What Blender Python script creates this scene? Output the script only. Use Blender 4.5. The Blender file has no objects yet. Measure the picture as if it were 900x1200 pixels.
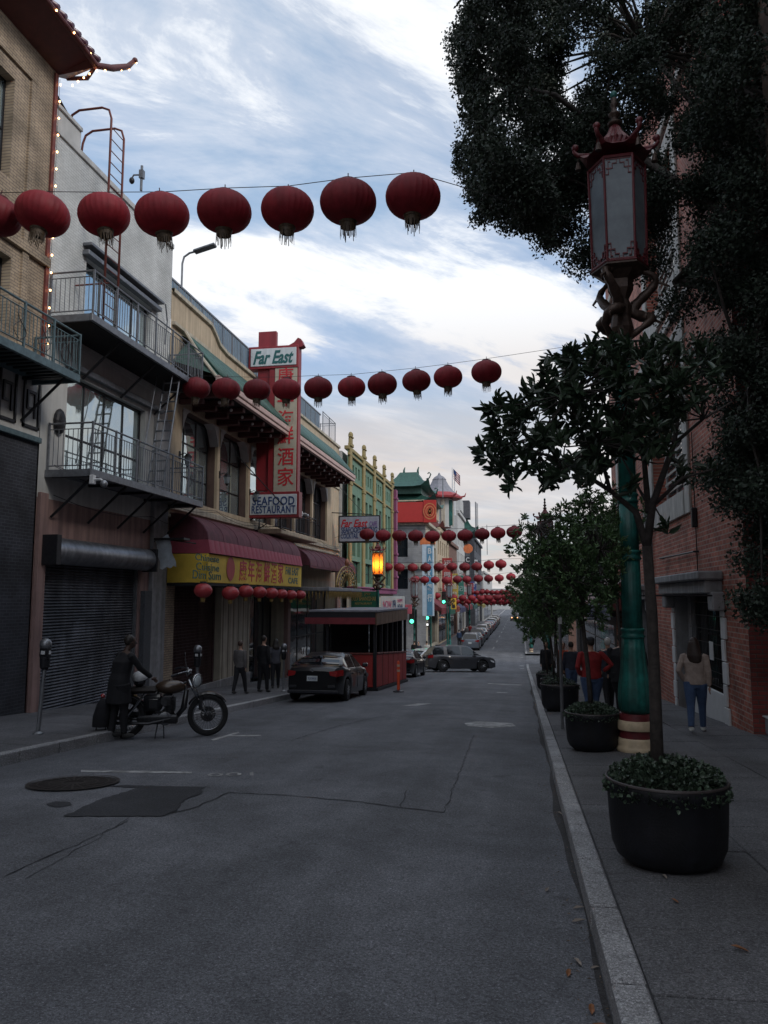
import bpy, bmesh, math, random
import numpy as np
from mathutils import Vector, Matrix
random.seed(7); rng = np.random.default_rng(7)
S = bpy.context.scene; C = S.collection
R = math.radians
# ------------------------------------------------------------------ camera
EYE = 1.72; FP = 900.0; TH = math.atan(100/900.); YAW = R(9.96)
FW = Vector((-math.sin(YAW)*math.cos(TH), math.cos(YAW)*math.cos(TH), math.sin(TH)))
RT = Vector((math.cos(YAW), math.sin(YAW), 0)); UP = RT.cross(FW)
cam = bpy.data.objects.new('camera', bpy.data.cameras.new('camera')); C.objects.link(cam)
cam.data.sensor_fit = 'VERTICAL'; cam.data.sensor_height = 24; cam.data.lens = 24*900/1200
cam.data.clip_end = 3000; cam.data.clip_start = 0.05
mm = Matrix.Identity(4)
for i in range(3): mm[i][0] = RT[i]; mm[i][1] = UP[i]; mm[i][2] = -FW[i]
mm[2][3] = EYE; cam.matrix_world = mm; S.camera = cam
# ------------------------------------------------------------------ light
S.view_settings.view_transform = 'Standard'; S.view_settings.look = 'None'
S.view_settings.exposure = 0.2; S.view_settings.gamma = 1.0
SUN_EL, SUN_AZ = R(34), R(118)           # veiled by cloud, behind the camera on the right
W = bpy.data.worlds.new('World'); S.world = W; W.use_nodes = True
nt = W.node_tree; N = nt.nodes; Lk = nt.links; N.clear()
def nd(t, **k):
    n = N.new(t)
    for a, b in k.items():
        if a.startswith('i_'): n.inputs[a[2:].replace('_', ' ')].default_value = b
        else: setattr(n, a, b)
    return n
out = nd('ShaderNodeOutputWorld'); bg = nd('ShaderNodeBackground'); bg.inputs['Strength'].default_value = 0.1
sky = nd('ShaderNodeTexSky', sky_type='NISHITA', sun_disc=False, sun_elevation=SUN_EL, sun_rotation=SUN_AZ, air_density=1.0, dust_density=1.5, ozone_density=1.5)
tc = nd('ShaderNodeTexCoord'); sp = nd('ShaderNodeSeparateXYZ'); Lk.new(tc.outputs['Generated'], sp.inputs[0])
def math_(op, a, b=None, c=None, clamp=False):
    n = nd('ShaderNodeMath', operation=op); n.use_clamp = clamp
    for i, v in enumerate((a, b, c)):
        if v is None: continue
        if isinstance(v, (int, float)): n.inputs[i].default_value = v
        else: Lk.new(v, n.inputs[i])
    return n.outputs[0]
zz = math_('ADD', math_('MAXIMUM', sp.outputs[2], 0.0), 0.16)
u = math_('DIVIDE', sp.outputs[0], zz); v = math_('DIVIDE', sp.outputs[1], zz)
cb = nd('ShaderNodeCombineXYZ'); Lk.new(u, cb.inputs[0]); Lk.new(v, cb.inputs[1])
def cnoise(scale, rot, stretch, detail, rough, dist, off=(0, 0, 0)):
    mp = nd('ShaderNodeMapping', vector_type='TEXTURE'); mp.inputs['Rotation'].default_value = (0, 0, R(rot)); mp.inputs['Scale'].default_value = (stretch, 1, 1)
    mp.inputs['Location'].default_value = off
    Lk.new(cb.outputs[0], mp.inputs[0])
    n = nd('ShaderNodeTexNoise'); n.inputs['Scale'].default_value = scale; n.inputs['Detail'].default_value = detail
    n.inputs['Roughness'].default_value = rough; n.inputs['Distortion'].default_value = dist
    Lk.new(mp.outputs[0], n.inputs['Vector']); return n.outputs['Fac']
def ramp(f, p0, p1, c0=0.0, c1=1.0):
    n = nd('ShaderNodeMapRange'); n.interpolation_type = 'SMOOTHSTEP'
    n.inputs[1].default_value = p0; n.inputs[2].default_value = p1; n.inputs[3].default_value = c0; n.inputs[4].default_value = c1
    Lk.new(f, n.inputs[0]); return n.outputs[0]
# cirrus streaks drawn out by the wind, a thin veil, grey banks low down
SO = (8.1, -4.5, 0)
n1 = cnoise(1.5, 50, 2.6, 10, 0.60, 0.35, SO); n2 = cnoise(4.2, 40, 2.2, 9, 0.66, 0.5, (3.1, 1.7, 0)); n3 = cnoise(0.9, 62, 1.5, 5, 0.5, 0.2, (SO[0]+4, SO[1]-2, 0))
f = math_('ADD', math_('MULTIPLY', n1, .62), math_('MULTIPLY', n2, .38))
thick = ramp(f, 0.415, 0.575); veil = ramp(n3, 0.28, 0.60, 0.40, 0.95)
low = ramp(sp.outputs[2], 0.42, 0.20)
n4 = cnoise(0.75, 15, 1.8, 6, 0.55, 0.3, (7.1, 2.3, 0)); lowc = math_('MULTIPLY', low, ramp(n4, 0.38, 0.50))
mask = math_('MAXIMUM', math_('MAXIMUM', thick, math_('MULTIPLY', veil, .75)), math_('MULTIPLY', lowc, .96), clamp=True)
blue = nd('ShaderNodeMixRGB', blend_type='MULTIPLY'); blue.inputs[0].default_value = 1; blue.inputs[2].default_value = (1.0, 1.3, 1.6, 1); Lk.new(sky.outputs[0], blue.inputs[1])
cl = nd('ShaderNodeMixRGB', blend_type='MIX'); cl.inputs[1].default_value = (4.1, 5.4, 6.9, 1); cl.inputs[2].default_value = (9.0, 9.2, 9.5, 1); Lk.new(thick, cl.inputs[0])
cl2 = nd('ShaderNodeMixRGB', blend_type='MIX'); cl2.inputs[2].default_value = (6.1, 5.5, 5.2, 1); Lk.new(cl.outputs[0], cl2.inputs[1]); Lk.new(math_('MULTIPLY', ramp(sp.outputs[2], .40, .20), ramp(n4, .66, .42, .35, .95)), cl2.inputs[0])
mx = nd('ShaderNodeMixRGB', blend_type='MIX'); Lk.new(mask, mx.inputs[0]); Lk.new(blue.outputs[0], mx.inputs[1]); Lk.new(cl2.outputs[0], mx.inputs[2])
Lk.new(mx.outputs[0], bg.inputs['Color']); Lk.new(bg.outputs[0], out.inputs[0])
sl = bpy.data.lights.new('sun', 'SUN'); sl.energy = 1.2; sl.angle = R(14); sl.color = (1.0, 0.93, 0.84)
so = bpy.data.objects.new('sun', sl); C.objects.link(so)
# Nishita's sun_rotation turns clockwise from +Y
sd = Vector((math.sin(SUN_AZ)*math.cos(SUN_EL), math.cos(SUN_AZ)*math.cos(SUN_EL), math.sin(SUN_EL)))
so.rotation_euler = sd.to_track_quat('Z', 'Y').to_euler()
# ------------------------------------------------------------------ measuring: where the ray of a photograph point meets a real plane
def ray(px, py): return FW*FP + RT*(px-450) + UP*(600-py)
def onX(px, py, X):
    d = ray(px, py); t = X/d.x; return Vector((X, d.y*t, EYE+d.z*t))
def onY(px, py, Y):
    d = ray(px, py); t = Y/d.y; return Vector((d.x*t, Y, EYE+d.z*t))
def zr(Y):                                # road level: downhill to the crossing, then flat
    if Y < 54: return -.06*Y
    if Y > 60: return -3.42
    t = (Y-54)/6.; return -.06*54 - .06*(6*t - 3*t*t)
def zsR(Y, x=.6): return zr(Y)+.12+.03*(x-.57)
def zsL(Y, x=-8.): return zr(Y)+.12+.03*(-7.42-x)
# ------------------------------------------------------------------ materials
def hexc(r, g, b): return tuple((c/255/12.92 if c/255 <= .04045 else ((c/255+.055)/1.055)**2.4) for c in (r, g, b))
MATS = {}
def mat(name, col, rough=.75, metal=0., var=.25, scale=3., bump=.0, bscale=60., dirt=.0, island=0., spec=.5, coat=0., trans=0., emit=None, es=0., streak=0., objr=0.):
    if name in MATS: return MATS[name]
    m = bpy.data.materials.new(name); m.use_nodes = True; t = m.node_tree; n = t.nodes; l = t.links
    b = n['Principled BSDF']; b.inputs['Roughness'].default_value = rough; b.inputs['Metallic'].default_value = metal
    b.inputs['Specular IOR Level'].default_value = spec; b.inputs['Coat Weight'].default_value = coat
    tc = n.new('ShaderNodeTexCoord'); no = n.new('ShaderNodeTexNoise'); no.inputs['Scale'].default_value = scale; no.inputs['Detail'].default_value = 7; no.inputs['Roughness'].default_value = .62
    l.new(tc.outputs['Object'], no.inputs['Vector'])
    mr = n.new('ShaderNodeMapRange'); mr.inputs[1].default_value = .3; mr.inputs[2].default_value = .7; mr.inputs[3].default_value = 1-var; mr.inputs[4].default_value = 1+var
    l.new(no.outputs['Fac'], mr.inputs[0]); fac = mr.outputs[0]
    def mul(a, bb):
        q = n.new('ShaderNodeMath'); q.operation = 'MULTIPLY'; l.new(a, q.inputs[0]); l.new(bb, q.inputs[1]); return q.outputs[0]
    if dirt:
        n2 = n.new('ShaderNodeTexNoise'); n2.inputs['Scale'].default_value = scale*.23; n2.inputs['Detail'].default_value = 5; n2.inputs['Distortion'].default_value = .6
        l.new(tc.outputs['Object'], n2.inputs['Vector']); r2 = n.new('ShaderNodeMapRange'); r2.inputs[1].default_value = .42; r2.inputs[2].default_value = .62; r2.inputs[3].default_value = 1-dirt; r2.inputs[4].default_value = 1
        l.new(n2.outputs['Fac'], r2.inputs[0]); fac = mul(fac, r2.outputs[0])
    if streak:
        mp = n.new('ShaderNodeMapping'); mp.inputs['Scale'].default_value = (5, 5, .35); l.new(tc.outputs['Object'], mp.inputs[0])
        n2 = n.new('ShaderNodeTexNoise'); n2.inputs['Scale'].default_value = 1.2; n2.inputs['Detail'].default_value = 6; l.new(mp.outputs[0], n2.inputs['Vector'])
        r2 = n.new('ShaderNodeMapRange'); r2.inputs[1].default_value = .4; r2.inputs[2].default_value = .65; r2.inputs[3].default_value = 1-streak; r2.inputs[4].default_value = 1
        l.new(n2.outputs['Fac'], r2.inputs[0]); fac = mul(fac, r2.outputs[0])
    if island:
        g = n.new('ShaderNodeNewGeometry'); r3 = n.new('ShaderNodeMapRange'); r3.inputs[3].default_value = 1-island; r3.inputs[4].default_value = 1+island
        l.new(g.outputs['Random Per Island'], r3.inputs[0]); fac = mul(fac, r3.outputs[0])
    if objr:
        oi = n.new('ShaderNodeObjectInfo'); r4 = n.new('ShaderNodeMapRange'); r4.inputs[3].default_value = 1-objr; r4.inputs[4].default_value = 1+objr; l.new(oi.outputs['Random'], r4.inputs[0]); fac = mul(fac, r4.outputs[0])
    vm = n.new('ShaderNodeVectorMath'); vm.operation = 'SCALE'; vm.inputs[0].default_value = col; l.new(fac, vm.inputs['Scale'])
    l.new(vm.outputs[0], b.inputs['Base Color'])
    if bump:
        nb = n.new('ShaderNodeTexNoise'); nb.inputs['Scale'].default_value = bscale; nb.inputs['Detail'].default_value = 4; l.new(tc.outputs['Object'], nb.inputs['Vector'])
        bp = n.new('ShaderNodeBump'); bp.inputs['Strength'].default_value = bump; bp.inputs['Distance'].default_value = .01; l.new(nb.outputs['Fac'], bp.inputs['Height']); l.new(bp.outputs[0], b.inputs['Normal'])
    if emit: b.inputs['Emission Color'].default_value = (*emit, 1); b.inputs['Emission Strength'].default_value = es
    if trans:
        tl = n.new('ShaderNodeBsdfTranslucent'); l.new(vm.outputs[0], tl.inputs[0]); ms = n.new('ShaderNodeMixShader'); ms.inputs[0].default_value = trans
        l.new(b.outputs[0], ms.inputs[1]); l.new(tl.outputs[0], ms.inputs[2]); l.new(ms.outputs[0], n['Material Output'].inputs[0])
    MATS[name] = m; return m
def brickmat(name, c1, c2, mortar, axis, bw=.215, rh=.075, ms=.01, rough=.85, bump=.6, var=.5, streak=.3):
    """running-bond bricks; axis 0: wall in the YZ plane, 1: wall in the XZ plane"""
    m = bpy.data.materials.new(name); m.use_nodes = True; t = m.node_tree; n = t.nodes; l = t.links; b = n['Principled BSDF']
    b.inputs['Roughness'].default_value = rough
    tc = n.new('ShaderNodeTexCoord'); s = n.new('ShaderNodeSeparateXYZ'); l.new(tc.outputs['Object'], s.inputs[0]); c = n.new('ShaderNodeCombineXYZ')
    l.new(s.outputs[1 if axis == 0 else 0], c.inputs[0]); l.new(s.outputs[2], c.inputs[1])
    k = n.new('ShaderNodeTexBrick'); k.inputs['Color1'].default_value = (*c1, 1); k.inputs['Color2'].default_value = (*c2, 1); k.inputs['Mortar'].default_value = (*mortar, 1)
    k.inputs['Scale'].default_value = 1; k.inputs['Mortar Size'].default_value = ms; k.inputs['Brick Width'].default_value = bw; k.inputs['Row Height'].default_value = rh; k.inputs['Mortar Smooth'].default_value = .3; k.inputs['Bias'].default_value = -.1
    l.new(c.outputs[0], k.inputs['Vector'])
    no = n.new('ShaderNodeTexNoise'); no.inputs['Scale'].default_value = 1.3; no.inputs['Detail'].default_value = 8; l.new(tc.outputs['Object'], no.inputs['Vector'])
    mr = n.new('ShaderNodeMapRange'); mr.inputs[1].default_value = .3; mr.inputs[2].default_value = .7; mr.inputs[3].default_value = 1-var; mr.inputs[4].default_value = 1+var*.5; l.new(no.outputs['Fac'], mr.inputs[0])
    vm = n.new('ShaderNodeVectorMath'); vm.operation = 'SCALE'; l.new(k.outputs['Color'], vm.inputs[0]); l.new(mr.outputs[0], vm.inputs['Scale']); l.new(vm.outputs[0], b.inputs['Base Color'])
    bp = n.new('ShaderNodeBump'); bp.invert = True; bp.inputs['Strength'].default_value = bump; bp.inputs['Distance'].default_value = .012
    ad = n.new('ShaderNodeMath'); ad.operation = 'ADD'; nf = n.new('ShaderNodeTexNoise'); nf.inputs['Scale'].default_value = 50; l.new(tc.outputs['Object'], nf.inputs['Vector'])
    q = n.new('ShaderNodeMath'); q.operation = 'MULTIPLY'; q.inputs[1].default_value = .4; l.new(nf.outputs['Fac'], q.inputs[0])
    l.new(k.outputs['Fac'], ad.inputs[0]); l.new(q.outputs[0], ad.inputs[1]); l.new(ad.outputs[0], bp.inputs['Height']); l.new(bp.outputs[0], b.inputs['Normal'])
    MATS[name] = m; return m
def asphalt(name, col, stain=.35):
    m = bpy.data.materials.new(name); m.use_nodes = True; t = m.node_tree; n = t.nodes; l = t.links; b = n['Principled BSDF']
    tc = n.new('ShaderNodeTexCoord')
    def no(sc, d, r, lo, hi, a, z, dist=0., st=None):
        x = n.new('ShaderNodeTexNoise'); x.inputs['Scale'].default_value = sc; x.inputs['Detail'].default_value = d; x.inputs['Roughness'].default_value = r; x.inputs['Distortion'].default_value = dist
        if st:
            mp = n.new('ShaderNodeMapping'); mp.inputs['Scale'].default_value = st; l.new(tc.outputs['Object'], mp.inputs[0]); l.new(mp.outputs[0], x.inputs['Vector'])
        else: l.new(tc.outputs['Object'], x.inputs['Vector'])
        y = n.new('ShaderNodeMapRange'); y.inputs[1].default_value = lo; y.inputs[2].default_value = hi; y.inputs[3].default_value = a; y.inputs[4].default_value = z; l.new(x.outputs['Fac'], y.inputs[0]); return y.outputs[0], x
    f1, g1 = no(140, 3, .7, .3, .7, .45, 1.6)
    f2, _ = no(.35, 6, .6, .35, .65, 1-stain, 1+stain*.6, .8)
    f3, _ = no(2.5, 6, .65, .35, .7, .85, 1.12)
    f4, _ = no(.9, 5, .6, .4, .62, 1-stain*.5, 1.08, .2, (1.6, .12, 1))
    f5, _ = no(52, 3, .7, .34, .66, .55, 1.45)
    def mul(a, bb):
        q = n.new('ShaderNodeMath'); q.operation = 'MULTIPLY'; l.new(a, q.inputs[0]); l.new(bb, q.inputs[1]); return q.outputs[0]
    f6, _ = no(95, 2, .5, .60, .70, 1.0, 2.1); f7, _ = no(75, 2, .5, .28, .38, .45, 1.0); f8, _ = no(1.7, 4, .7, .62, .72, 1.0, .68, .4)
    f = mul(mul(mul(mul(mul(mul(mul(f1, f2), f3), f4), f5), f6), f7), f8)
    vm = n.new('ShaderNodeVectorMath'); vm.operation = 'SCALE'; vm.inputs[0].default_value = col; l.new(f, vm.inputs['Scale']); l.new(vm.outputs[0], b.inputs['Base Color'])
    b.inputs['Roughness'].default_value = .82; b.inputs['Specular IOR Level'].default_value = .35
    bp = n.new('ShaderNodeBump'); bp.inputs['Strength'].default_value = .7; bp.inputs['Distance'].default_value = .006; l.new(g1.outputs['Fac'], bp.inputs['Height']); l.new(bp.outputs[0], b.inputs['Normal'])
    MATS[name] = m; return m
def glassmat(name, col=(.02, .025, .03), rough=.04, metal=0.):
    """opaque mirror-like window glass with a dim room behind it"""
    m = bpy.data.materials.new(name); m.use_nodes = True; b = m.node_tree.nodes['Principled BSDF']; n = m.node_tree.nodes; l = m.node_tree.links
    b.inputs['Base Color'].default_value = (*col, 1); b.inputs['Metallic'].default_value = metal; b.inputs['Roughness'].default_value = rough; b.inputs['Specular IOR Level'].default_value = 1.0; b.inputs['IOR'].default_value = 1.8
    tc = n.new('ShaderNodeTexCoord'); no = n.new('ShaderNodeTexNoise'); no.inputs['Scale'].default_value = 1.1; l.new(tc.outputs['Object'], no.inputs['Vector'])
    bp = n.new('ShaderNodeBump'); bp.inputs['Strength'].default_value = .12; bp.inputs['Distance'].default_value = .05; l.new(no.outputs['Fac'], bp.inputs['Height']); l.new(bp.outputs[0], b.inputs['Normal'])
    MATS[name] = m; return m
# ------------------------------------------------------------------ object helpers
def tag(o, label=None, cat=None, group=None, kind=None):
    if label: o['label'] = label
    if cat: o['category'] = cat
    if group: o['group'] = group
    if kind: o['kind'] = kind
    return o
def thing(name, label, cat, loc=(0, 0, 0), rotz=0, group=None):
    o = bpy.data.objects.new(name, None); o.empty_display_size = .2; C.objects.link(o); o.location = loc; o.rotation_euler = (0, 0, rotz)
    return tag(o, label, cat, group)
def rootof(o):
    while o.parent: o = o.parent
    return o
def kids(o): return list(o.children)
def copy_tree(o, parent=None, group=None):
    c = o.copy(); C.objects.link(c)
    if parent: c.parent = parent
    for ch in KID.get(o.name, []): 
        d = copy_tree(ch, c)
        KID.setdefault(c.name, []).append(d)
    return c
KID = {}
def XF(w): return lambda u, v, d: (w+d, u, v)      # wall facing +X (left side of the street)
def XR(w): return lambda u, v, d: (w-d, u, v)      # wall facing -X (right side)
def YF(w): return lambda u, v, d: (u, w-d, v)      # wall facing the camera
class MB:
    def __init__(s, fr=None): s.v = []; s.f = []; s.m = []; s.fr = fr; s.k = 0
    def add(s, vs, fs):
        b = len(s.v); s.v += [s.fr(*p) if s.fr else tuple(p) for p in vs]
        s.f += [tuple(b+i for i in f) for f in fs]; s.m += [s.k]*len(fs); return s
    def box(s, x0, x1, y0, y1, z0, z1, b=0.):
        if b <= 0:
            return s.add([(x, y, z) for x in (x0, x1) for y in (y0, y1) for z in (z0, z1)], [(0, 1, 3, 2), (4, 6, 7, 5), (0, 4, 5, 1), (2, 3, 7, 6), (0, 2, 6, 4), (1, 5, 7, 3)])
        if x0 > x1: x0, x1 = x1, x0
        if y0 > y1: y0, y1 = y1, y0
        if z0 > z1: z0, z1 = z1, z0
        b = min(b, (x1-x0)*.45, (y1-y0)*.45, (z1-z0)*.45)
        vs = []; X = (x0, x1); Y = (y0, y1); Z = (z0, z1); idx = {}
        for i in (0, 1):
            for j in (0, 1):
                for k in (0, 1):
                    sx = b if i == 0 else -b; sy = b if j == 0 else -b; sz = b if k == 0 else -b
                    for a, p in enumerate(((X[i], Y[j]+sy, Z[k]+sz), (X[i]+sx, Y[j], Z[k]+sz), (X[i]+sx, Y[j]+sy, Z[k]))):
                        idx[i, j, k, a] = len(vs); vs.append(p)
        g = idx.get; F = []
        for i in (0, 1): F.append((g((i, 0, 0, 0)), g((i, 0, 1, 0)), g((i, 1, 1, 0)), g((i, 1, 0, 0))))
        for j in (0, 1): F.append((g((0, j, 0, 1)), g((0, j, 1, 1)), g((1, j, 1, 1)), g((1, j, 0, 1))))
        for k in (0, 1): F.append((g((0, 0, k, 2)), g((0, 1, k, 2)), g((1, 1, k, 2)), g((1, 0, k, 2))))
        for i in (0, 1):
            for j in (0, 1): F.append((g((i, j, 0, 0)), g((i, j, 1, 0)), g((i, j, 1, 1)), g((i, j, 0, 1))))
            for k in (0, 1): F.append((g((i, 0, k, 0)), g((i, 1, k, 0)), g((i, 1, k, 2)), g((i, 0, k, 2))))
        for j in (0, 1):
            for k in (0, 1): F.append((g((0, j, k, 1)), g((1, j, k, 1)), g((1, j, k, 2)), g((0, j, k, 2))))
        for i in (0, 1):
            for j in (0, 1):
                for k in (0, 1): F.append((g((i, j, k, 0)), g((i, j, k, 1)), g((i, j, k, 2))))
        return s.add(vs, F)
    def quad(s, a, b, c, d): return s.add([a, b, c, d], [(0, 1, 2, 3)])
    def tube(s, pts, r, n=8, cap=True, ry=None):
        pts = [Vector(p) for p in pts]; rs = r if isinstance(r, (list, tuple)) else [r]*len(pts)
        vs = []; fs = []; up = None
        for i, p in enumerate(pts):
            t = (pts[min(i+1, len(pts)-1)] - pts[max(i-1, 0)])
            t = t.normalized() if t.length > 1e-9 else Vector((0, 0, 1))
            if up is None: up = Vector((0, 0, 1)) if abs(t.z) < .9 else Vector((1, 0, 0))
            a = t.cross(up); a = a.normalized() if a.length > 1e-6 else t.orthogonal().normalized()
            bb = a.cross(t).normalized(); up = bb
            for k in range(n):
                th = 2*math.pi*k/n; q = p + a*math.cos(th)*rs[i] + bb*math.sin(th)*rs[i]; vs.append(tuple(q))
        for i in range(len(pts)-1):
            for k in range(n):
                k2 = (k+1) % n; fs.append((i*n+k, i*n+k2, (i+1)*n+k2, (i+1)*n+k))
        if cap: fs.append(tuple(range(n-1, -1, -1))); fs.append(tuple((len(pts)-1)*n+k for k in range(n)))
        return s.add(vs, fs)
    def lathe(s, prof, n=24, c=(0, 0, 0), flute=0., nf=12, ax='z', a0=0., cap=True):
        vs = []; fs = []
        for (r, z) in prof:
            for k in range(n):
                th = 2*math.pi*k/n + a0; rr = r*(1+flute*math.cos(nf*th)) if r > 0 else 1e-4
                p = (rr*math.cos(th), rr*math.sin(th), z)
                if ax == 'x': p = (p[2], p[0], p[1])
                if ax == 'y': p = (p[0], p[2], p[1])
                vs.append((c[0]+p[0], c[1]+p[1], c[2]+p[2]))
        for i in range(len(prof)-1):
            for k in range(n):
                k2 = (k+1) % n; fs.append((i*n+k, i*n+k2, (i+1)*n+k2, (i+1)*n+k))
        if cap: fs.append(tuple(range(n-1, -1, -1))); fs.append(tuple((len(prof)-1)*n+k for k in range(n)))
        return s.add(vs, fs)
    def prism(s, poly, h0, h1, ax='z'):
        n = len(poly); f = {'z': lambda a, b, h: (a, b, h), 'y': lambda a, b, h: (a, h, b), 'x': lambda a, b, h: (h, a, b)}[ax]
        vs = [f(a, b, h0) for a, b in poly]+[f(a, b, h1) for a, b in poly]
        return s.add(vs, [tuple(range(n-1, -1, -1)), tuple(range(n, 2*n))]+[(i, (i+1) % n, n+(i+1) % n, n+i) for i in range(n)])
    def strip(s, pts, pts2):
        n = len(pts); return s.add(list(pts)+list(pts2), [(i, i+1, n+i+1, n+i) for i in range(n-1)])
    def ell(s, c, r, n=16, m=10):
        prof = [(math.sin(math.pi*i/m), -math.cos(math.pi*i/m)) for i in range(m+1)]; vs = []; fs = []
        for (q, z) in prof:
            for k in range(n):
                th = 2*math.pi*k/n; vs.append((c[0]+r[0]*max(q, .001)*math.cos(th), c[1]+r[1]*max(q, .001)*math.sin(th), c[2]+r[2]*z))
        for i in range(m):
            for k in range(n): fs.append((i*n+k, i*n+(k+1) % n, (i+1)*n+(k+1) % n, (i+1)*n+k))
        return s.add(vs, fs)
    def build(s, name, mats, parent=None, smooth=False, angle=None):
        me = bpy.data.meshes.new(name)
        off = rootof(parent).location if parent is not None else Vector((0, 0, 0))
        me.from_pydata([(a-off.x, b-off.y, c-off.z) for a, b, c in s.v], [], s.f)
        for m in (mats if isinstance(mats, (list, tuple)) else [mats]): me.materials.append(m)
        if any(s.m): me.polygons.foreach_set('material_index', s.m)
        if smooth:
            me.polygons.foreach_set('use_smooth', [True]*len(me.polygons))
            if angle: me.set_sharp_from_angle(angle=R(angle))
        me.update()
        o = bpy.data.objects.new(name, me); C.objects.link(o)
        if parent is not None: o.parent = parent; KID.setdefault(parent.name, []).append(o)
        return o
def again(o, loc, parent=None, rot=None, scale=None, name=None):
    """another object sharing the mesh; loc is in the parent's space"""
    c = bpy.data.objects.new(name or o.name.split('.')[0], o.data); C.objects.link(c); p = parent if parent is not None else o.parent
    if p is not None: c.parent = p; KID.setdefault(p.name, []).append(c)
    c.location = loc
    if rot: c.rotation_euler = rot
    if scale: c.scale = scale
    return c
def text_mesh(body, size, ext=.004, shear=0., bold=0., spacing=1., align='CENTER', ch=1., sx=1.):
    c = bpy.data.curves.new('t', 'FONT'); c.body = body; c.size = size; c.extrude = ext; c.shear = shear; c.offset = bold; c.space_character = spacing
    c.align_x = align; c.align_y = 'CENTER'; c.space_line = ch; c.resolution_u = 3
    o = bpy.data.objects.new('t', c); C.objects.link(o); dg = bpy.context.evaluated_depsgraph_get()
    m = bpy.data.meshes.new_from_object(o.evaluated_get(dg)); bpy.data.objects.remove(o)
    vs = [tuple(v.co) for v in m.vertices]; fs = [tuple(p.vertices) for p in m.polygons]; bpy.data.meshes.remove(m); return vs, fs
def lettering(parent, body, size, pos, u, v, material, name='lettering', wid=None, hgt=None, **k):
    """flat raised letters; u, v = directions of reading and of up"""
    vs, fs = text_mesh(body, size, **k); u = Vector(u); v = Vector(v); w = u.cross(v); pos = Vector(pos)
    xs = [p[0] for p in vs]; ys = [p[1] for p in vs]; cx = (min(xs)+max(xs))/2; cy = (min(ys)+max(ys))/2
    kx = wid/(max(xs)-min(xs)) if wid else 1; ky = hgt/(max(ys)-min(ys)) if hgt else kx if wid and not hgt else 1
    mb = MB(); mb.add([tuple(pos+u*((p[0]-cx)*kx)+v*((p[1]-cy)*ky)+w*p[2]) for p in vs], fs)
    return mb.build(name, material, parent)
def wall(fr, u0, u1, v0, v1, holes, depth, mb=None, back=None):
    """wall face with real openings and reveals; v0/v1 may be functions of u (bottom)"""
    mb = mb or MB(fr); us = sorted({u0, u1}|{h[0] for h in holes}|{h[1] for h in holes}); vs_ = sorted({v0, v1}|{h[2] for h in holes}|{h[3] for h in holes})
    for a, b in zip(us, us[1:]):
        for c, d in zip(vs_, vs_[1:]):
            mu, mv = (a+b)/2, (c+d)/2
            if any(h[0] < mu < h[1] and h[2] < mv < h[3] for h in holes): continue
            mb.quad((a, c, 0), (b, c, 0), (b, d, 0), (a, d, 0))
    for h in holes:
        a, b, c, d = h[:4]; w = -depth
        mb.quad((a, c, 0), (b, c, 0), (b, c, w), (a, c, w)); mb.quad((a, d, 0), (b, d, 0), (b, d, w), (a, d, w))
        mb.quad((a, c, 0), (a, d, 0), (a, d, w), (a, c, w)); mb.quad((b, c, 0), (b, d, 0), (b, d, w), (b, c, w))
    return mb
def window(parent, fr, u0, u1, v0, v1, w, us, vs, fm, gm, t=.05, fd=.05, name='window'):
    """frame with mullions at fractions us, vs; each pane is a sub-part"""
    mb = MB(fr); mb.box(u0, u0+t, v0, v1, w, w+fd); mb.box(u1-t, u1, v0, v1, w, w+fd); mb.box(u0+t, u1-t, v0, v0+t, w, w+fd); mb.box(u0+t, u1-t, v1-t, v1, w, w+fd)
    U = [u0+t]+[u0+(u1-u0)*f for f in us]+[u1-t]; V = [v0+t]+[v0+(v1-v0)*f for f in vs]+[v1-t]
    for x in U[1:-1]: mb.box(x-t*.4, x+t*.4, v0+t, v1-t, w+.002, w+fd-.004)
    for y in V[1:-1]: mb.box(u0+t, u1-t, y-t*.4, y+t*.4, w+.004, w+fd-.008)
    f = mb.build(name, fm, parent)
    for a, b in zip(U, U[1:]):
        for c, d in zip(V, V[1:]):
            MB(fr).box(a, b, c, d, w+.012, w+.02).build('pane', gm, f)
    return f
# ------------------------------------------------------------------ palette
asph = asphalt('asphalt', (.120, .124, .138), .28); patchm = asphalt('patch_asphalt', (.032, .033, .038), .2)
walkR = asphalt('walk_concrete', (.12, .12, .128), .3); walkL = asphalt('walk_concrete_left', (.13, .13, .14), .25)
kerbm = asphalt('kerb_granite', (.33, .33, .34), .3)
paintw = mat('road_paint', (.42, .42, .42), .8, var=.5, scale=14, dirt=.5)
tanbrick = brickmat('tan_brick', (.40, .31, .22), (.34, .26, .18), (.19, .15, .12), 0, .21, .068)
darkbrick = brickmat('dark_brick', (.028, .030, .040), (.040, .043, .055), (.070, .075, .09), 0, .2, .07, .008)
whitebrick = brickmat('white_brick', (.58, .59, .58), (.53, .54, .53), (.42, .43, .43), 0, .21, .07, .006, bump=.9, var=.22)
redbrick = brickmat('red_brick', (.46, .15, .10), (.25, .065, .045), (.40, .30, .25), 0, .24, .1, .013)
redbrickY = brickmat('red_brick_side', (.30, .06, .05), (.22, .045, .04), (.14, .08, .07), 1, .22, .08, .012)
greywallY = brickmat('grey_side_wall', (.31, .31, .31), (.27, .27, .28), (.22, .22, .23), 1, .4, .2, .008, var=.3)
cream = mat('cream_stucco', (.52, .42, .30), .85, var=.12, scale=2, bump=.3, streak=.25)
cream2 = mat('pale_cream', (.50, .45, .36), .85, var=.15, scale=2, bump=.3, streak=.3)
pinkst = mat('pink_stucco', (.34, .22, .20), .85, var=.15, scale=2, bump=.3, streak=.35)
white_ = mat('white_paint', (.62, .63, .64), .6, var=.08, scale=4)
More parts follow.
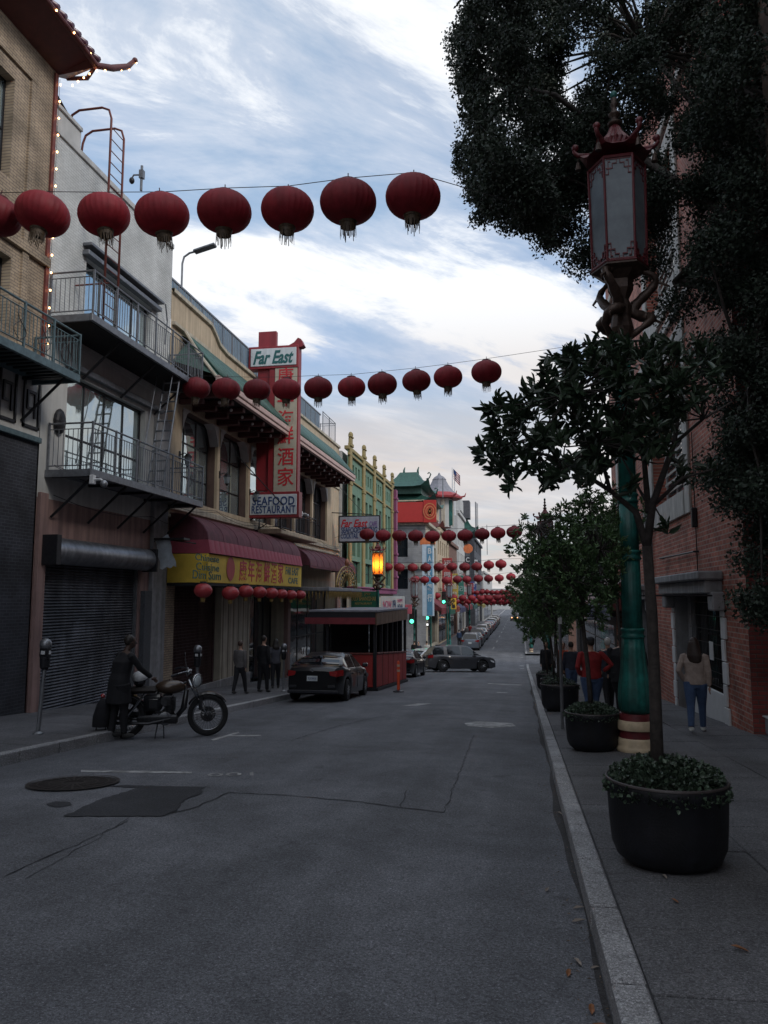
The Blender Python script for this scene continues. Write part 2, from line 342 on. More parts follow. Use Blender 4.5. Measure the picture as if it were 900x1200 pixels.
greyst = mat('grey_stone', (.30, .30, .31), .85, var=.2, scale=5, bump=.4, streak=.3)
greyp = mat('grey_plaster', (.50, .50, .49), .85, var=.1, scale=2, bump=.3, streak=.14)
iron = mat('black_iron', (.018, .018, .022), .5, .3, var=.3, scale=12)
greyiron = mat('grey_iron', (.17, .18, .20), .5, .4, var=.3, scale=9)
blueiron = mat('blue_grey_iron', (.10, .15, .17), .55, .3, var=.3, scale=9)
rustred = mat('red_oxide_paint', (.15, .04, .032), .6, .1, var=.3, scale=9)
steel = mat('galvanised_steel', (.30, .31, .33), .42, .7, var=.25, scale=6, streak=.3)
shutm = mat('shutter_steel', (.16, .165, .185), .5, .5, var=.2, scale=5, dirt=.5, streak=.3)
chrome = mat('chrome', (.75, .76, .78), .12, 1., var=.05)
glass = glassmat('window_glass'); glass2 = glassmat('reflecting_glass', (.50, .60, .62), .03, .75)
greenglass = glassmat('green_glass', (.05, .12, .10), .08)
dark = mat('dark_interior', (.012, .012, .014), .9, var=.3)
greent = mat('green_roof_tile', (.028, .085, .068), .5, var=.35, scale=6, island=.3)
redp = mat('red_paint', (.36, .045, .05), .5, var=.2, scale=5, dirt=.2)
redsign = mat('sign_red', (.26, .02, .028), .5, var=.12, scale=3, streak=.2)
redeave = mat('dark_red_eave', (.09, .018, .016), .55, var=.25, scale=4)
pinkc = mat('maroon_canvas', (.16, .045, .06), .75, var=.2, scale=5, streak=.3)
pinkv = mat('pink_canvas', (.34, .06, .09), .7, var=.15, scale=5)
yellowc = mat('yellow_canvas', (.80, .54, .07), .7, var=.15, scale=2.5, dirt=.25)
yellowp = mat('yellow_plaster', (.32, .25, .11), .8, var=.15, scale=3, bump=.2, streak=.25)
greenp = mat('mint_plaster', (.14, .24, .17), .8, var=.12, scale=3, bump=.2, streak=.2)
magenta = mat('magenta_paint', (.20, .05, .12), .6, var=.15, scale=3)
signw = mat('sign_white', (.60, .64, .66), .5, var=.07, scale=3, streak=.15)
signb = mat('sign_beige', (.42, .38, .30), .55, var=.12, scale=3)
inkteal = mat('ink_teal', (.01, .10, .10), .5, var=.1); inkred = mat('ink_red', (.50, .02, .03), .5, var=.1); inkblue = mat('ink_blue', (.02, .05, .16), .5, var=.1)
inkgreen = mat('ink_green', (.02, .10, .06), .5, var=.1); inkblack = mat('ink_black', (.02, .02, .03), .5, var=.1)
teal = mat('teal_paint', (.015, .17, .145), .5, var=.35, scale=9, streak=.45, dirt=.35, bump=.2)
darkred = mat('lamp_dark_red', (.13, .02, .025), .45, var=.3, scale=10)
bronze = mat('dark_bronze', (.07, .045, .035), .5, .4, var=.4, scale=14)
gold = mat('old_gold', (.38, .26, .09), .5, .4, var=.35, scale=8)
creamp = mat('lamp_cream', (.55, .44, .30), .5, var=.2, scale=8)
frost = mat('frosted_pane', (.26, .30, .33), .35, var=.22, scale=3.5, trans=.35, spec=.6)
litpane = mat('lit_pane', (.85, .5, .16), .4, var=.1, trans=.8, emit=(1.0, .36, .06), es=.22)
bulbm = mat('bulb', (.9, .6, .3), .3, emit=(1.0, .5, .2), es=9)
lantern_red = mat('lantern_silk', (.35, .028, .042), .6, var=.2, scale=5, trans=.36, streak=.2, objr=.3)
lantern_far = lantern_red
tassel = mat('dark_gold_fringe', (.09, .06, .035), .6, var=.4, scale=20)
blackp = mat('black_plastic', (.012, .013, .02), .5, var=.2, scale=6, coat=.1)
greyroof = mat('grey_roof', (.22, .22, .25), .8, var=.2, scale=4)
silverpaint = mat('silver_paint', (.45, .46, .48), .35, .5, var=.1)
skin = mat('skin', (.42, .25, .18), .55, var=.08, scale=8)
def cloth(n, c, r=.85): return mat(n, c, r, var=.2, scale=12, bump=.3, bscale=40)
# ------------------------------------------------------------------ ground, road, kerbs, pavements
def sheet(name, m, xs, ys, z, kind='structure'):
    mb = MB(); n = len(xs)
    vs = [(x, y, z(x, y)) for y in ys for x in xs]
    mb.add(vs, [(j*n+i, j*n+i+1, (j+1)*n+i+1, (j+1)*n+i) for j in range(len(ys)-1) for i in range(n-1)])
    o = mb.build(name, m, None, True); o['kind'] = kind; return o
YS = [-12, -6, 0, 6, 12, 18, 24, 30, 36, 42, 48, 52, 54, 55, 56, 57, 58, 59, 60, 62, 80, 110, 160, 240, 420]
farg = mat('far_ground', (.10, .10, .10), .9, var=.3, scale=.2)
sheet('ground', farg, [-900, -60, -11.5, 60, 900], [-300, -60]+YS+[900, 2500], lambda x, y: zr(y)-.35)
def xkL(y): return -7.25 if y < 61 else -5.9
def crown(x, y): return zr(y)+.05*(1-((x+3.4)/4)**2) - .05
road = sheet('road', asph, [-7.3, -6.9, -6, -5, -4, -3, -2, -1, 0, .25, .42], YS, crown)
cross = MB(); cross.quad((-70, 60.2, -3.426), (-7.3, 60.2, -3.426), (-7.3, 70.6, -3.426), (-70, 70.6, -3.426)); cross.quad((.42, 60.2, -3.426), (70, 60.2, -3.426), (70, 70.6, -3.426), (.42, 70.6, -3.426))
tag(cross.build('cross_street', asph), kind='structure')
def kerb(name, x0, x1, face, y0, y1, y2):
    """granite stones one by one near the camera, one long run beyond"""
    k = bpy.data.objects.new(name, None); C.objects.link(k); k['kind'] = 'structure'
    y = y0; rr = random.Random(3)
    while y < y1:
        L = rr.uniform(.95, 1.15)*(1 if y < 14 else 1.8); a, b = y+.016, y+L-.016
        j = rr.uniform(-.004, .004); mb = MB(); mb.box(x0+j, x1+j, 0, b-a, -.2, 0, .012)
        mb.v = [(p[0], p[1]+a, p[2]+zr(p[1]+a)+.12+rr.uniform(-.003, .003)) for p in mb.v]
        mb.build('kerb_stone', kerbm, k); y += L
    ys = [y]+[q for q in YS if y < q < y2]+[y2]
    mb = MB(); mb.strip([(x0, q, zr(q)+.118) for q in ys], [(x1, q, zr(q)+.118) for q in ys]); xf = x1 if face > 0 else x0
    mb.strip([(xf, q, zr(q)+.118) for q in ys], [(xf, q, zr(q)-.2) for q in ys]); mb.build('kerb_run', kerbm, k); return k
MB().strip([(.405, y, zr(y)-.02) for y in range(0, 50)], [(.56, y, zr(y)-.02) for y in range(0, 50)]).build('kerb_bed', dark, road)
kerb('kerb_right', .40, .565, -1, 1.95, 46, 60); kerb('kerb_left', -7.42, -7.25, 1, 5.0, 46, 60)
for nm, x0, x1, f in (('kerb_far_right', .40, .565, -1), ('kerb_far_left', -6.07, -5.9, 1)):
    mb = MB(); mb.strip([(x0, 71, -3.30), (x0, 420, -3.30)], [(x1, 71, -3.30), (x1, 420, -3.30)]); xf = x1 if f > 0 else x0
    mb.strip([(xf, 71, -3.30), (xf, 420, -3.30)], [(xf, 71, -3.6), (xf, 420, -3.6)]); tag(mb.build(nm, kerbm), kind='structure')
def slabs(name, cols, y0, y1, dy, m, zf, y2, xmin, xmax):
    base = bpy.data.objects.new(name, None); C.objects.link(base); base['kind'] = 'structure'; rr = random.Random(5)
    y = y0
    while y < y1:
        for a, b in zip(cols, cols[1:]):
            mb = MB(); e = .006; t = rr.uniform(-.004, .003); s = rr.uniform(-.003, .003)
            A, B = a+e, b-e; c0, c1 = y+e, y+dy-e
            mb.box(A, B, c0, c1, -.06, 0, .006); mb.v = [(p[0], p[1], p[2]+zf(p[1], p[0])+t+s*(p[0]-a)) for p in mb.v]
            mb.build('paving_slab', m, base)
        y += dy
    mb = MB(); ys = [-12, y0]; mb.strip([(xmin, q, zf(q, xmin)) for q in ys], [(xmax, q, zf(q, xmax)) for q in ys])
    ys = [y0, y]; mb.strip([(xmin, q, zf(q, xmin)-.03) for q in ys], [(xmax, q, zf(q, xmax)-.03) for q in ys])
    ys = [y]+[q for q in YS if y < q < y2]+[y2]; mb.strip([(xmin, q, zf(q, xmin)) for q in ys], [(xmax, q, zf(q, xmax)) for q in ys])
    if xmax > 4: # alley beside the brick building
        mb.strip([(4.0, q, zf(q, 4)) for q in (-12, 14.7)], [(16, q, zf(q, 4)) for q in (-12, 14.7)])
    mb.build('pavement_bed', m, base); return base
slabs('sidewalk_right', [.57, 1.7, 2.85, 4.0], 2.2, 22, .88, walkR, zsR, 60.1, .57, 4.02)
slabs('sidewalk_left', [-10.3, -8.85, -7.42], 8.2, 32, 1.4, walkL, zsL, 60.1, -10.4, -7.42)
for nm, x0, x1 in (('sidewalk_far_right', .565, 4.3), ('sidewalk_far_left', -8.9, -6.07)):
    mb = MB(); mb.quad((x0, 71, -3.3), (x1, 71, -3.3), (x1, 420, -3.3), (x0, 420, -3.3)); tag(mb.build(nm, walkL), kind='structure')
# marks, patch, cracks: children of the road
def ontop(pts, h=.006): return [(x, y, crown(x, y)+h) for x, y in pts]
def mark(name, poly, m=paintw, h=.006):
    if m is patchm:
        r_ = random.Random(len(poly)); q = []
        for (a, b), (c, d) in zip(poly, poly[1:]+poly[:1]):
            n = max(2, int(math.hypot(c-a, d-b)/.06)); q += [(a+(c-a)*i/n+r_.uniform(-.018, .018), b+(d-b)*i/n+r_.uniform(-.018, .018)) for i in range(n)]
        poly = q
    mb = MB(); v = ontop(poly, h); mb.add(v, [tuple(range(len(v)))]); return mb.build(name, m, road)
def gp(px, py):      # point of the near road surface seen at a photograph point
    d = ray(px, py); t = -EYE/(d.z+.06*d.y); return (d.x*t, d.y*t)
def markpx(name, *pp, **k): return mark(name, [gp(*p) for p in pp], **k)
markpx('patch', (74, 957), (120, 936), (164, 923), (236, 924), (238, 930), (216, 938), (206, 950), (190, 957), m=patchm, h=.008)
markpx('patch', (120, 921), (150, 920), (240, 923), (236, 926), (164, 923.5), m=patchm, h=.007)
markpx('patch', (52, 942), (66, 939), (82, 940), (84, 943), (70, 946), (60, 945), m=patchm, h=.007)
def crack(pts, w=.012):
    P = [Vector((*gp(*p), 0)) for p in pts]; Q = []
    rr = random.Random(len(pts)*7+int(pts[0][0]))
    for a, b in zip(P, P[1:]):
        n = max(2, int((b-a).length/.12))
        for i in range(n):
            t = i/n; q = a.lerp(b, t); Q.append(q+Vector((rr.uniform(-.02, .02), rr.uniform(-.02, .02), 0)))
    Q.append(P[-1]); L = []; M_ = []
    for i, q in enumerate(Q):
        d = (Q[min(i+1, len(Q)-1)]-Q[max(i-1, 0)]).normalized(); n_ = Vector((-d.y, d.x, 0))*w*rr.uniform(.3, 1)
        L.append((q.x+n_.x, q.y+n_.y, crown(q.x, q.y)+.005)); M_.append((q.x-n_.x, q.y-n_.y, crown(q.x, q.y)+.005))
    MB().strip(L, M_).build('crack', patchm, road)
crack([(270, 929), (330, 932), (410, 938), (470, 945), (520, 950)], .016)
crack([(190, 957), (232, 945), (268, 929)], .014); crack([(5, 1027), (40, 1010), (90, 990), (150, 962)], .009)
crack([(340, 868), (400, 850), (455, 838)], .012); crack([(150, 958), (110, 985), (30, 1030)], .005)
crack([(555, 860), (540, 900), (520, 950)], .008); crack([(470, 945), (476, 925)], .008)
mark('parking_line', [gp(*p) for p in ((95, 901), (225, 904.5), (225, 906.5), (95, 903.5))])
mark('parking_line', [gp(*p) for p in ((247, 866), (279, 857), (281, 858.5), (250, 867.5))])
mark('parking_line', [gp(*p) for p in ((268, 861), (306, 861), (306, 862.5), (266, 862.3))])
vs, fs = text_mesh('100', .55, ext=0, spacing=1.0)
a = Vector((*gp(297, 907), 0)); b_ = Vector((*gp(243, 908), 0)); ux = (b_-a); kx = ux.length; ux.normalize(); vx = Vector((ux.y*-1, ux.x, 0)); vx = vx if vx.y < 0 else -vx
xs = [p[0] for p in vs]; W_ = max(xs)-min(xs); mb = MB()
mb.add([(lambda q: (q.x, q.y, crown(q.x, q.y)+.006))(a+(b_-a)*((p[0]-min(xs))/W_)+vx*(p[1]*.62)) for p in vs], fs); mb.build('parking_number', paintw, road)
markpx('lane_dash', (544, 847), (560, 844.5), (600, 846), (605, 849.5), (575, 852), (548, 850))
mark('lane_dash', [(-3.3, 21.7), (-2.9, 21.9), (-2.6, 22.9), (-3.0, 22.7)])
mark('lane_dash', [(-1.5, 35.2), (.0, 35.0), (.05, 35.5), (-1.45, 35.7)]); mark('lane_dash', [(-.9, 29.0), (-.5, 29.0), (-.5, 29.4), (-.9, 29.4)])
for yy in (57.4, 60.0, 68.6, 71.2): mark('crosswalk_line', [(-6.5, yy), (.2, yy), (.2, yy+.35), (-6.5, yy+.35)])
for i in range(12): mark('lane_dash', [(-2.8, 78+i*12), (-2.65, 78+i*12), (-2.65, 82+i*12), (-2.8, 82+i*12)])
gut = asphalt('gutter_dirt', (.045, .043, .045), .5); rr = random.Random(9); yy_ = [1.0+.12*i for i in range(260)]
MB().strip([(.398, y, crown(.398, y)+.005) for y in yy_], [(.398-.05-.03*math.sin(y*.9)-.012*math.sin(y*3.1), y, crown(.3, y)+.004) for y in yy_]).build('gutter_dirt', gut, road)
lit = MB()
for i in range(420):
    y = 1.5+rr.random()**1.6*24; x = .39-rr.random()**2*.22; a = rr.uniform(0, 3.1); s = rr.uniform(.004, .014); z = crown(x, y)+.006
    lit.add([(x-s*math.cos(a), y-s*math.sin(a), z), (x+s*.4*math.sin(a), y-s*.4*math.cos(a), z+.004), (x+s*math.cos(a), y+s*math.sin(a), z), (x-s*.4*math.sin(a), y+s*.4*math.cos(a), z+.005)], [(0, 1, 2, 3)])
tag(lit.build('gutter_litter', mat('litter', (.14, .10, .07), .9, var=.5, island=.7), road), kind='stuff')
# manhole cover, leaves
mh = thing('manhole_cover', 'round ribbed iron manhole cover in the asphalt at the left, beside the dark patch', 'manhole', (-5.42, 8.9, crown(-5.42, 8.9)))
mb = MB(); n = 40
def mz(x, y): return crown(x, y)
mb.add([(-5.42, 8.9, mz(-5.42, 8.9)+.012)]+[(-5.42+.5*math.cos(t), 8.9+.5*math.sin(t), mz(-5.42+.5*math.cos(t), 8.9+.5*math.sin(t))+.012) for t in [2*math.pi*i/n for i in range(n)]], [(0, 1+i, 1+(i+1) % n) for i in range(n)])
ironm = mat('rusty_cast_iron', (.035, .028, .026), .6, .5, var=.5, scale=20); mb.build('cover_plate', ironm, mh)
mb = MB()
for r0, r1, h in ((.50, .54, .022), (.40, .42, .02), (.27, .29, .02), (.12, .14, .02)):
    A = [(-5.42+r0*math.cos(t), 8.9+r0*math.sin(t)) for t in [2*math.pi*i/n for i in range(n+1)]]; B = [(-5.42+r1*math.cos(t), 8.9+r1*math.sin(t)) for t in [2*math.pi*i/n for i in range(n+1)]]
    mb.strip([(x, y, mz(x, y)+h) for x, y in A], [(x, y, mz(x, y)+h) for x, y in B])
for i in range(24):
    t = i*math.pi/12; c_, s_ = math.cos(t), math.sin(t)
    P = [(.14*c_-.012*s_, .14*s_+.012*c_), (.48*c_-.012*s_, .48*s_+.012*c_), (.48*c_+.012*s_, .48*s_-.012*c_), (.14*c_+.012*s_, .14*s_-.012*c_)]
    mb.add([(-5.42+x, 8.9+y, mz(-5.42+x, 8.9+y)+.021) for x, y in P], [(0, 1, 2, 3)])
mb.build('rib_pattern', mat('worn_iron', (.07, .06, .055), .5, .6, var=.4, scale=20), mh)
leafd = mat('dry_leaf', (.22, .09, .035), .7, var=.3, scale=30); leafp = mat('pale_leaf', (.24, .20, .17), .7, var=.3, scale=30)
k = 0
for (px, py, s, w, lab) in ((666, 1131, .045, 0, 'small orange fallen leaf on the asphalt left of the kerb'), (791, 1054, .035, 0, 'orange fallen leaf on the pavement in front of the big planter'), (867, 1111, .05, 0, 'long orange fallen leaf on the pavement at the lower right'),
        (641, 1036, .04, 1, 'pale fallen leaf on the asphalt farthest out from the kerb'), (678, 1056, .045, 1, 'pale fallen leaf close to the kerb beside the first joint'), (678, 1071, .05, 1, 'flat pale fallen leaf just below another pale leaf near the kerb'),
        (677, 1118, .045, 1, 'curled pale fallen leaf near the kerb above the orange leaf'), (779, 1026, .04, 1, 'pale fallen leaf under the rim of the big planter'), (697, 1124, .03, 1, 'tiny pale leaf lying right against the kerb'), (656, 948, .05, 1, 'pale leaf on the asphalt by the kerb, farthest of the fallen leaves'),
        (693, 1172, .05, 0, 'red brown fallen leaf in the gutter at the bottom'), (700, 1192, .05, 0, 'brown leaf at the very bottom by the kerb')):
    d = ray(px, py); o_ = .15 if px > 735 or (px > 770) else .01; t = -(EYE-o_)/(d.z+.06*d.y); x, y = d.x*t, d.y*t; z = (zsR(y, x) if o_ > .1 else crown(x, y))+.01
    r = random.Random(px); th = r.uniform(0, 3.1); mb = MB(); P = [(-s, 0, 0), (-s*.3, .3*s, .25*s), (s*.5, .24*s, .2*s), (s, 0, .1*s), (s*.4, -.26*s, .25*s), (-s*.4, -.28*s, .1*s), (0, 0, 0)]
    mb.add([(x+p[0]*math.cos(th)-p[1]*math.sin(th), y+p[0]*math.sin(th)+p[1]*math.cos(th), z+p[2]) for p in P], [(6, 0, 1), (6, 1, 2), (6, 2, 3), (6, 3, 4), (6, 4, 5), (6, 5, 0)])
    o = mb.build('fallen_leaf', leafp if w else leafd); me = o.data
    for q in me.vertices: q.co -= Vector((x, y, z))
    o.location = (x, y, z); tag(o, lab, 'leaf', 'fallen leaves')
# ------------------------------------------------------------------ left side of the street
XL = -10.3
def railing(parent, path, z0, z1, m, step=.115, post=.95, knob=True):
    """iron railing along a level path of (x, y): rails, posts and single balusters"""
    tot = 0; rails = MB()
    for (a, b) in zip(path, path[1:]):
        for z, r in ((z1, .022), (z1-.13, .012), (z0+.08, .014)): rails.tube([(a[0], a[1], z), (b[0], b[1], z)], r, 6)
    rails.build('rail', m, parent); bal = None; pst = None; ro = rootof(parent).location
    for (a, b) in zip(path, path[1:]):
        A = Vector((*a, 0)); B = Vector((*b, 0)); L = (B-A).length; n = max(1, round(L/step)); np_ = max(1, round(L/post))
        for i in range(1, n):
            q = A.lerp(B, i/n)
            if bal is None: bal = MB().tube([(q.x, q.y, z0+.08), (q.x, q.y, z1-.13)], .009, 5, False).build('baluster', m, parent); q0 = q.copy()
            else: again(bal, (q-q0))
        for i in range(np_+1):
            q = A.lerp(B, i/np_)
            if pst is None: pst = MB().box(q.x-.02, q.x+.02, q.y-.02, q.y+.02, z0, z1+.03).build('rail_post', m, parent); p0 = q.copy()
            else: again(pst, (q-p0))
# --- building 0: dark brick below, tan brick above, red tiled eave with bulbs
b0 = thing('tan_brick_building', 'tan brick building with dark brick ground floor and red upturned eave strung with bulbs, leftmost', 'building', (XL, 8, zr(8)))
fr = XF(XL); Y1 = 14.95
wall(fr, 0.0, Y1, -1.2, 6.55, [(12.2, 12.9, .2, 2.6)], .12).build('dark_brick_wall', darkbrick, b0)
MB(fr).box(12.2, 12.9, .2, 2.6, -.2, -.1).build('side_door', dark, b0)
holes = [(5.5, 7.7, 9.3, 11.9), (9.6, 11.8, 9.3, 11.9), (12.45, 13.55, 10.4, 12.6), (12.3, 13.75, 7.3, 8.75)]
mb = wall(fr, 0.0, Y1, 6.55, 13.75, holes, .3); mb.fr = None; mb.box(-20, XL-.05, Y1-.3, Y1, -1.2, 13.75); mb.build('tan_brick_wall', tanbrick, b0)
MB().box(-20, -10.6, 0, Y1-.31, -1.2, 13.7).build('building_core', dark, b0)
for h in holes: window(b0, fr, *h, -.26, [.5], [.5], iron, glass2)
mb = MB(fr)  # raised brick frame around the recessed panels
mb.box(14.05, 14.25, 7.0, 12.95, .003, .05); mb.box(0, 14.25, 12.95, 13.1, .003, .06); mb.box(0, Y1, 9.05, 9.25, .003, .09)
mb.build('brick_moulding', tanbrick, b0)
MB(fr).box(Y1-.09, Y1+.02, 6.5, 13.7, .002, .05).build('corner_trim', rustred, b0)
MB(fr).box(0, Y1, 5.05, 5.17, .003, .10, .01).box(0, Y1, 6.45, 6.6, .003, .1, .01).build('string_course', blueiron, b0)
fret = MB(fr); fb = MB(fr).box(0, Y1, 5.17, 6.45, .003, .02).build('fret_panel', greyp, b0)
y = Y1-.62
while y > 6:      # Chinese key pattern in dark bars
    def bar(a, b, c, d): fret.box(y+a, y+b, c, d, .02, .06)
    bar(0, .05, 5.32, 6.35); bar(.5, .55, 5.32, 6.35); bar(0, .55, 5.32, 5.38); bar(.12, .42, 6.08, 6.14); bar(.12, .17, 5.72, 6.08); bar(.37, .42, 5.55, 6.08); bar(.17, .3, 5.72, 5.77)
    y -= .78
fret.build('key_fret', iron, b0)
# eave: soffit, fascia, round tiles, upturned corner
def eave_pt(t, x):      # z of the outer edge, turned up at the end
    return 13.05+max(0, (t-14.6))**2*.55
XE = -9.5; ZE = 14.05
ys = [0+.75*i for i in range(19)]+[14.0, 14.5, 15.0]
cor = onX(112, 79, -9.42); tip = onX(150, 78, -9.2)
sof = MB(); sof.strip([(XL-.1, y, 13.72) for y in ys], [(XE, y, ZE) for y in ys])
sof.add([(XL-.1, 15.0, 13.72), (XE, 15.0, ZE), tuple(cor), (XL-.1, 15.5, 14.0)], [(0, 1, 2, 3)]); sof.build('soffit', redeave, b0)
fas = MB(); fas.tube([(XE, y, ZE+.05) for y in (0, 5, 10, 13, 14.6)]+[tuple(cor+Vector((0, 0, .05))), tuple(cor.lerp(tip, .5)+Vector((0, 0, -.03))), tuple(tip), tuple(tip+Vector((.08, .12, .22)))], [.07]*5+[.08, .08, .07, .05], 8)
fas.tube([(XL-.1, 15.5, 14.02), (-9.9, 15.55, 14.0), tuple(cor+Vector((0, 0, .04)))], .05, 8); fas.ell(tuple(tip+Vector((.1, .14, .25))), (.07, .07, .07), 10, 8); fas.build('eave_edge', redeave, b0, True)
roofp = MB(); roofp.strip([(XE-.02, y, ZE+.13) for y in ys], [(XL-1.6, y, 15.9) for y in ys]); c_ = tuple(cor+Vector((0, 0, .1))); roofp.add([(XE-.02, 15.0, ZE+.13), c_, (XL-1.6, 15.0, 15.9)], [(0, 1, 2)]); roofp.add([c_, (XL-1.6, 15.5, 14.1), (XL-1.6, 15.0, 15.9)], [(0, 1, 2)])
roofp.build('roof_slope', rustred, b0)
tile0 = None; y = 5.0
tm = mat('dark_glazed_tile', (.10, .035, .06), .35, var=.3, scale=5, coat=.3)
while y < 15.3:
    xo = XE+.05; zo = ZE+.15
    mbt = MB().tube([(xo, y, zo), (xo-.5, y, zo+.42), (XL-1.2, y, 15.6)], .075, 8)
    if tile0 is None: tile0 = mbt.build('roof_tile', tm, b0, True); t0 = Vector((xo, y, zo))
    else: again(tile0, Vector((xo, y, zo))-t0)
    y += .27
bulb0 = None
def bulbs(parent, pts, m=bulbm, r=.021):
    b = MB().ell((0, 0, 0), (r, r, r*1.2), 8, 6).build('bulb', m, parent, True); ro = rootof(parent).location
    b.location = Vector(pts[0]); 
    for me_v in b.data.vertices: me_v.co += ro
    b.location = Vector(pts[0])-ro
    for p in pts[1:]: again(b, Vector(p)-ro)
strg = thing('light_string', 'string of warm bulbs along the red eave and down the tan brick corner', 'light string', (XL+.1, Y1, 9))
cp = [(XL+.1, Y1+.02, 6.9+.41*i) for i in range(17)]; ep = [(XE+.08, 3+.66*i, ZE+.02) for i in range(19)]+[tuple(cor.lerp(tip, k/4)+Vector((.02, .02, -.07))) for k in range(5)]+[tuple(tip+Vector((.13, .16, .2)))]+[tuple(Vector((XL, 15.58, 13.95)).lerp(cor, k/4)+Vector((0, 0, -.06))) for k in range(4)]
MB().tube([(XL+.08, Y1+.02, 6.6), (XL+.08, Y1+.02, 13.6)], .006, 4).tube([(XE+.08, y, ZE+.02) for y in (0, 14.9)], .006, 4).build('wire', iron, strg); bulbs(strg, cp+ep)
# its balcony
def balcony(name, label, y0, y1, zt, zr_, m, xo=-9.2, brk=(), slabt=.14, steps=None):
    t = thing(name, label, 'balcony', (XL+.5, (y0+y1)/2, zt-.1))
    MB().box(XL+.01, xo, y0, y1, zt-.05, zt, .01).build('deck', m, t)
    MB().box(xo-.06, xo+.02, y0-.02, y1+.02, zt-slabt, zt+.03, .01).box(XL+.01, xo-.06, y0-.02, y0+.05, zt-slabt, zt+.02).box(XL+.01, xo-.06, y1-.05, y1+.02, zt-slabt, zt+.02).build('edge_beam', m, t)
    railing(t, [(XL+.05, y0+.02), (xo, y0+.02), (xo, y1-.02), (XL+.05, y1-.02)], zt+.03, zr_, m)
    for y in brk:
        bb = MB(); bb.tube([(XL+.03, y, zt-1.0), (xo-.1, y, zt-.12)], .03, 6); bb.box(XL+.02, xo-.1, y-.03, y+.03, zt-.12, zt-.055)
        bb.build('bracket', iron, t)
    return t
bal0 = balcony('iron_balcony', 'blue grey iron fire balcony with slatted deck on the tan brick building', 9.0, 14.65, 6.42, 7.32, blueiron, brk=(14.3, 11.8))
mb = MB()
for i in range(26): mb.box(-9.95, -9.3, 9.1+.21*i, 9.16+.21*i, 6.30, 6.34)
mb.build('deck_slat', iron, bal0)['kind'] = 'stuff'
scr = MB()
for i in range(7):
    y = 9.6+.75*i
    for s in (1, -1): scr.tube([(-9.17, y+s*(.02+.2*math.sin(t*math.pi*1.6)*(1-t*.5)), 6.55+.55*t) for t in [k/9 for k in range(10)]], .008, 4)
scr.build('scrollwork', iron, bal0)['kind'] = 'stuff'
po = MB(fr).box(13.02, 13.3, .95, 1.45, .004, .012).build('wall_poster', signw); tag(po, 'small pale notice stuck on the dark brick wall at the far left', 'poster')
# --- building 2: painted white brick with fire escape
b2 = thing('white_brick_building', 'pale painted brick building with two iron balconies and a closed roller shutter', 'building', (XL, 18, zr(18)))
Ya, Yb = 14.98, 21.12; Ya += .0
hu = (16.5, 19.9, 8.0, 10.0); hm = (15.95, 19.75, 4.55, 6.95); hs = (15.35, 19.75, -1.6, 2.55)
wall(fr, Ya+.02, Yb, 7.6, 12.35, [hu], .25).build('upper_brick_wall', whitebrick, b2)
wall(fr, Ya+.02, Yb, 3.9, 7.6, [hm], .25).build('middle_wall', greyp, b2)
wall(fr, Ya+.02, Yb, -1.7, 3.9, [(hs[0], hs[1], -1.7, 2.9)], .35).build('lower_wall', pinkst, b2)
MB().box(-20, -10.66, Ya+.02, Yb-.02, -1.6, 12.3).build('building_core', dark, b2)
mb = MB(); mb.box(XL-.3, XL+.05, Ya+.02, Yb, 12.35, 12.5, .01); mb.box(XL-.28, XL+.02, Ya+.02, 16.0, 12.5, 12.95); mb.box(XL-.3, XL+.07, Ya+.02, 16.0, 12.95, 13.05, .01)
mb.build('parapet_coping', greyp, b2)
mb = MB().tube([(XL-.1, 15.0, 13.35), (XL-.1, 15.6, 13.12), (XL-.1, 16.1, 13.05)], .06, 6); mb.build('dark_coping_tile', iron, b2)
window(b2, fr, *hu, -.2, [.27, .5, .75], [], iron, glass2, .06); window(b2, fr, *hm, -.2, [.25, .5, .75], [.4], iron, glass2, .06)
MB(fr).box(16.3, 20.2, 10.0, 10.12, 0.002, .18, .01).box(16.3, 20.2, 10.22, 10.3, .002, .25, .01).build('awning_box', greyiron, b2)
mb = MB(fr); mb.box(15.8, 20.6, 7.05, 7.2, .003, .14, .01); mb.tube([(20.35, 10.3, .2), (20.7, 9.9, .1), (20.7, 9.2, .05)], .02, 6); mb.build('lintel_ledge', greyiron, b2)
MB(fr).box(20.25, Yb, -1.7, 6.9, .003, .12, .01).build('end_pier', greyst, b2)
MB(fr).box(Ya+.04, 15.3, -1.3, 4.0, .003, .1, .01).build('left_pier', pinkst, b2)
MB(fr).box(19.82, 20.24, -1.7, 1.9, .003, .14, .01).build('granite_pier', mat('dark_granite', (.07, .075, .085), .6, var=.4, scale=30), b2)
mb = MB(fr)  # pendant wires and vents
mb.tube([(16, 3.0, .05), (17.5, 2.95, .12), (19.6, 3.05, .05)], .012, 5); mb.build('cable', iron, b2)
mb = MB(fr); mb.ell((15.62, 6.05-.35, .06), (.2, .3, .1), 12, 8); mb.build('wall_vent', iron, b2)
balU = balcony('iron_balcony', 'upper iron balcony of the pale brick building, high under its top floor window', 15.05, 21.05, 7.95, 8.97, greyiron, brk=(16.5, 18.3, 20.2))
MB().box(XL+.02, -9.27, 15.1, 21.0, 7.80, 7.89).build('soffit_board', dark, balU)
balL = balcony('iron_balcony', 'lower iron balcony of the pale brick building, above the roller shutter', 15.25, 21.3, 4.5, 5.56, greyiron, brk=(15.5, 17, 18.4, 19.8, 21.1))
ldr = thing('fire_escape_ladder', 'steep iron ladder between the lower and upper balcony of the pale brick building', 'ladder', (-9.5, 19.7, 4.5))
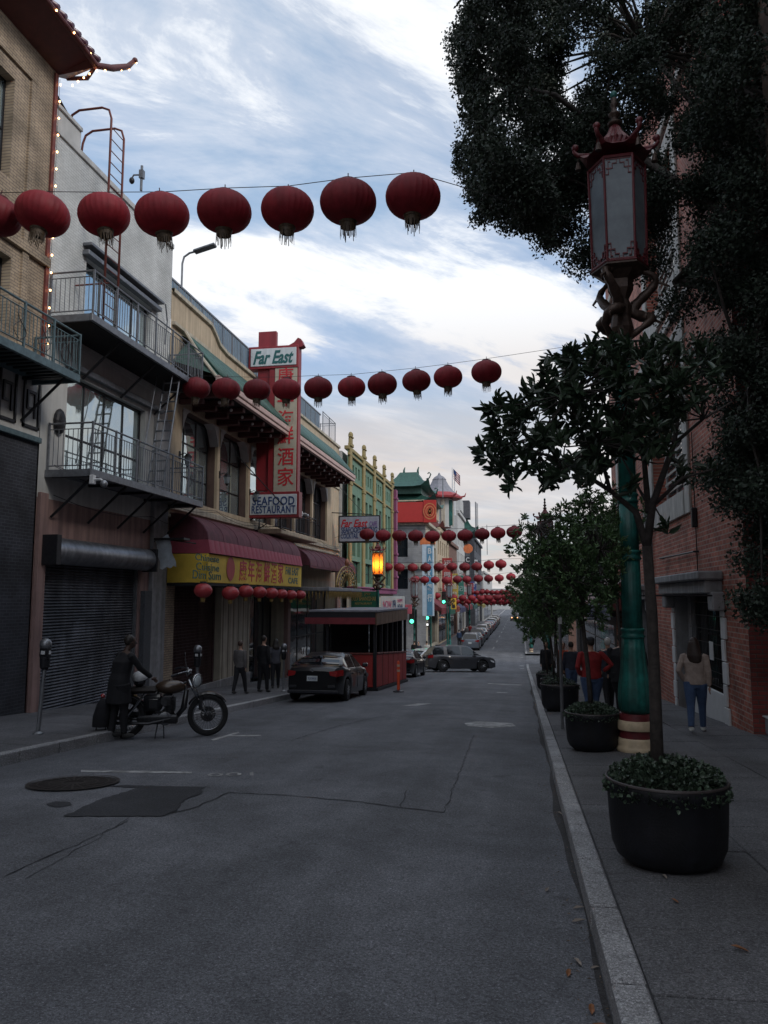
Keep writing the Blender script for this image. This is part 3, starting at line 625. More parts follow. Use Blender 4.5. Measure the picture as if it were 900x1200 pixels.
for s in (-9.75, -9.3):
    MB().tube([(s, 18.9, 4.55), (s, 19.75, 7.9)], .025, 6).build('stringer', greyiron, ldr)
    MB().tube([(s, 18.6, 5.3), (s, 19.45, 8.4)], .014, 6).build('handrail', greyiron, ldr)
for i in range(11):
    z = 4.8+i*.29; y = 18.9+(z-4.55)*.85/3.35; MB().box(-9.75, -9.3, y-.06, y+.06, z, z+.02).build('tread', greyiron, ldr)
l2 = thing('roof_ladder', 'red oxide gooseneck ladder rising above the parapet of the pale brick building', 'ladder', (-9.6, 16.3, 8))
for yy, dz in ((15.75, .15), (16.35, 0)):
    MB().tube([(-9.35, yy, 8.0), (-9.35, yy, 12.9+dz), (-9.42, yy, 13.12+dz), (-9.6, yy, 13.2+dz), (-10.2, yy, 13.2+dz), (-10.38, yy, 13.1+dz), (-10.45, yy, 12.9+dz), (-10.5, yy, 12.45)], .028, 8).build('stringer', rustred, l2, True)
for i in range(17): MB().tube([(-9.35, 15.75, 8.2+i*.29), (-9.35, 16.35, 8.2+i*.29)], .012, 6).build('rung', rustred, l2)
MB().tube([(-9.35, 16.05, 11.0), (-10.29, 16.05, 11.0)], .02, 6).tube([(-9.35, 16.05, 9.1), (-10.29, 16.05, 9.1)], .02, 6).build('wall_tie', rustred, l2)
# shutter
sh = thing('roller_shutter', 'closed grey roller shutter with housing drum under the lower balcony', 'shutter', (XL-.2, 17.5, zr(17.5)))
for i in range(52):
    z = -1.1+i*.07
    if z > 2.5: break
    s_ = MB(fr)
    zb = z
    s_.add([(hs[0]+.05, zb, -.16), (hs[1]-.05, zb, -.16), (hs[1]-.05, zb+.035, -.125), (hs[0]+.05, zb+.035, -.125), (hs[1]-.05, zb+.066, -.15), (hs[0]+.05, zb+.066, -.15), (hs[1]-.05, zb+.07, -.16), (hs[0]+.05, zb+.07, -.16)], [(0, 1, 2, 3), (3, 2, 4, 5), (5, 4, 6, 7)])
    s_.build('slat', shutm, sh)
MB(fr).box(hs[0]-.02, hs[0]+.06, -1.3, 2.6, -.2, -.06).build('guide_rail', steel, sh); MB(fr).box(hs[1]-.06, hs[1]+.02, -1.4, 2.6, -.2, -.06).build('guide_rail', steel, sh)
MB().tube([(XL+.12, hs[0]-.05, 2.75), (XL+.12, hs[1]+.1, 2.75)], .3, 20).build('drum_housing', steel, sh, True, 40)
MB().box(XL+.0, XL+.46, hs[0]-.22, hs[0]-.05, 2.42, 3.08, .01).box(XL+.0, XL+.42, hs[1]+.1, hs[1]+.2, 2.42, 3.05, .01).build('end_plate', iron, sh)
cl = thing('hanging_cloth', 'torn grey cloth hanging beside the shutter drum, left of the yellow awning', 'cloth', (-9.5, 20.6, 3))
mb = MB(); vs = []; rr = random.Random(2)
for i in range(9):
    for j in range(6):
        q = onY(182+3.1*j+1.1*i-.25*i*(5-j)*.3, 634+4.0*i-(1.6*j if i < 2 else .8*j)+(2.5*(j % 2) if i == 8 else 0), 20.2); vs.append((q.x, 20.2+.05*math.sin(i*1.3+j), q.z))
mb.add(vs, [(i*6+j, i*6+j+1, i*6+j+7, i*6+j+6) for i in range(8) for j in range(5)]); mb.build('sheet', mat('pale_cloth', (.42, .46, .5), .9, var=.2, scale=5, trans=.2), cl, True)
MB().tube([(XL+.02, 20.3, 3.3), (-9.6, 20.3, 3.32), (-9.1, 20.7, 3.25)], .02, 6).box(-10.1, -9.2, 20.1, 20.5, 3.32, 3.38).build('bracket_arm', iron, cl)
# cctv cameras
def cctv(label, p, d=.16):
    t = thing('security_camera', label, 'camera', p); mb = MB(); x, y, z = p
    mb.box(x-.12, x-.02, y-.06, y+.06, z-.1, z+.1, .01); mb.tube([(x-.05, y, z), (x+.12, y, z), (x+.16, y, z-.03)], .03, 8); mb.build('mount', white_, t)
    MB().ell((x+.2, y, z-.1), (.08, .08, .09), 12, 8).build('dome', steel, t, True); return t
c1 = onX(112, 562, -9.05); cctv('white security camera under the edge of the lower balcony', (c1.x, c1.y, c1.z)); c2 = onY(166, 205, 17.5)
cc = thing('camera_pole', 'thin roof pole with a dome camera, standing behind the pale brick parapet', 'camera', (c2.x, 17.5, 12.3))
MB().tube([(c2.x, 17.5, 12.2), (c2.x, 17.5, c2.z+.25)], .035, 8).build('pole', greyiron, cc); MB().tube([(c2.x, 17.5, c2.z), (c2.x-.22, 17.5, c2.z+.02), (c2.x-.27, 17.5, c2.z-.06)], .022, 8).box(c2.x-.05, c2.x+.06, 17.44, 17.56, c2.z-.1, c2.z+.12).build('arm', greyiron, cc)
MB().ell((c2.x-.27, 17.5, c2.z-.13), (.07, .07, .09), 12, 8).build('dome', iron, cc, True)
# --- building 3: the seafood restaurant
b3 = thing('restaurant_building', 'cream stucco restaurant with arched windows, green tiled eave and maroon awnings', 'building', (XL, 32, zr(32)))
Yc, Yd = 21.14, 43.4
bays = [(22.15+3.12*i, 22.15+3.12*i+2.9) for i in range(6)]
hol = [(a, b, 4.75, 7.65) for a, b in bays]
hol2 = [(21.9, 25.6, -2.2, 2.2), (28.6, 33, -2.6, 2.1), (33.4, 42.6, -3, 2.2)]
wall(fr, Yc, Yd, 2.6, 10.4, hol, .1).build('stucco_wall', cream, b3); wall(fr, Yc, Yd, -3.2, 2.6, hol2, .8).build('ground_floor_wall', cream2, b3)
MB().box(-22, -11.2, Yc, Yd, -3, 10.3).build('building_core', dark, b3)
mb = MB()
poly = [(Yc, 10.4), (Yd, 10.4), (Yd, 10.5), (25.6, 10.5), (24.9, 10.6), (24.5, 10.85), (24.1, 11.05), (Yc, 11.08)]
mb.prism(poly, XL-.3, XL, ax='x'); mb.build('parapet', cream, b3)
mb = MB(); P = [(21.14, 11.08), (24.1, 11.05), (24.5, 10.85), (24.9, 10.6), (25.6, 10.5), (43.4, 10.5)]
mb.strip([(XL-.34, y, z+.05) for y, z in P], [(XL+.09, y, z+.05) for y, z in P]); mb.strip([(XL+.09, y, z+.05) for y, z in P], [(XL+.09, y, z-.07) for y, z in P]); mb.strip([(XL+.09, y, z-.07) for y, z in P], [(XL, y, z-.09) for y, z in P]); mb.build('parapet_coping', cream2, b3)
mb = MB(fr).box(21.2, 23.9, 10.0, 10.1, .003, .12); mb.box(Yc, Yd, 7.95, 8.05, .003, .07, .01); mb.box(Yc, Yd, 4.35, 4.55, .003, .12, .02); mb.box(Yc, Yd, 4.1, 4.2, .003, .07, .01); mb.build('string_course', cream2, b3)
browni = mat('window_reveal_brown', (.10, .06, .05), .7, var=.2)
for i, (a, b) in enumerate(bays):
    window(b3, fr, a, b, 4.75, 7.65, -.42, [.33, .66], [.3, .68], iron, glass2 if i < 3 else glass, .06)
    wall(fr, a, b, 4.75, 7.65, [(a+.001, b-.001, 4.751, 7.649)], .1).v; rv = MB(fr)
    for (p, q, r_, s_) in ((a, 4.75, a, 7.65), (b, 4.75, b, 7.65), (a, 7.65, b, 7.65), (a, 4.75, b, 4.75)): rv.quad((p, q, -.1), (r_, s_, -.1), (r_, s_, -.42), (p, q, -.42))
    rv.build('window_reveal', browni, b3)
    for s, y in ((1, a), (-1, b)):   # carved corner bracket
        mb = MB(fr); mb.add([(y, 7.65, .02), (y+s*.55, 7.65, .02), (y+s*.3, 7.5, .02), (y+s*.12, 7.2, .02), (y, 6.95, .02), (y, 7.65, -.3), (y+s*.55, 7.65, -.3), (y+s*.3, 7.5, -.3), (y+s*.12, 7.2, -.3), (y, 6.95, -.3)], [(0, 1, 2, 3, 4), (9, 8, 7, 6, 5), (1, 6, 7, 2), (2, 7, 8, 3), (3, 8, 9, 4)]); mb.build('corner_bracket', greyp, b3)
def wall_lamp(label, y, z, x=XL):
    t = thing('wall_lantern', label, 'lamp', (x, y, z)); mb = MB(); mb.tube([(x, y, z), (x+.18, y, z+.06), (x+.28, y, z-.02)], .015, 6); mb.box(x, x+.03, y-.05, y+.05, z-.12, z+.12); mb.build('bracket', iron, t)
    MB().lathe([(.05, -.34), (.09, -.32), (.12, -.1), (.13, -.08)], 6, (x+.28, y, z)).build('glass_body', frost, t); MB().lathe([(.15, -.08), (.1, -.02), (.03, .04), (.01, .1)], 6, (x+.28, y, z)).lathe([(.02, -.4), (.06, -.34)], 6, (x+.28, y, z)).build('cap', iron, t)
wall_lamp('black carriage lamp on the cream wall left of the first restaurant window', 22.0, 6.1); wall_lamp('black carriage lamp between the first and second restaurant windows', 25.25, 6.0); wall_lamp('black carriage lamp between the second and third restaurant windows', 28.35, 5.8)
# green tiled eave on brackets
ev = 8.8; mb = MB(); mb.strip([(-8.8, 21.3, 8.35), (-8.8, 40.6, 8.35)], [(-10.0, 21.9, 9.75), (-10.0, 41.0, 9.75)]); mb.add([(-8.8, 21.3, 8.35), (-10.0, 21.9, 9.75), (-10.29, 21.3, 8.9)], [(0, 1, 2)]); mb.add([(-8.8, 40.6, 8.35), (-10.0, 41.0, 9.75), (-10.29, 41.4, 8.7)], [(0, 1, 2)])
mb.quad((-10.0, 21.9, 9.75), (-10.0, 41, 9.75), (-10.3, 41, 9.9), (-10.3, 21.9, 9.9)); mb.build('eave_board', greent, b3)
til = MB(); y = 21.5
while y < 40.8: til.tube([(-8.78, y, 8.39), (-10.0, y+.3, 9.8)], .045, 6); y += .17
til.build('roof_tiles', greent, b3, True)['kind'] = 'stuff'
MB().box(-8.85, -8.72, 21.2, 40.7, 8.14, 8.34, .02).box(-8.9, -8.76, 21.25, 40.65, 8.0, 8.12, .01).build('eave_fascia', mat('pink_fascia', (.50, .36, .33), .7, var=.15, scale=4), b3)
MB().tube([(-8.8, 21.25, 8.25), (-9.5, 21.5, 9.1), (-10.1, 21.75, 9.95)], .05, 6).build('eave_hip', cream2, b3)
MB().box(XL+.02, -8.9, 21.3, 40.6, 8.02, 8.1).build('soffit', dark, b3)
brk = None; eb = mat('eave_bracket_maroon', (.09, .03, .03), .7, var=.3)
for i in range(19):
    y = 21.9+i*1.02
    if brk is None: brk = MB().box(XL+.01, -8.95, y-.12, y+.12, 7.85, 8.01, .02).box(XL+.01, -9.5, y-.09, y+.09, 7.68, 7.84, .02).build('eave_bracket', eb, b3); y00 = y
    else: again(brk, (0, y-y00, 0))
bulbs(b3, [(-9.2, 22.4+i*1.02, 7.82) for i in range(18)], mat('dead_bulb', (.6, .6, .6), .2, var=.05, spec=.8), .05)
# roof terrace glass screen
gs = thing('roof_glass_screen', 'tall glass wind screen with thin posts along the restaurant roof edge', 'railing', (XL-.25, 30, 10.5))
pal = mat('screen_glass', (.45, .55, .62), .12, var=.1, scale=2, trans=.75)
for i in range(23):
    y = 21.2+.93*i
    if y > 39.5: break
    zb = 11.1 if y < 23.8 else 10.55
    MB().box(XL-.27, XL-.25, y+.03, y+.9, zb+.05, 11.6).build('glass_panel', pal, gs); MB().box(XL-.29, XL-.23, y-.03, y+.03, zb-.1, 11.68).build('post', greyiron, gs)
MB().box(XL-.29, XL-.22, 21.2, 40, 11.62, 11.68).build('top_rail', greyiron, gs)
mb = MB()
for i in range(110): mb.tube([(XL-.24, 21.25+.17*i, 10.6), (XL-.24, 21.25+.17*i, 11.62)], .008, 4, False)
mb.build('balusters', greyiron, gs)['kind'] = 'stuff'
rt = thing('roof_railing', 'grey iron rail around the roof corner beyond the hanging restaurant sign', 'railing', (XL-1, 43, 10.5)); railing(rt, [(XL-.2, 40.3), (XL-.2, 43.2), (XL-2, 43.2)], 10.55, 11.9, greyiron, .22, 1.2)
def streetlight(label, x, y, z0, z1, dx=.9, s=1.):
    t = thing('roof_streetlight', label, 'lamp', (x, y, z0)); MB().tube([(x, y, z0), (x, y, z1-.35), (x+.06*s, y, z1-.12), (x+.25*s, y, z1), (x+.5*s, y, z1+.04)], .035, 8).box(x-.07, x+.07, y-.07, y+.07, z0, z0+.9).build('pole', steel, t, True, 40)
    mb = MB(); mb.box(0, .75*s, -.14, .14, -.035, .04, .015); a = R(-14); mb.v = [(x+.42*s+p[0]*math.cos(a)-p[2]*math.sin(a), y+p[1], z1+.02-p[0]*math.sin(a)+p[2]*math.cos(a)) for p in mb.v]; mb.build('lamp_head', greyiron, t); return t
q = onY(213, 330, 23.0); streetlight('flat headed LED street light on a curved pole above the roof screen', q.x, 23.0, 10.4, onY(216, 297, 23.0).z)
# --- hanging sign
YSG = 28.4
sg = thing('hanging_sign', 'tall red hanging sign reading Far East Seafood Restaurant with gold-beige panel of Chinese characters', 'sign', (-9.1, YSG, 5))
def bx(parent, name, px0, px1, py0, py1, m, y0=YSG, t=.12, b=.015):
    a = onY(px0, py0, y0); c = onY(px1, py1, y0); return MB().box(a.x, c.x, y0, y0+t, c.z, a.z, b).build(name, m, parent)
bx(sg, 'sign_column', 316, 348, 415, 604, redsign, YSG, .36); bx(sg, 'sign_fin', 303, 321, 389, 575, redsign, YSG+.08, .2)
bx(sg, 'beige_panel', 322.5, 346.5, 427, 576, signb, YSG-.025, .024); bx(sg, 'top_box', 291.5, 349.5, 407, 430, redsign, YSG-.05, .46)
bx(sg, 'name_panel', 294, 347, 409.5, 427, signw, YSG-.075, .024); bx(sg, 'bottom_box', 291, 350, 577, 606, redsign, YSG-.05, .46); bx(sg, 'lower_panel', 293, 347.5, 580, 602.5, signw, YSG-.075, .024)
a = onY(322, 408, YSG); c = onY(353, 408, YSG); w_ = c.x-a.x
MB().prism([(a.x, a.z), (c.x, a.z), (c.x+.1, a.z+.06), (c.x-.02, a.z+.32), (c.x-.14, a.z+.38), (c.x-.3, a.z+.2), (c.x-.55, a.z+.07), (a.x, a.z+.03)], YSG, YSG+.34, ax='y').build('curved_crest', redsign, sg)
def onsign(par, body, px0, px1, py0, py1, m, y, **k):
    a = onY(px0, py0, y); b = onY(px1, py1, y); c = (a+b)/2; return lettering(par, body, .3, (c.x, y-.004, c.z), (1, 0, 0), (0, 0, 1), m, wid=b.x-a.x, hgt=a.z-b.z, **k)
onsign(sg, 'Far East', 297, 344, 412, 425, inkteal, YSG-.08, shear=.35, bold=.008)
onsign(sg, 'SEAFOOD', 296, 345, 582.5, 591.5, inkblue, YSG-.08, bold=.005, spacing=1.08); onsign(sg, 'RESTAURANT', 295, 346, 593, 601, inkblue, YSG-.08, bold=.005, spacing=1.08)
for ch, a, b in (('康', 431, 449), ('年', 454, 476), ('海', 481, 498), ('鮮', 500, 520), ('酒', 525, 545), ('家', 548, 569)): onsign(sg, ch, 325.5, 344, a, b, inkred, YSG-.03, bold=.003)
mb = MB()
for z in (9.0, 9.9): mb.tube([(XL+.02, YSG+.1, z), (-9.9, YSG+.1, z)], .04, 6)
mb.tube([(XL+.02, YSG-1.6, 7.0), (-8.9, YSG, 5.2)], .02, 6); mb.tube([(XL, YSG+.15, 10.2), (-9.7, YSG+.15, 9.6), (XL, YSG+.15, 9.2)], .03, 6); mb.build('steel_bracket', iron, sg)
streetlight('flat LED lamp head on top of the red hanging sign', -9.6, YSG+.2, 10.1, 10.75, s=.6)
# small balcony under the sign
bs = thing('stone_balcony', 'small tan balcony ledge beyond the foot of the red hanging sign', 'balcony', (-9.8, 31.5, 4.5)); MB().box(XL+.13, -9.2, 29.0, 34.5, 4.22, 4.42, .03).build('slab', cream, bs); railing(bs, [(XL+.15, 29.1), (-9.25, 29.1), (-9.25, 34.4), (XL+.15, 34.4)], 4.42, 5.3, iron, .16, 1.5)
cctv('white security camera beside the lower corner of the red hanging sign', tuple(onX(355, 602, -9.2)))
mb = MB().tube([onY(297, 606, YSG+.1), onY(290, 615, YSG+.1), onY(300, 622, YSG+.1), onY(312, 614, YSG+.1), onY(310, 606, YSG+.1)], .02, 6).tube([onY(330, 606, YSG+.1), onY(322, 616, YSG+.1), onY(335, 622, YSG+.1)], .02, 6); sc = mb.build('sign_scroll', iron, sg, True)
# --- awnings
def awning(name, label, y0, y1, xo, zbot, ztop, vis, valm, faces):
    t = thing(name, label, 'awning', (XL+.3, (y0+y1)/2, zbot))
    pr = [(XL+.02, ztop)]+[(XL+.02+(xo-XL)*math.sin(a), vis+(ztop-vis)*math.cos(a)) for a in [R(x) for x in (15, 30, 45, 60, 75, 90)]]
    mb = MB(); mb.strip([(x, y0, z) for x, z in pr], [(x, y1, z) for x, z in pr]); mb.add([(XL+.02, y0, vis)]+[(x, y0, z) for x, z in pr], [tuple(range(len(pr)+1))]); mb.add([(XL+.02, y1, vis)]+[(x, y1, z) for x, z in pr], [tuple(range(len(pr)+1))])
    mb.build('canvas_top', pinkc, t, True, 30)
    mb = MB(); n = max(2, int((y1-y0)/1.1))
    for i in range(n+1):
        y = y0+(y1-y0)*i/n; mb.tube([(x+.012, y, z+.012) for x, z in pr], .007, 5)
    mb.build('seam', mat('maroon_dark', (.15, .04, .07), .7, var=.2), t); return t
aw = awning('yellow_awning', 'long maroon domed awning with yellow sign band and pink scalloped edge over the restaurant door', 21.4, 31.2, -9.05, 2.15, 4.25, 3.42, None, None)
mb = MB(); nsc = 24
for i in range(nsc):
    ya, yb = 21.4+9.8*i/nsc, 21.4+9.8*(i+1)/nsc; ys_ = [ya+(yb-ya)*k/6 for k in range(7)]
    mb.strip([(-9.03, y, 3.42) for y in ys_], [(-8.95+.05*math.sin(math.pi*k/6), y, 3.02) for k, y in enumerate(ys_)])
mb.quad((XL+.02, 21.4, 3.42), (-9.03, 21.4, 3.42), (-8.95, 21.4, 3.02), (XL+.02, 21.4, 3.02)); mb.build('scalloped_valance', pinkv, aw, True, 50)
MB().box(-9.06, -9.0, 21.36, 31.22, 2.15, 3.0, .01).box(XL+.02, -9.06, 21.36, 21.42, 2.15, 3.0, .01).box(XL+.02, -9.06, 31.16, 31.22, 2.15, 3.0, .01).build('sign_band', yellowc, aw)
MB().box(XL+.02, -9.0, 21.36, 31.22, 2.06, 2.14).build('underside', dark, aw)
def awtext(body, px0, px1, py0, py1, m, **k):
    a = onX(px0, (py0+py1)/2, -8.99); b = onX(px1, (py0+py1)/2, -8.99); zt = onX((px0+px1)/2, py0, -8.99).z; zb_ = onX((px0+px1)/2, py1, -8.99).z
    lettering(aw, body, .3, (-8.992, (a.y+b.y)/2, (zt+zb_)/2), (0, 1, 0), (0, 0, 1), m, wid=b.y-a.y, hgt=zt-zb_, **k)
awtext('Chinese', 229, 257, 650, 658, inkgreen, bold=.003); awtext('Cuisine', 230, 257, 660, 669, inkgreen, bold=.003); awtext('Dim Sum', 226, 259, 669, 679, inkgreen, bold=.003)
for ch, a, b in (('康', 280.5, 289.5), ('年', 291, 298.5), ('海', 300, 307), ('鮮', 309.5, 316.5), ('酒', 318, 324.5), ('家', 326, 332)): awtext(ch, a, b, 656+(a-280)*.08, 681+(a-280)*.06, inkred, bold=.004)
awtext('FAR EAST', 335, 350, 665, 674, inkteal, bold=.003); awtext('CAFE', 338, 349, 677, 684, inkteal, bold=.003)
a = onX(271, 652, -8.98); b = onX(271, 681, -8.98); cy, cz = a.y, (a.z+b.z)/2; hh = (a.z-b.z)/2
MB().add([(-8.985, cy+.36*math.sin(t)*abs(math.sin(t))**.3, cz+hh*math.cos(t)) for t in [2*math.pi*i/28 for i in range(28)]], [tuple(range(28))]).build('lantern_emblem', mat('emblem_red', (.42, .06, .06), .6), aw)
aw2 = awning('maroon_awning', 'plain maroon domed awning beyond the yellow one', 32.2, 41.6, -8.9, 2.6, 4.0, 3.1, None, None)
MB().box(-8.93, -8.88, 32.2, 41.6, 3.0, 3.1).build('hem', pinkc, aw2)
# ground floor of the restaurant
def grille(name, label, y0, y1, z0, z1, w, m, dx=.1, dz=.1):
    t = thing(name, label, 'gate', (XL+w, (y0+y1)/2, z0)); mb = MB(fr)
    y = y0
    while y <= y1: mb.box(y-.008, y+.008, z0, z1, w, w+.02); y += dx
    z = z0
    while z <= z1: mb.box(y0, y1, z-.006, z+.006, w+.022, w+.034); z += dz
    mb.build('grille_bars', m, t)['kind'] = 'stuff'; MB(fr).box(y0-.06, y0, z0, z1, w, w+.08).box(y1, y1+.06, z0, z1, w, w+.08).box(y0, y1, z1, z1+.08, w, w+.08).build('gate_frame', m, t); return t
grille('folding_gate', 'tall folding metal grille closing the restaurant entrance under the yellow awning', 22.0, 25.5, -1.45, 2.1, -.25, mat('brown_iron', (.13, .08, .08), .5, .4, var=.3))
MB(fr).box(22, 25.5, -1.6, 2.1, -.78, -.74).build('door_back', mat('dim_red_brown', (.05, .02, .02), .8, var=.4), b3)
MB(fr).box(21.2, 21.9, -1.5, 2.1, .003, .03).build('tan_brick_pier', tanbrick, b3)
MB(fr).box(25.6, 28.5, -1.9, 2.1, .003, .05, .01).build('column_cladding', cream2, b3)
for i in range(6): MB(fr).box(25.75+.5*i, 25.78+.5*i, -1.2, 2.0, .052, .06).build('panel_strip', browni, b3)
MB(fr).box(21.2, 28.5, -1.75, -1.1, .052, .12, .01).build('stone_base', greyst, b3)
window(b3, fr, 28.7, 32.9, -1.9, 2.0, -.6, [.25, .5, .75], [.3], iron, glass, .07); window(b3, fr, 33.5, 42.5, -2.4, 2.0, -.6, [.2, .4, .6, .8], [.5], iron, glass, .08)
MB(fr).box(33, 33.4, -2.6, 2.6, .003, .2, .01).box(42.6, 43.3, -3, 3.5, .003, .15, .01).build('brown_pier', pinkst, b3)
# gold marquee with arch
gm_ = thing('gold_marquee', 'ornate gilded entrance canopy with openwork arch and hanging gold fringe', 'canopy', (-8.6, 36, 2))
MB().box(XL+.05, -8.1, 32.4, 39.5, 2.0, 2.16, .02).build('canopy_slab', greyst, gm_)
for (xa, ya_, xb, yb_) in ((-8.12, 32.45, -8.12, 39.45), (-10.2, 32.42, -8.12, 32.42)):
    n = int(math.hypot(xb-xa, yb_-ya_)/.16)
    for i in range(n):
        t = (i+.5)/n; x = xa+(xb-xa)*t; y = ya_+(yb_-ya_)*t; MB().tube([(x, y, 1.98), (x, y, 1.62+.05*(i % 3))], [.03, .012], 5).build('fringe_pendant', gold, gm_)
mb = MB(); cY, rY = 36.6, 2.3
for s, rr_ in ((0, 1.), (0, .82)):
    mb.tube([(-8.25, cY+rY*rr_*math.cos(a), 2.16+1.05*rr_*math.sin(a)) for a in [math.pi*k/24 for k in range(25)]], .035, 6)
for i in range(11):
    a = math.pi*(i+.5)/11; mb.tube([(-8.25, cY+rY*.3*math.cos(a), 2.2+.32*math.sin(a)), (-8.2, cY+rY*.6*math.cos(a+.1), 2.2+.62*math.sin(a+.1)), (-8.25, cY+rY*.95*math.cos(a), 2.16+1.0*math.sin(a))], .022, 5); mb.ell((-8.22, cY+rY*.62*math.cos(a), 2.2+.62*math.sin(a)), (.05, .09, .09), 8, 6)
mb.build('openwork_arch', gold, gm_, True); MB().ell((-8.25, cY, 3.38), (.12, .2, .2), 12, 8).build('arch_finial', mat('finial_copper', (.35, .14, .08), .5, .3), gm_, True)
# perpendicular cafe sign
cs = thing('cafe_sign', 'pale rectangular hanging sign reading Far East Cafe Seafood Dining Cocktail', 'sign', (-8.8, 41.5, 5)); YC = 41.6
bx(cs, 'sign_frame', 396.5, 445.5, 604.5, 635.5, iron, YC, .25); bx(cs, 'sign_face', 398, 444, 606, 634, mat('sign_lilac', (.40, .42, .50), .5, var=.1, streak=.2), YC-.03, .024)
onsign(cs, 'Far East', 399.5, 431, 609, 617.5, inkred, YC-.034, shear=.35, bold=.006); onsign(cs, 'CAFE', 433, 442, 611, 617, mat('ink_violet', (.2, .1, .3), .5), YC-.034, bold=.004)
onsign(cs, 'SEAFOOD DINING', 400, 442, 618, 624, inkblue, YC-.034, bold=.004); onsign(cs, 'COCKTAIL', 399.5, 420, 625, 631, inkblue, YC-.034, bold=.004)
MB().tube([(XL, YC+.1, onY(420, 600, YC).z), (-8.0, YC+.1, onY(420, 603, YC).z)], .03, 6).tube([(XL, YC+.1, onY(420, 560, YC).z), (-8.4, YC+.1, onY(420, 603, YC).z)], .015, 5).build('bracket', iron, cs)
# --- green and yellow building
XG = -9.8; fg = XF(XG); b4 = thing('green_yellow_building', 'mint green building with yellow pilasters and magenta trim at the street corner', 'building', (XG, 52, zr(52)))
YG0, YG1 = 43.42, 60.0; pil = [43.9, 47.9, 51.6, 55.4, 59.1]
hol = []; small = []
for a, b in zip(pil, pil[1:]):
    m_ = (a+b)/2; hol += [(m_-1.1, m_-.2, 4.2, 7.9), (m_+.35, m_+1.25, 4.2, 7.9)]; small += [(m_-1.1+k*.85, m_-.65+k*.85, 9.0, 9.7) for k in range(3)]; hol.append((m_-1.2, m_+1.3, 2.6, 3.9))
wall(fg, YG0, YG1, 2.2, 10.4, hol+small, .3).build('mint_wall', greenp, b4); wall(fg, YG0, YG1, -3.5, 2.2, [(44.5, 49, -2.7, .6), (50, 55, -3, .6)], .4).build('shopfront_wall', cream2, b4)
MB().box(-22, XG-.35, YG0, YG1, -3.5, 10.3).box(-22, XG-.02, YG1-.3, YG1, -3.5, 10.3).build('building_core', greyp, b4)
for h in hol+small: window(b4, fg, *h, -.25, [.5] if h[3] > 5 and h[3] < 8.5 else [], [.5] if h[3] < 8.5 else [], iron, greenglass, .05)
for y in pil: MB(fg).box(y-.3, y+.3, 2.3, 10.6, .003, .13, .02).box(y-.38, y+.38, 10.6, 10.8, .003, .2, .02).box(y-.3, y+.3, 10.8, 11.15, .003, .15, .03).box(y-.36, y+.36, 11.15, 11.25, .003, .2, .02).ell((y, 11.32, .08), (.24, .2, .14), 10, 6).box(y-.34, y+.34, 8.3, 8.5, .003, .17, .02).build('pilaster', yellowp, b4)
MB(fg).box(YG0, YG1, 10.05, 10.2, .003, .14, .02).box(YG0, YG1, 8.55, 8.65, .003, .1, .02).box(YG0, YG1, 10.4, 10.62, -.2, .1, .02).build('cornice', yellowp, b4)
MB(fg).box(YG0, YG1, 1.95, 2.25, .003, .3, .03).box(YG0, YG1, 2.27, 2.36, .003, .38, .01).build('magenta_ledge', magenta, b4)
mgp = MB(fg).box(YG1-.5, YG1+.1, 2.3, 10.2, .003, .35, .02); 
for z in (3.2, 5, 6.8, 8.4, 9.4): mgp.box(YG1-.56, YG1+.16, z, z+.18, .003, .42, .03)
mgp.build('magenta_pilaster', magenta, b4)
for h in ((44.5, 49, -2.7, .6), (50, 55, -3, .6)): window(b4, fg, *h, -.3, [.5], [], iron, glass)
def signboard(name, label, parts, px, y, t, frame, text=()):
    s = thing(name, label, 'sign', tuple(onY((px[0]+px[1])/2, px[3], y))); bx(s, 'board', px[0], px[1], px[2], px[3], frame, y, t)
    for (body, a, b, c, d, m) in text: onsign(s, body, a, b, c, d, m, y-.003, bold=.004)
    return s
signboard('restaurant_sign', 'dark green sign reading Old Shanghai below the magenta ledge', None, (411, 442, 693, 713), 44.6, .15, mat('sign_green', (.01, .10, .06), .5, var=.1), (('OLD SHANGHAI', 411.5, 440, 699, 704, gold), ('上海', 417, 435, 694.5, 698, gold), ('RESTAURANT', 416, 436, 706, 708.5, gold)))
signboard('shop_banner', 'white banner with pink and blue lettering right of the green sign', None, (446, 474, 699, 717), 47.5, .06, signw, (('NOW', 449, 459, 704, 713, mat('ink_pink', (.5, .08, .2), .5)), ('OPEN', 460, 464, 703, 714, inkblue), ('HAPPY', 466, 472, 702, 706, mat('ink_pink', (.5, .08, .2), .5)), ('HOUR', 466, 472, 708, 713, inkblue)))
signboard('pink_sign', 'small plain pink sign right of the white banner', None, (474.5, 482.5, 708.5, 719.5), 50, .06, mat('pink_board', (.45, .1, .14), .6))

fw2 = thing('facade_cables', 'sagging black cables strung along the left facades above the awnings', 'cable', (XL+.1, 30, 4)); mb = MB()
for z, sag, w in ((4.62, .12, .05), (4.58, .2, .09), (3.95, .16, .07)):
    for k in range(6):
        y0 = 15.2+k*4.6; mb.tube([(XL+.2+w, y0+4.6*t, z-sag*4*t*(1-t)) for t in (0, .2, .4, .6, .8, 1)], .008, 4)
mb.build('cable', iron, fw2)['kind'] = 'stuff'
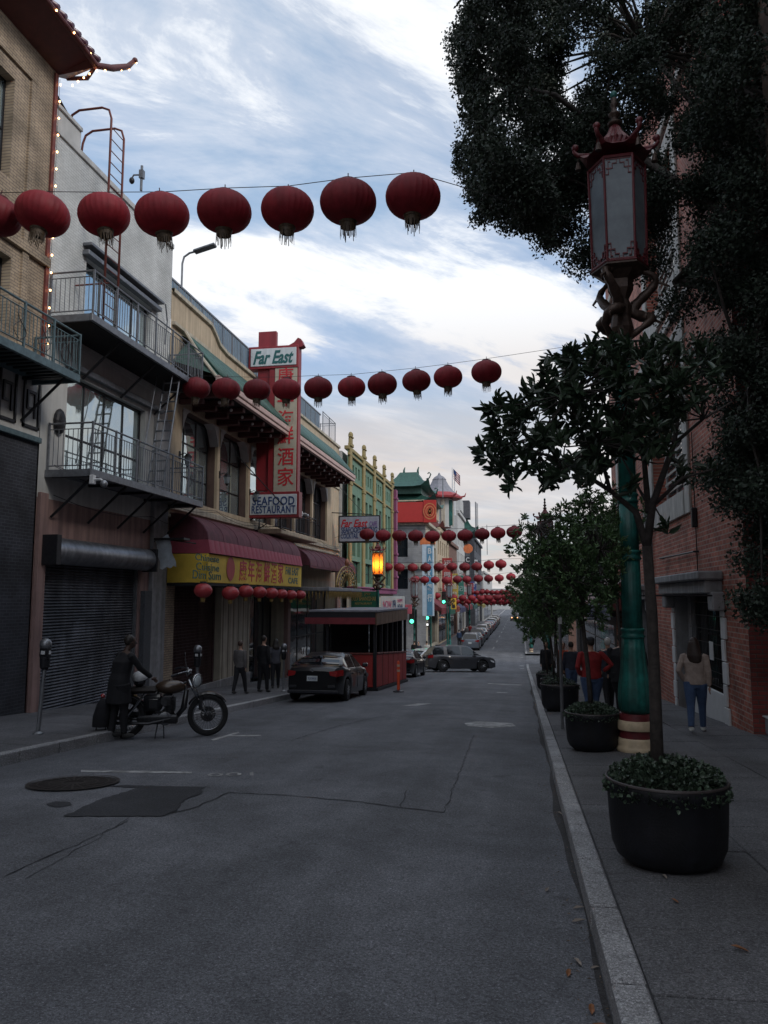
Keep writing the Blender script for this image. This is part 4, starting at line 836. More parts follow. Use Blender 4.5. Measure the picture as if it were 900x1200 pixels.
# ------------------------------------------------------------------ beyond the crossing, left side
XB = -8.6; fB = XF(XB)
def flare_roof(mb, x0, x1, y0, y1, z0, z1, ov, lift=.35, inset=.25):
    """hipped roof with concave slopes and turned-up corners"""
    cx, cy = (x0+x1)/2, (y0+y1)/2; rings = []
    for t in (0, .12, .3, .55, .8, 1):
        k = (1-t); e = ov*k; ix = (x1-x0)/2*(1-(1-inset)*t)+e-(ov*0); iy = (y1-y0)/2*(1-(1-inset)*t)+e; z = z0+(z1-z0)*(t**1.7)
        ring = []
        for (sx, sy, ex, ey) in ((-1, -1, 1, 0), (1, -1, 0, 1), (1, 1, -1, 0), (-1, 1, 0, -1)):
            for q in range(6):
                f = q/6; px_, py_ = sx*ix+ex*2*ix*f, sy*iy+ey*2*iy*f; c = (abs(f-.5)*2)**5*lift*k**2; ring.append((cx+px_, cy+py_, z+c))
        rings.append(ring)
    n = 24; vs = [p for r in rings for p in r]; fs = [(i*n+k, i*n+(k+1) % n, (i+1)*n+(k+1) % n, (i+1)*n+k) for i in range(5) for k in range(n)]+[tuple(range(5*n, 6*n)), tuple(range(n-1, -1, -1))]
    mb.add(vs, fs); return mb
b5 = thing('bank_building', 'grey stone corner bank with stacked green pagoda roofs and red billboard across the crossing', 'building', (XB-2, 76, zr(76)))
def zat(py, Y): return EYE+(700-py)*Y/905.
hb = [(XB-2.2, XB-1.2, .2, 2.2)]
wall(YF(71.6), -21, XB, -3.5, 8.6, [(-11.3, -10.3, 2.5, 4.4), (-11.3, -10.3, 5.5, 7.3)], .3).build('side_wall', greywallY, b5)
for h in [(-11.3, -10.3, 2.5, 4.4), (-11.3, -10.3, 5.5, 7.3)]: window(b5, YF(71.6), *h, -.25, [.5], [.5], iron, glass)
hB = [(73+3*i, 74.6+3*i, 3.8, 6.8) for i in range(3)]+[(73, 81, -2.9, 1.2)]
wall(fB, 71.6, 82, -3.5, 8.6, hB, .4).build('front_wall', cream2, b5); MB().box(-21, XB-.45, 72, 82, -3.5, 8.5).build('building_core', dark, b5)
for h in hB: window(b5, fB, *h, -.3, [.5], [.5], iron, glass)
MB().box(-13.5, XB+.25, 71.35, 82, 4.55, 4.85, .03).box(-13.5, XB+.35, 71.25, 82, 8.5, 8.8, .03).build('cornice', cream2, b5)
mb = MB()
for i in range(24): mb.box(-13.4+i*.2, -13.3+i*.2, 71.3, 71.58, 4.35, 4.54)
mb.build('dentils', cream2, b5)['kind'] = 'stuff'
mb = MB().box(-13, XB+.4, 71.6, 80, 9.6, 10.9); mb.build('attic_wall', cream, b5)
for (x0, x1, z0, z1, ov, nm) in ((-12.6, XB+.2, 10.7, 11.9, .8, 'lower_pagoda_roof'), (-12.2, XB-.2, 12.2, 13.9, .55, 'upper_pagoda_roof')):
    flare_roof(MB(), x0, x1, 71.9, 79, z0, z1, ov, .7, .5).build(nm, greent, b5)
MB().box(-12.0, XB-.5, 72.3, 78.6, 11.6, 12.3).build('roof_drum', greent, b5)
mb = MB()
for x in (-11.2, -9.8): mb.tube([(x, 75.4, 13.7), (x, 75.4, 14.4), (x+.1, 75.4, 14.7)], [.16, .1, .04], 6)
for x, z in ((XB+.3, 12.85), (XB+.95, 11.35)): mb.tube([(x-.2, 71.6, z), (x+.1, 71.5, z+.1), (x+.25, 71.45, z+.45), (x+.08, 71.45, z+.62), (x-.06, 71.5, z+.5)], .06, 6)
mb.build('roof_horn', greent, b5, True)
rb = thing('red_billboard', 'red billboard with round orange emblem under the green pagoda roofs', 'billboard', (-10.5, 71, 9)); 
MB().box(-12.9, XB-.1, 70.85, 71.15, 8.7, 10.6, .02).build('front_panel', mat('billboard_red', (.42, .025, .02), .5, var=.08), rb); MB().box(XB-.1, XB+1.1, 70.8, 71.0, 8.65, 10.75, .02).build('emblem_panel', mat('billboard_red2', (.42, .02, .015), .5, var=.08), rb)
em = (XB+.5, 70.78, 9.7); mb = MB()
for r0, r1 in ((.78, .66), (.52, .40), (.28, .1)): 
    A = [(em[0]+r0*.8*math.cos(t), em[1], em[2]+r0*math.sin(t)) for t in [2*math.pi*i/24 for i in range(25)]]; B = [(em[0]+r1*.8*math.cos(t), em[1], em[2]+r1*math.sin(t)) for t in [2*math.pi*i/24 for i in range(25)]]; mb.strip(A, B)
mb.add([(em[0]+x*.8, em[1], em[2]+z) for x, z in ((-.1, -.45), (.1, -.45), (.22, 0), (0, .4), (-.22, 0))], [(0, 1, 2, 3, 4)])
mb.build('round_emblem', mat('emblem_orange', (.5, .16, .06), .5), rb)
bs_ = thing('bank_sign', 'tall narrow pale blue vertical sign reading BANK with small orange top', 'sign', (-7.9, 70.3, 5))
bx(bs_, 'board', 494.5, 508.5, 638, 722, mat('pale_blue_sign', (.48, .58, .66), .5, var=.1), 70, .3); bx(bs_, 'blue_stripe', 500, 507, 640, 721, mat('blue_sign', (.10, .26, .40), .5, var=.1), 69.97, .02); bx(bs_, 'orange_top', 492, 510, 630, 638, mat('orange_sign', (.6, .17, .06), .5), 70, .3)
for i, ch in enumerate('BANK'): onsign(bs_, ch, 501.3, 505.7, 642+i*9, 649+i*9, signw, 69.96, bold=.01)
for i, ch in enumerate('銀行'): onsign(bs_, ch, 500.8, 506.3, 684+i*12, 693+i*12, signw, 69.96, bold=.01)
def block(name, label, y0, y1, ztop, m, cols, rows, z0=1.5, dz=3.2, x=XB, side=-1, depth=10, win=glass, ground=True, core=dark, wf=iron):
    """a street building: openings row by row, shopfront below, cornice"""
    t = thing(name, label, 'building', (x, (y0+y1)/2, zr((y0+y1)/2))); f = XF(x) if side < 0 else XR(x); hs_ = []; W_ = (y1-y0)/cols
    for r in range(rows):
        for c in range(cols): hs_.append((y0+W_*c+W_*.25, y0+W_*c+W_*.75, z0+dz*r, z0+dz*r+dz*.6))
    if ground: hs_.append((y0+.8, y1-.8, -3.25, z0-1.3))
    wall(f, y0, y1, -3.6, ztop, hs_, .3).build('front_wall', m, t)
    xa, xb = (x-depth, x-.35) if side < 0 else (x+.35, x+depth); MB().box(xa, xb, y0+.02, y1-.02, -3.6, ztop-.1).build('building_core', core, t)
    xs_ = (x-depth, x) if side < 0 else (x, x+depth); wall(YF(y0), xs_[0], xs_[1], -3.6, ztop, [], .1).build('side_wall', m, t)
    for h in hs_: window(t, f, *h, -.25, [.5], [.5] if h[3] > z0 else [.75], wf, win, .07)
    MB(f).box(y0-.02, y1+.02, ztop-.35, ztop+.1, .003, .3, .03).box(y0, y1, z0-.9, z0-.6, .003, .2, .02).build('cornice', m, t); return t
b6 = block('cream_building', 'cream building with pagoda tower beyond the bank', 82.1, 96, zat(622, 86), cream, 6, 3, 1.2, 2.6)
mb = MB(); flare_roof(mb, XB-2.2, XB+.1, 83, 95, zat(622, 86)+.1, zat(622, 86)+1.5, .5, .8); mb.build('tile_roof', rustred, b6)
tx = onY(515, 600, 90).x; mb = MB().lathe([(1.5, zat(618, 90)), (1.5, zat(584, 90))], 8, (tx, 90, 0)); mb.build('tower_drum', greyp, b6)
for i in range(8):
    a = math.pi/8+i*math.pi/4; MB().box(tx+1.5*math.cos(a)-.2, tx+1.5*math.cos(a)+.2, 90+1.5*math.sin(a)-.2, 90+1.5*math.sin(a)+.2, zat(616, 90), zat(586, 90)).build('tower_column', teal if i % 2 else cream2, b6)
MB().lathe([(2.7, zat(583, 90)-.1), (2.75, zat(582, 90)), (2.0, zat(577, 90))], 8, (tx, 90, 0)).build('tower_eave', redp, b6)
MB().lathe([(2.3, zat(580, 90)), (1.55, zat(573, 90)), (1.1, zat(567, 90)), (.8, zat(561, 90)), (.85, zat(560.5, 90)), (.55, zat(557, 90)), (.2, zat(555, 90)), (.05, zat(552, 90))], 8, (tx, 90, 0)).build('tower_cap', greyroof, b6)
for i in range(8):
    a = i*math.pi/4; MB().tube([(tx+2.5*math.cos(a), 90+2.5*math.sin(a), zat(582, 90)), (tx+3.0*math.cos(a), 90+3.0*math.sin(a), zat(581, 90)), (tx+3.15*math.cos(a), 90+3.15*math.sin(a), zat(577, 90))], [.12, .1, .03], 5).build('eave_horn', redp, b6)
b6b = block('brown_building', 'brown brick building with red trimmed shopfront beyond the pagoda tower', 96.1, 108, zat(637, 100), mat('brown_brick_far', (.16, .09, .07), .85, var=.3, scale=3), 4, 2, 1.6, 3.0)
b7 = block('white_building', 'tall plain pale building with stepped top behind the flag poles', 110, 124, zat(600, 112), greyp, 5, 4, 1.5, 2.6, core=greyp)
MB().box(XB-2.4, XB+.3, 113, 118, zat(597, 112), zat(584, 114), .05).box(XB-1.6, XB+.1, 114, 117, zat(584, 114), zat(582, 114)).build('roof_tower', greyp, b7)
b8 = block('green_pagoda_building', 'dark building with green upturned pagoda roof beyond the white one', 125, 138, zat(626, 128), mat('dark_grey_wall', (.09, .09, .10), .85, var=.25, scale=2), 4, 3, 1.5, 3.0)
flare_roof(MB(), XB-2, XB+1.2, 126, 137, zat(626, 128), zat(606, 128), 1.0, 1.2).build('pagoda_roof', greent, b8)
MB().box(XB-.6, XB+.6, 128, 131, zat(607, 128), zat(586, 128)).build('roof_turret', mat('dark_grey_wall', (.09, .09, .10)), b8)
b9 = block('dark_office_building', 'tall dark grey building closing the row of facades at the left', 139, 165, zat(632, 142), mat('slate_wall', (.075, .08, .095), .85, var=.25, scale=2), 5, 4, 1.2, 3.0, x=-7.9)
b10 = block('pale_far_building', 'low pale building far down the street past the dark one', 166, 220, zat(672, 180), greyp, 8, 1, 1.0, 2.8, x=-7.6)
b11 = block('distant_tower', 'hazy distant office block closing the end of the street', 330, 350, zat(690, 330), greyp, 6, 1, 0, 3, x=-2)
# flag poles
for i, (px, y0, y1) in enumerate(((530.5, 546, 604), (533, 555, 604))):
    p = onY(px, y1, 105); t = thing('flag_pole', ('white flag pole flying a red and white striped flag', 'shorter bare white pole right beside the flag pole')[i], 'flag pole', p); MB().tube([p, (p.x, 105, zat(y0, 105))], [.12, .05], 6).build('pole', white_, t)
fp = onY(531, 552, 104.9); fl = thing('flag', 'red and white striped flag with blue corner hanging from the taller pole', 'flag', fp)
for i in range(9):
    mb = MB(); z0 = fp.z-.16*i+.3; mb.strip([(fp.x+.05+.13*k, 104.9+.1*math.sin(k*1.4), z0-.14*k) for k in range(8)], [(fp.x+.05+.13*k, 104.9+.1*math.sin(k*1.4), z0-.16-.14*k) for k in range(8)]); mb.build('stripe', redp if i % 2 == 0 else white_, fl)
MB().quad((fp.x+.04, 104.75, fp.z+.3), (fp.x+.45, 104.7, fp.z-.14), (fp.x+.45, 104.7, fp.z-.75), (fp.x+.04, 104.75, fp.z-.35)).build('canton', inkblue, fl)
for i, (px, y0, y1, Y) in enumerate(((519, 560, 583, 84), (557.5, 588, 625, 100), (558.6, 589, 625, 128), (560, 590, 625, 132), (571, 615, 650, 140))):
    p = onY(px, y1, Y); tag(MB().tube([p, (p.x, Y, onY(px, y0, Y).z)], .06, 5).build('roof_mast', greyiron), ('thin mast left of the pagoda tower finial', 'thin roof mast left of a close pair', 'middle one of three thin roof masts', 'thin roof mast right of a close pair', 'lone thin mast over the dark grey building')[i], 'mast')
# shop signs beyond the crossing
def vsign(label, px0, px1, py0, py1, Y, m, chars='', ink=signw, tm_=None):
    s = thing('shop_sign', label, 'sign', tuple(onY((px0+px1)/2, py1, Y))); bx(s, 'board', px0, px1, py0, py1, m, Y, .25)
    n = len(chars)
    for i, ch in enumerate(chars):
        h = (py1-py0)/n; onsign(s, ch, px0+(px1-px0)*.15, px1-(px1-px0)*.15, py0+h*(i+.12), py0+h*(i+.88), ink, Y-.004, bold=.01)
    return s
vsign('black vertical sign with white letters and orange disc above', 545, 551, 652, 683, 100, inkblack, 'COIN', signw)
o_ = onY(548.5, 643, 100); tag(MB().lathe([(.6, -.1), (.62, 0), (.6, .1)], 16, (o_.x, 100, o_.z), ax='y').build('shop_sign', mat('orange_sign', (.6, .17, .06))), 'round orange sign on top of the black vertical sign', 'sign')
vsign('yellow square sign with dark characters above the far pavement', 528.5, 534.5, 701, 714, 76, mat('yellow_sign', (.75, .48, .05), .5), '中華', inkblack)
vsign('white vertical sign on the dark facade', 556, 560, 656, 684, 118, signw, '藥材', inkred)
vsign('red and white sign low on the far facade', 563, 568, 690, 704, 120, redsign, '店', signw)
# ------------------------------------------------------------------ right side: brick building
XRt = 4.0; fR = XR(XRt); rb_ = thing('red_brick_building', 'red brick building with white framed tall window and stone doorway canopies on the right', 'building', (XRt, 24, zr(24)))
YA, YB = 14.75, 34.0
hd = (16.5, 21.3, -1.3, 2.05); hd2 = (24.5, 27.0, -1.9, 1.9); hw = (19.3, 23.7, 4.3, 7.9); hw2 = (27.5, 31.5, 4.3, 7.9); hw3 = (19.3, 23.7, 9.8, 13.2); hs2 = (28.5, 33.0, -2.2, 1.6)
wall(fR, YA, YB, -2.6, 16, [hd, hd2, hw, hw2, hw3, hs2], .45).build('brick_wall', redbrick, rb_)
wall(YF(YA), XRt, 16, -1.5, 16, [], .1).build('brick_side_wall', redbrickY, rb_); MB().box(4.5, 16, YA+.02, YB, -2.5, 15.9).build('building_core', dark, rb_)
stone = mat('pale_stone', (.50, .49, .46), .8, var=.15, scale=4, bump=.3, streak=.3); blind = mat('window_blind', (.36, .36, .33), .7, var=.15, scale=6)
for h in (hw, hw2, hw3):
    MB(fR).box(h[0]-.55, h[0], h[2]-.6, h[3]+.5, .003, .06, .01).box(h[1], h[1]+.55, h[2]-.6, h[3]+.5, .003, .06, .01).box(h[0], h[1], h[2]-.6, h[2], .003, .08, .01).box(h[0], h[1], h[3], h[3]+.5, .003, .06, .01).build('stone_surround', stone, rb_)
    window(rb_, fR, *h, -.4, [.33, .66], [.5], white_, glass, .08)
    for k in range(14): MB(fR).box(h[0]+.1, h[1]-.1, h[2]+.15+k*.25, h[2]+.22+k*.25, -.32, -.3).build('blind_slat', blind, rb_)
grey3 = mat('door_grey_stone', (.27, .27, .28), .8, var=.2, scale=4, bump=.3, streak=.2)
for h, c in ((hd, 1), (hd2, 0)):
    MB(fR).box(h[0]-.25, h[1]+.35, h[3]+.02, h[3]+.2, .003, .5, .03).box(h[0]-.15, h[1]+.25, h[3]-.25, h[3]+.02, .003, .35, .02).box(h[0]-.3, h[0]+.1, h[3]-.6, h[3]-.22, .003, .25, .03).box(h[1]-.05, h[1]+.4, h[3]-.6, h[3]-.22, .003, .25, .03).build('stone_canopy', greyst, rb_)
    z = h[2]; k = 0
    while z < h[3]-.7:      # quoins either side, alternating
        w_ = .34 if k % 2 else .22; MB(fR).box(h[0]-w_, h[0], z, z+.42, .003, .05, .01).build('quoin', white_, rb_); MB(fR).box(h[1], h[1]+w_, z, z+.42, .003, .05, .01).build('quoin', white_, rb_); z += .44; k += 1
MB(fR).box(21.3-.9, 21.3, -1.3, 2.05, -.42, -.3).box(16.5, 20.4, -1.25, -.62, -.3, -.1).build('doorway_panel', grey3, rb_)
MB(fR).box(16.55, 20.3, -1.1, -.25, -.1, -.03, .01).build('white_base_panel', white_, rb_); MB(fR).box(16.4, 21.2, -1.45, -1.12, .003, .1, .02).build('stone_step', greyst, rb_)
window(rb_, fR, 16.55, 20.4, -.25, 2.0, -.4, [.25, .5, .75], [.5], iron, glass, .05)
MB(fR).box(24.5, 27, -1.9, 1.9, -.44, -.4).build('grey_door', grey3, rb_); window(rb_, fR, *hs2, -.4, [.5], [.3], iron, glass)
g_ = MB(fR)
for i in range(28): g_.box(16.6+.135*i, 16.615+.135*i, -.2, 1.95, -.2, -.185)
for i in range(8): g_.box(16.6, 20.4, -.2+.3*i, -.185+.3*i, -.18, -.165)
g_.build('iron_window_bars', iron, rb_)['kind'] = 'stuff'
MB(fR).box(18.0, 18.35, .35, .75, -.15, -.14).build('paper_notice', white_, rb_)
MB(fR).tube([(18.3, 2.75, .0), (18.3, 2.75, .1), (22.5, 2.8, .12), (22.5, 2.8, .0)], .025, 6).tube([(18.3, 5.5, .04), (18.3, 2.2, .04)], .012, 5).build('conduit', iron, rb_)
MB(fR).box(18.25, 18.4, 3.3, 3.75, .003, .12, .02).build('junction_box', iron, rb_); MB(fR).box(24.3, 24.6, 2.2, 4.4, .003, .2).build('downpipe', greyiron, rb_)
MB(fR).box(YA, YB, 8.7, 8.95, .003, .1, .02).box(YA, YB, 13.9, 14.2, .003, .12, .02).build('string_course', stone, rb_)
ub = thing('utility_box', 'small grey box on the ground beside the brick corner at the right edge', 'box', (4.35, 14.3, zsR(14.3, 4))); z = zsR(14.3, 4); MB().box(4.15, 4.6, 14.2, 14.6, z, z+.28, .02).build('housing', greyst, ub); MB().box(4.12, 4.63, 14.17, 14.63, z+.285, z+.31, .01).build('lid', greyp, ub)
b15 = block('near_right_shade_block', 'unseen tan building added beside the camera on the right to shade the street', -28, 12.4, 14.5, brickmat('near_tan_brick', (.26, .17, .13), (.2, .13, .1), (.2, .17, .15), 0), 9, 4, 1.4, 3.3, x=XRt, side=1)  # out-of-view block added to darken the near road and planter
b16 = block('near_left_building', 'brown building beside the camera on the left, outside the picture', -28, -.1, 13, mat('brown_brick_far', (.16, .09, .07)), 7, 4, 1.4, 3.0, x=XL)
b12 = block('right_corner_building', 'low building with dark shopfronts beyond the brick one, behind the street trees', 34.05, 58, 5.0, mat('dark_plaster', (.10, .09, .09), .85, var=.2), 6, 1, 1.8, 2.8, x=XRt, side=1)
b13 = block('right_far_building', 'dim building across the crossing on the right behind the trees', 72, 110, 6.2, mat('brown_brick_far', (.16, .09, .07)), 8, 2, 1.0, 3.0, x=4.3, side=1)
b14 = block('right_distant_building', 'most distant building on the right side of the street', 111, 230, 3.8, greyp, 14, 1, .5, 2.8, x=4.3, side=1)
ra = thing('shop_awning', 'dark red awning over the shops behind the street trees on the right', 'awning', (3.4, 31, 1.6)); MB().prism([(4.0, 2.6), (4.0, 1.3), (2.5, 1.2), (2.5, 1.55)], 28.2, 38, ax='y').build('canvas', redeave, ra); MB().box(2.46, 2.5, 28.2, 38, .95, 1.25).build('valance', redeave, ra)
rs = thing('pavement_sign', 'pale rectangular sign with rows of lettering hanging over the right pavement', 'sign', tuple(onY(702, 727, 16.2))); bx(rs, 'board', 688, 716, 707.5, 727, mat('sign_grey', (.30, .32, .38), .6, var=.15), 16.2, .05)
onsign(rs, 'FAMILY HEALTH', 690, 712, 710, 712.5, inkblack, 16.19); onsign(rs, 'Association', 691, 713, 714.5, 718, inkblue, 16.19, shear=.3); onsign(rs, 'Chinatown', 690, 706, 719.5, 722.5, inkblue, 16.19); onsign(rs, 'ENTRANCE', 690, 712, 724, 725.5, inkblack, 16.19)
MB().tube([onY(691, 707.5, 16.23), onY(691, 698, 16.23)], .01, 5).tube([onY(713, 707.5, 16.23), onY(713, 698, 16.23)], .01, 5).tube([onY(688, 698, 16.23), (4.0, 16.23, onY(713, 698, 16.23).z)], .02, 6).build('hanger', iron, rs)
for h in (hd, hd2):
    MB(fR).box(h[0]+.002, h[0]+.05, h[2], h[3], -.44, .0).box(h[1]-.05, h[1]-.002, h[2], h[3], -.44, .0).box(h[0]+.05, h[1]-.05, h[3]-.05, h[3]-.002, -.44, .0).build('stone_reveal', grey3, rb_)
# ------------------------------------------------------------------ parklet
pk = thing('dining_parklet', 'red panelled street dining shelter with flat black roof at the left kerb', 'parklet', (-6.3, 34.7, zr(34.7)))
X0, X1, Y0, Y1_ = -7.2, -5.25, 28.4, 36.0; wood = mat('brown_slatted_wood', (.20, .12, .075), .7, var=.3, scale=5, streak=.3); zt = 1.05
rp = mat('parklet_red', (.40, .035, .03), .55, var=.15, scale=4, dirt=.2)
MB().box(X0-.6, X1+.05, Y0-.3, Y1_+.2, zt+.12, zt+.2, .01).build('roof_sheet', greyroof, pk)
MB().box(X0-.6, X1-.02, Y0-.26, Y0-.2, zt-.1, zt+.12).build('black_fascia', blackp, pk); MB().box(X0-.75, X1-.02, Y0-.3, Y0-.26, zt-.32, zt-.08).build('red_stripe', mat('stripe_red', (.22, .03, .04), .6), pk)
for i in range(9): MB().box(X1-.02, X1+.03, Y0-.25+i*.89, Y0+.62+i*.89, zt-.36, zt+.1, .01).build('wood_board', wood, pk)
MB().box(X0, X1, Y0, Y1_, zt, zt+.1).build('ceiling', dark, pk); MB().box(X0+.13, X0+.17, Y0+.1, Y1_-.1, -2.3, zt-.02).build('shade_back_board', dark, pk); MB().box(X0+.2, X1-.2, Y1_-.1, Y1_-.06, -2.3, zt-.02).build('shade_end_board', dark, pk)  # added dark boards stand in for the shelter's shaded inside
for i in range(7):
    y = Y0+(Y1_-Y0)*i/6; MB().box(X1-.14, X1-.02, y-.06, y+.06, zr(y), zt, .01).build('post', iron, pk)
    MB().box(X0, X0+.12, y-.06, y+.06, zr(y), zt, .01).build('post', iron, pk)
    if i < 6:
        y2 = Y0+(Y1_-Y0)*(i+1)/6
        for c in (X1-.1,):
            mb = MB(); mb.box(c, c+.09, y+.07, y2-.07, 0, 1.2, .015); s = -.06; mb.v = [(p[0], p[1], p[2]+zr(p[1])+.12) for p in mb.v]; mb.build('red_panel', rp, pk)
            mb = MB(); mb.box(c-.04, c+.12, y+.06, y2-.06, 1.21, 1.27, .01); mb.v = [(p[0], p[1], p[2]+zr(p[1])+.12) for p in mb.v]; mb.build('top_rail', rustred, pk)
z = zr(Y0)
MB().box(X0-.2, X1-.15, Y0-.04, Y0+.04, z+.12, z+1.3, .015).build('red_panel', rp, pk); MB().box(X0-.22, X1-.14, Y0-.07, Y0+.07, z+1.31, z+1.37, .01).build('top_rail', rustred, pk)
mb = MB(); mb.box(X0-.1, X1+.05, Y0-.1, Y1_+.1, -.02, .1); mb.v = [(p[0], p[1], p[2]+zr(p[1])) for p in mb.v]; mb.build('base_platform', iron, pk)
for i in range(5):
    y = Y0+1.1+i*1.35; MB().box(X0+.7, X1-.5, y-.4, y+.4, zr(y)+.85, zr(y)+.89).tube([(-6.2, y, zr(y)+.1), (-6.2, y, zr(y)+.85)], .03, 6).build('table', wood, pk)
pw = thing('parklet_screen', 'dark lattice screen standing along the pavement side of the dining shelter', 'screen', (X0-.1, 34, zr(34))); mb = MB()
for i in range(44): mb.box(X0-.12, X0-.09, Y0+.1+i*.17, Y0+.13+i*.17, zr(Y0+i*.17)+.2, .6)
mb.build('lattice', iron, pw)['kind'] = 'stuff'
for i in range(3): MB().box(X0-.14, X0-.07, Y0+.1+i*3.6, Y0+.2+i*3.6, zr(Y0+i*3.6)+.1, 1.0).build('screen_post', iron, pw)
dl = thing('delineator_post', 'orange flexible traffic post with reflective bands on a black base', 'traffic post', (-4.37, 27.9, zr(27.9))); z = zr(27.9)
MB().lathe([(.2, 0), (.2, .04), (.08, .07), (.05, .08)], 16, (-4.37, 27.9, z)).build('rubber_base', blackp, dl, True, 40); MB().lathe([(.055, .08), (.05, 1.05), (.04, 1.1), (.0, 1.11)], 14, (-4.37, 27.9, z)).build('tube_post', mat('safety_orange', (.75, .09, .03), .5, var=.12), dl, True, 40)
for h in (.72, .9): MB().lathe([(.057, h), (.057, h+.08)], 14, (-4.37, 27.9, z)).build('reflective_band', mat('dull_reflector', (.55, .4, .3), .4), dl)
def meter(label, x, y, h=1.5, lean=0.):
    z = zsL(y, x); t = thing('parking_meter', label, 'parking meter', (x, y, z)); MB().tube([(x, y, z), (x+lean, y, z+h-.4)], .035, 10).lathe([(.09, 0), (.09, .02), (.04, .05)], 12, (x, y, z)).build('pole', steel, t)
    a = x+lean; MB().lathe([(.05, h-.42), (.08, h-.38), (.085, h-.22), (.06, h-.2)], 12, (a, y, z)).box(a-.085, a+.085, y-.06, y+.06, z+h-.22, z+h-.05, .02).build('meter_body', iron, t)
    MB().lathe([(.09, h-.06), (.1, h), (.09, h+.06), (.05, h+.1), (0, h+.11)], 14, (a, y, z)).build('meter_dome', steel, t, True); MB().box(a-.035, a+.035, y-.075, y-.06, z+h-.16, z+h-.1).box(a+.085, a+.09, y-.03, y+.03, z+h-.16, z+h-.1).build('label_window', white_, t); return t
meter('parking meter on a leaning pole in front of the roller shutter', -8.1, 12.15, 1.5, .07); meter('parking meter behind the front wheel of the motorcycle', -7.75, 17.9, 1.4, .0); meter('parking meter hidden behind the black parked sedan', -7.75, 24.9, 1.45)

for i, (ya, yb, col, zz_) in enumerate(((73, 81.5, (.20, .03, .04), .6), (83, 89, (.03, .12, .08), .4), (90, 95.5, (.30, .06, .03), .5), (97, 106, (.05, .05, .12), .3), (111, 122, (.22, .03, .04), .4), (126, 137, (.03, .10, .09), .3), (140, 152, (.25, .2, .05), .3))):
    X_ = XB if ya < 139 else -7.9
    t = thing('shop_awning', f'{("dark red", "green", "orange red", "dark blue", "crimson", "teal", "ochre")[i]} shop awning over the far left pavement beyond the crossing', 'awning', (X_, (ya+yb)/2, zz_)); MB().prism([(X_+.01, zz_+1.0), (X_+.01, zz_), (X_+1.3, zz_-.2), (X_+1.3, zz_+.1)], ya, yb, ax='y').build('canvas', mat('awn_%d' % i, col, .7, streak=.3), t); MB().box(X_+1.26, X_+1.3, ya, yb, zz_-.5, zz_-.21).build('valance', mat('awn_%d' % i, col), t)
for i, (Y, z0, z1, col, w) in enumerate(((84, 2.2, 6.0, (.4, .05, .05), 1.1), (94.5, 1.6, 4.6, (.45, .35, .08), .9), (103, 1.2, 4.6, (.06, .25, .2), 1.0), (112, 1.5, 5.5, (.5, .5, .5), 1.0), (123, 1.0, 4.0, (.35, .04, .05), 1.1), (133, 1.0, 4.4, (.08, .1, .3), 1.0))):
    t = thing('blade_sign', f'{("red", "mustard", "sea green", "off white", "dark red", "indigo")[i]} vertical blade sign projecting over the far left pavement', 'sign', (XB+.8, Y, z0)); MB().box(XB+.3, XB+.3+w, Y, Y+.2, z0, z1, .03).build('board', mat('blade_%d' % i, col, .5, streak=.2), t); MB().tube([(XB, Y+.1, z1-.3), (XB+.3, Y+.1, z1-.3)], .04, 5).tube([(XB, Y+.1, z0+.3), (XB+.3, Y+.1, z0+.3)], .04, 5).build('bracket', iron, t)
    for k in range(3): lettering(t, '福興樓盛發記'[(i*2+k) % 6], .3, (XB+.3+w/2, Y-.005, z1-(z1-z0)*(k+.5)/3), (1, 0, 0), (0, 0, 1), inkred if i == 3 else signw, wid=w*.7, hgt=w*.7)
# ------------------------------------------------------------------ pagoda street lamps
LY = 12.5; lx = 1.71; zb0 = zsR(LY, lx); LZ = lambda py: onY(735, py, LY).z-zb0
lampT = thing('pagoda_street_lamp', 'tall teal pagoda street lamp with frosted lantern between the two nearest planters', 'street lamp')
MB().lathe([(.29, 0), (.30, .03), (.29, .06), (.27, .1), (.28, .16), (.26, .2)], 28).build('cream_foot', creamp, lampT, True, 40)
MB().lathe([(.255, .2), (.25, .3), (.255, .32)], 28).build('red_band', darkred, lampT, True, 40); MB().lathe([(.28, .32), (.29, .36), (.285, .42), (.27, .46)], 28).build('cream_ring', creamp, lampT, True, 40); MB().lathe([(.25, .46), (.245, .52), (.24, .56)], 28).build('red_band', darkred, lampT, True, 40)
v1, r1, r2, r3 = LZ(748), LZ(657), LZ(590), LZ(398)
MB().lathe([(.20, .56), (.235, .64), (.245, .78), (.235, .95), (.20, 1.2), (.175, 1.5), (.16, v1)], 48, flute=.035, nf=12).build('fluted_vase', teal, lampT, True)
for i, zz_ in enumerate((v1, r1, r2)):
    MB().lathe([(.165-.01*i, zz_), (.19-.012*i, zz_+.03), (.165-.01*i, zz_+.06), (.165-.01*i, zz_+.1), (.19-.012*i, zz_+.13), (.165-.01*i, zz_+.16)], 28).build('shaft_ring', teal, lampT, True)
MB().lathe([(.152, v1), (.145, r1)], 48, flute=.03, nf=16).lathe([(.142, r1), (.135, r2)], 48, flute=.03, nf=16).lathe([(.132, r2), (.115, r3), (.11, LZ(345))], 48, flute=.03, nf=16).build('shaft', teal, lampT, True)
zl0, zl1 = LZ(316), LZ(196)
MB().lathe([(.12, LZ(352)), (.2, LZ(340)), (.2, LZ(330)), (.34, LZ(322)), (.46, zl0-.04), (.46, zl0)], 6, a0=R(-3)).lathe([(.16, LZ(396)), (.19, LZ(385)), (.15, LZ(372)), (.17, LZ(360)), (.13, LZ(352))], 12).build('lantern_cup', bronze, lampT)
HR = .45; A6 = [R(-3+60*i) for i in range(6)]; hx = [(HR*math.cos(a), HR*math.sin(a)) for a in A6]
lb = MB()
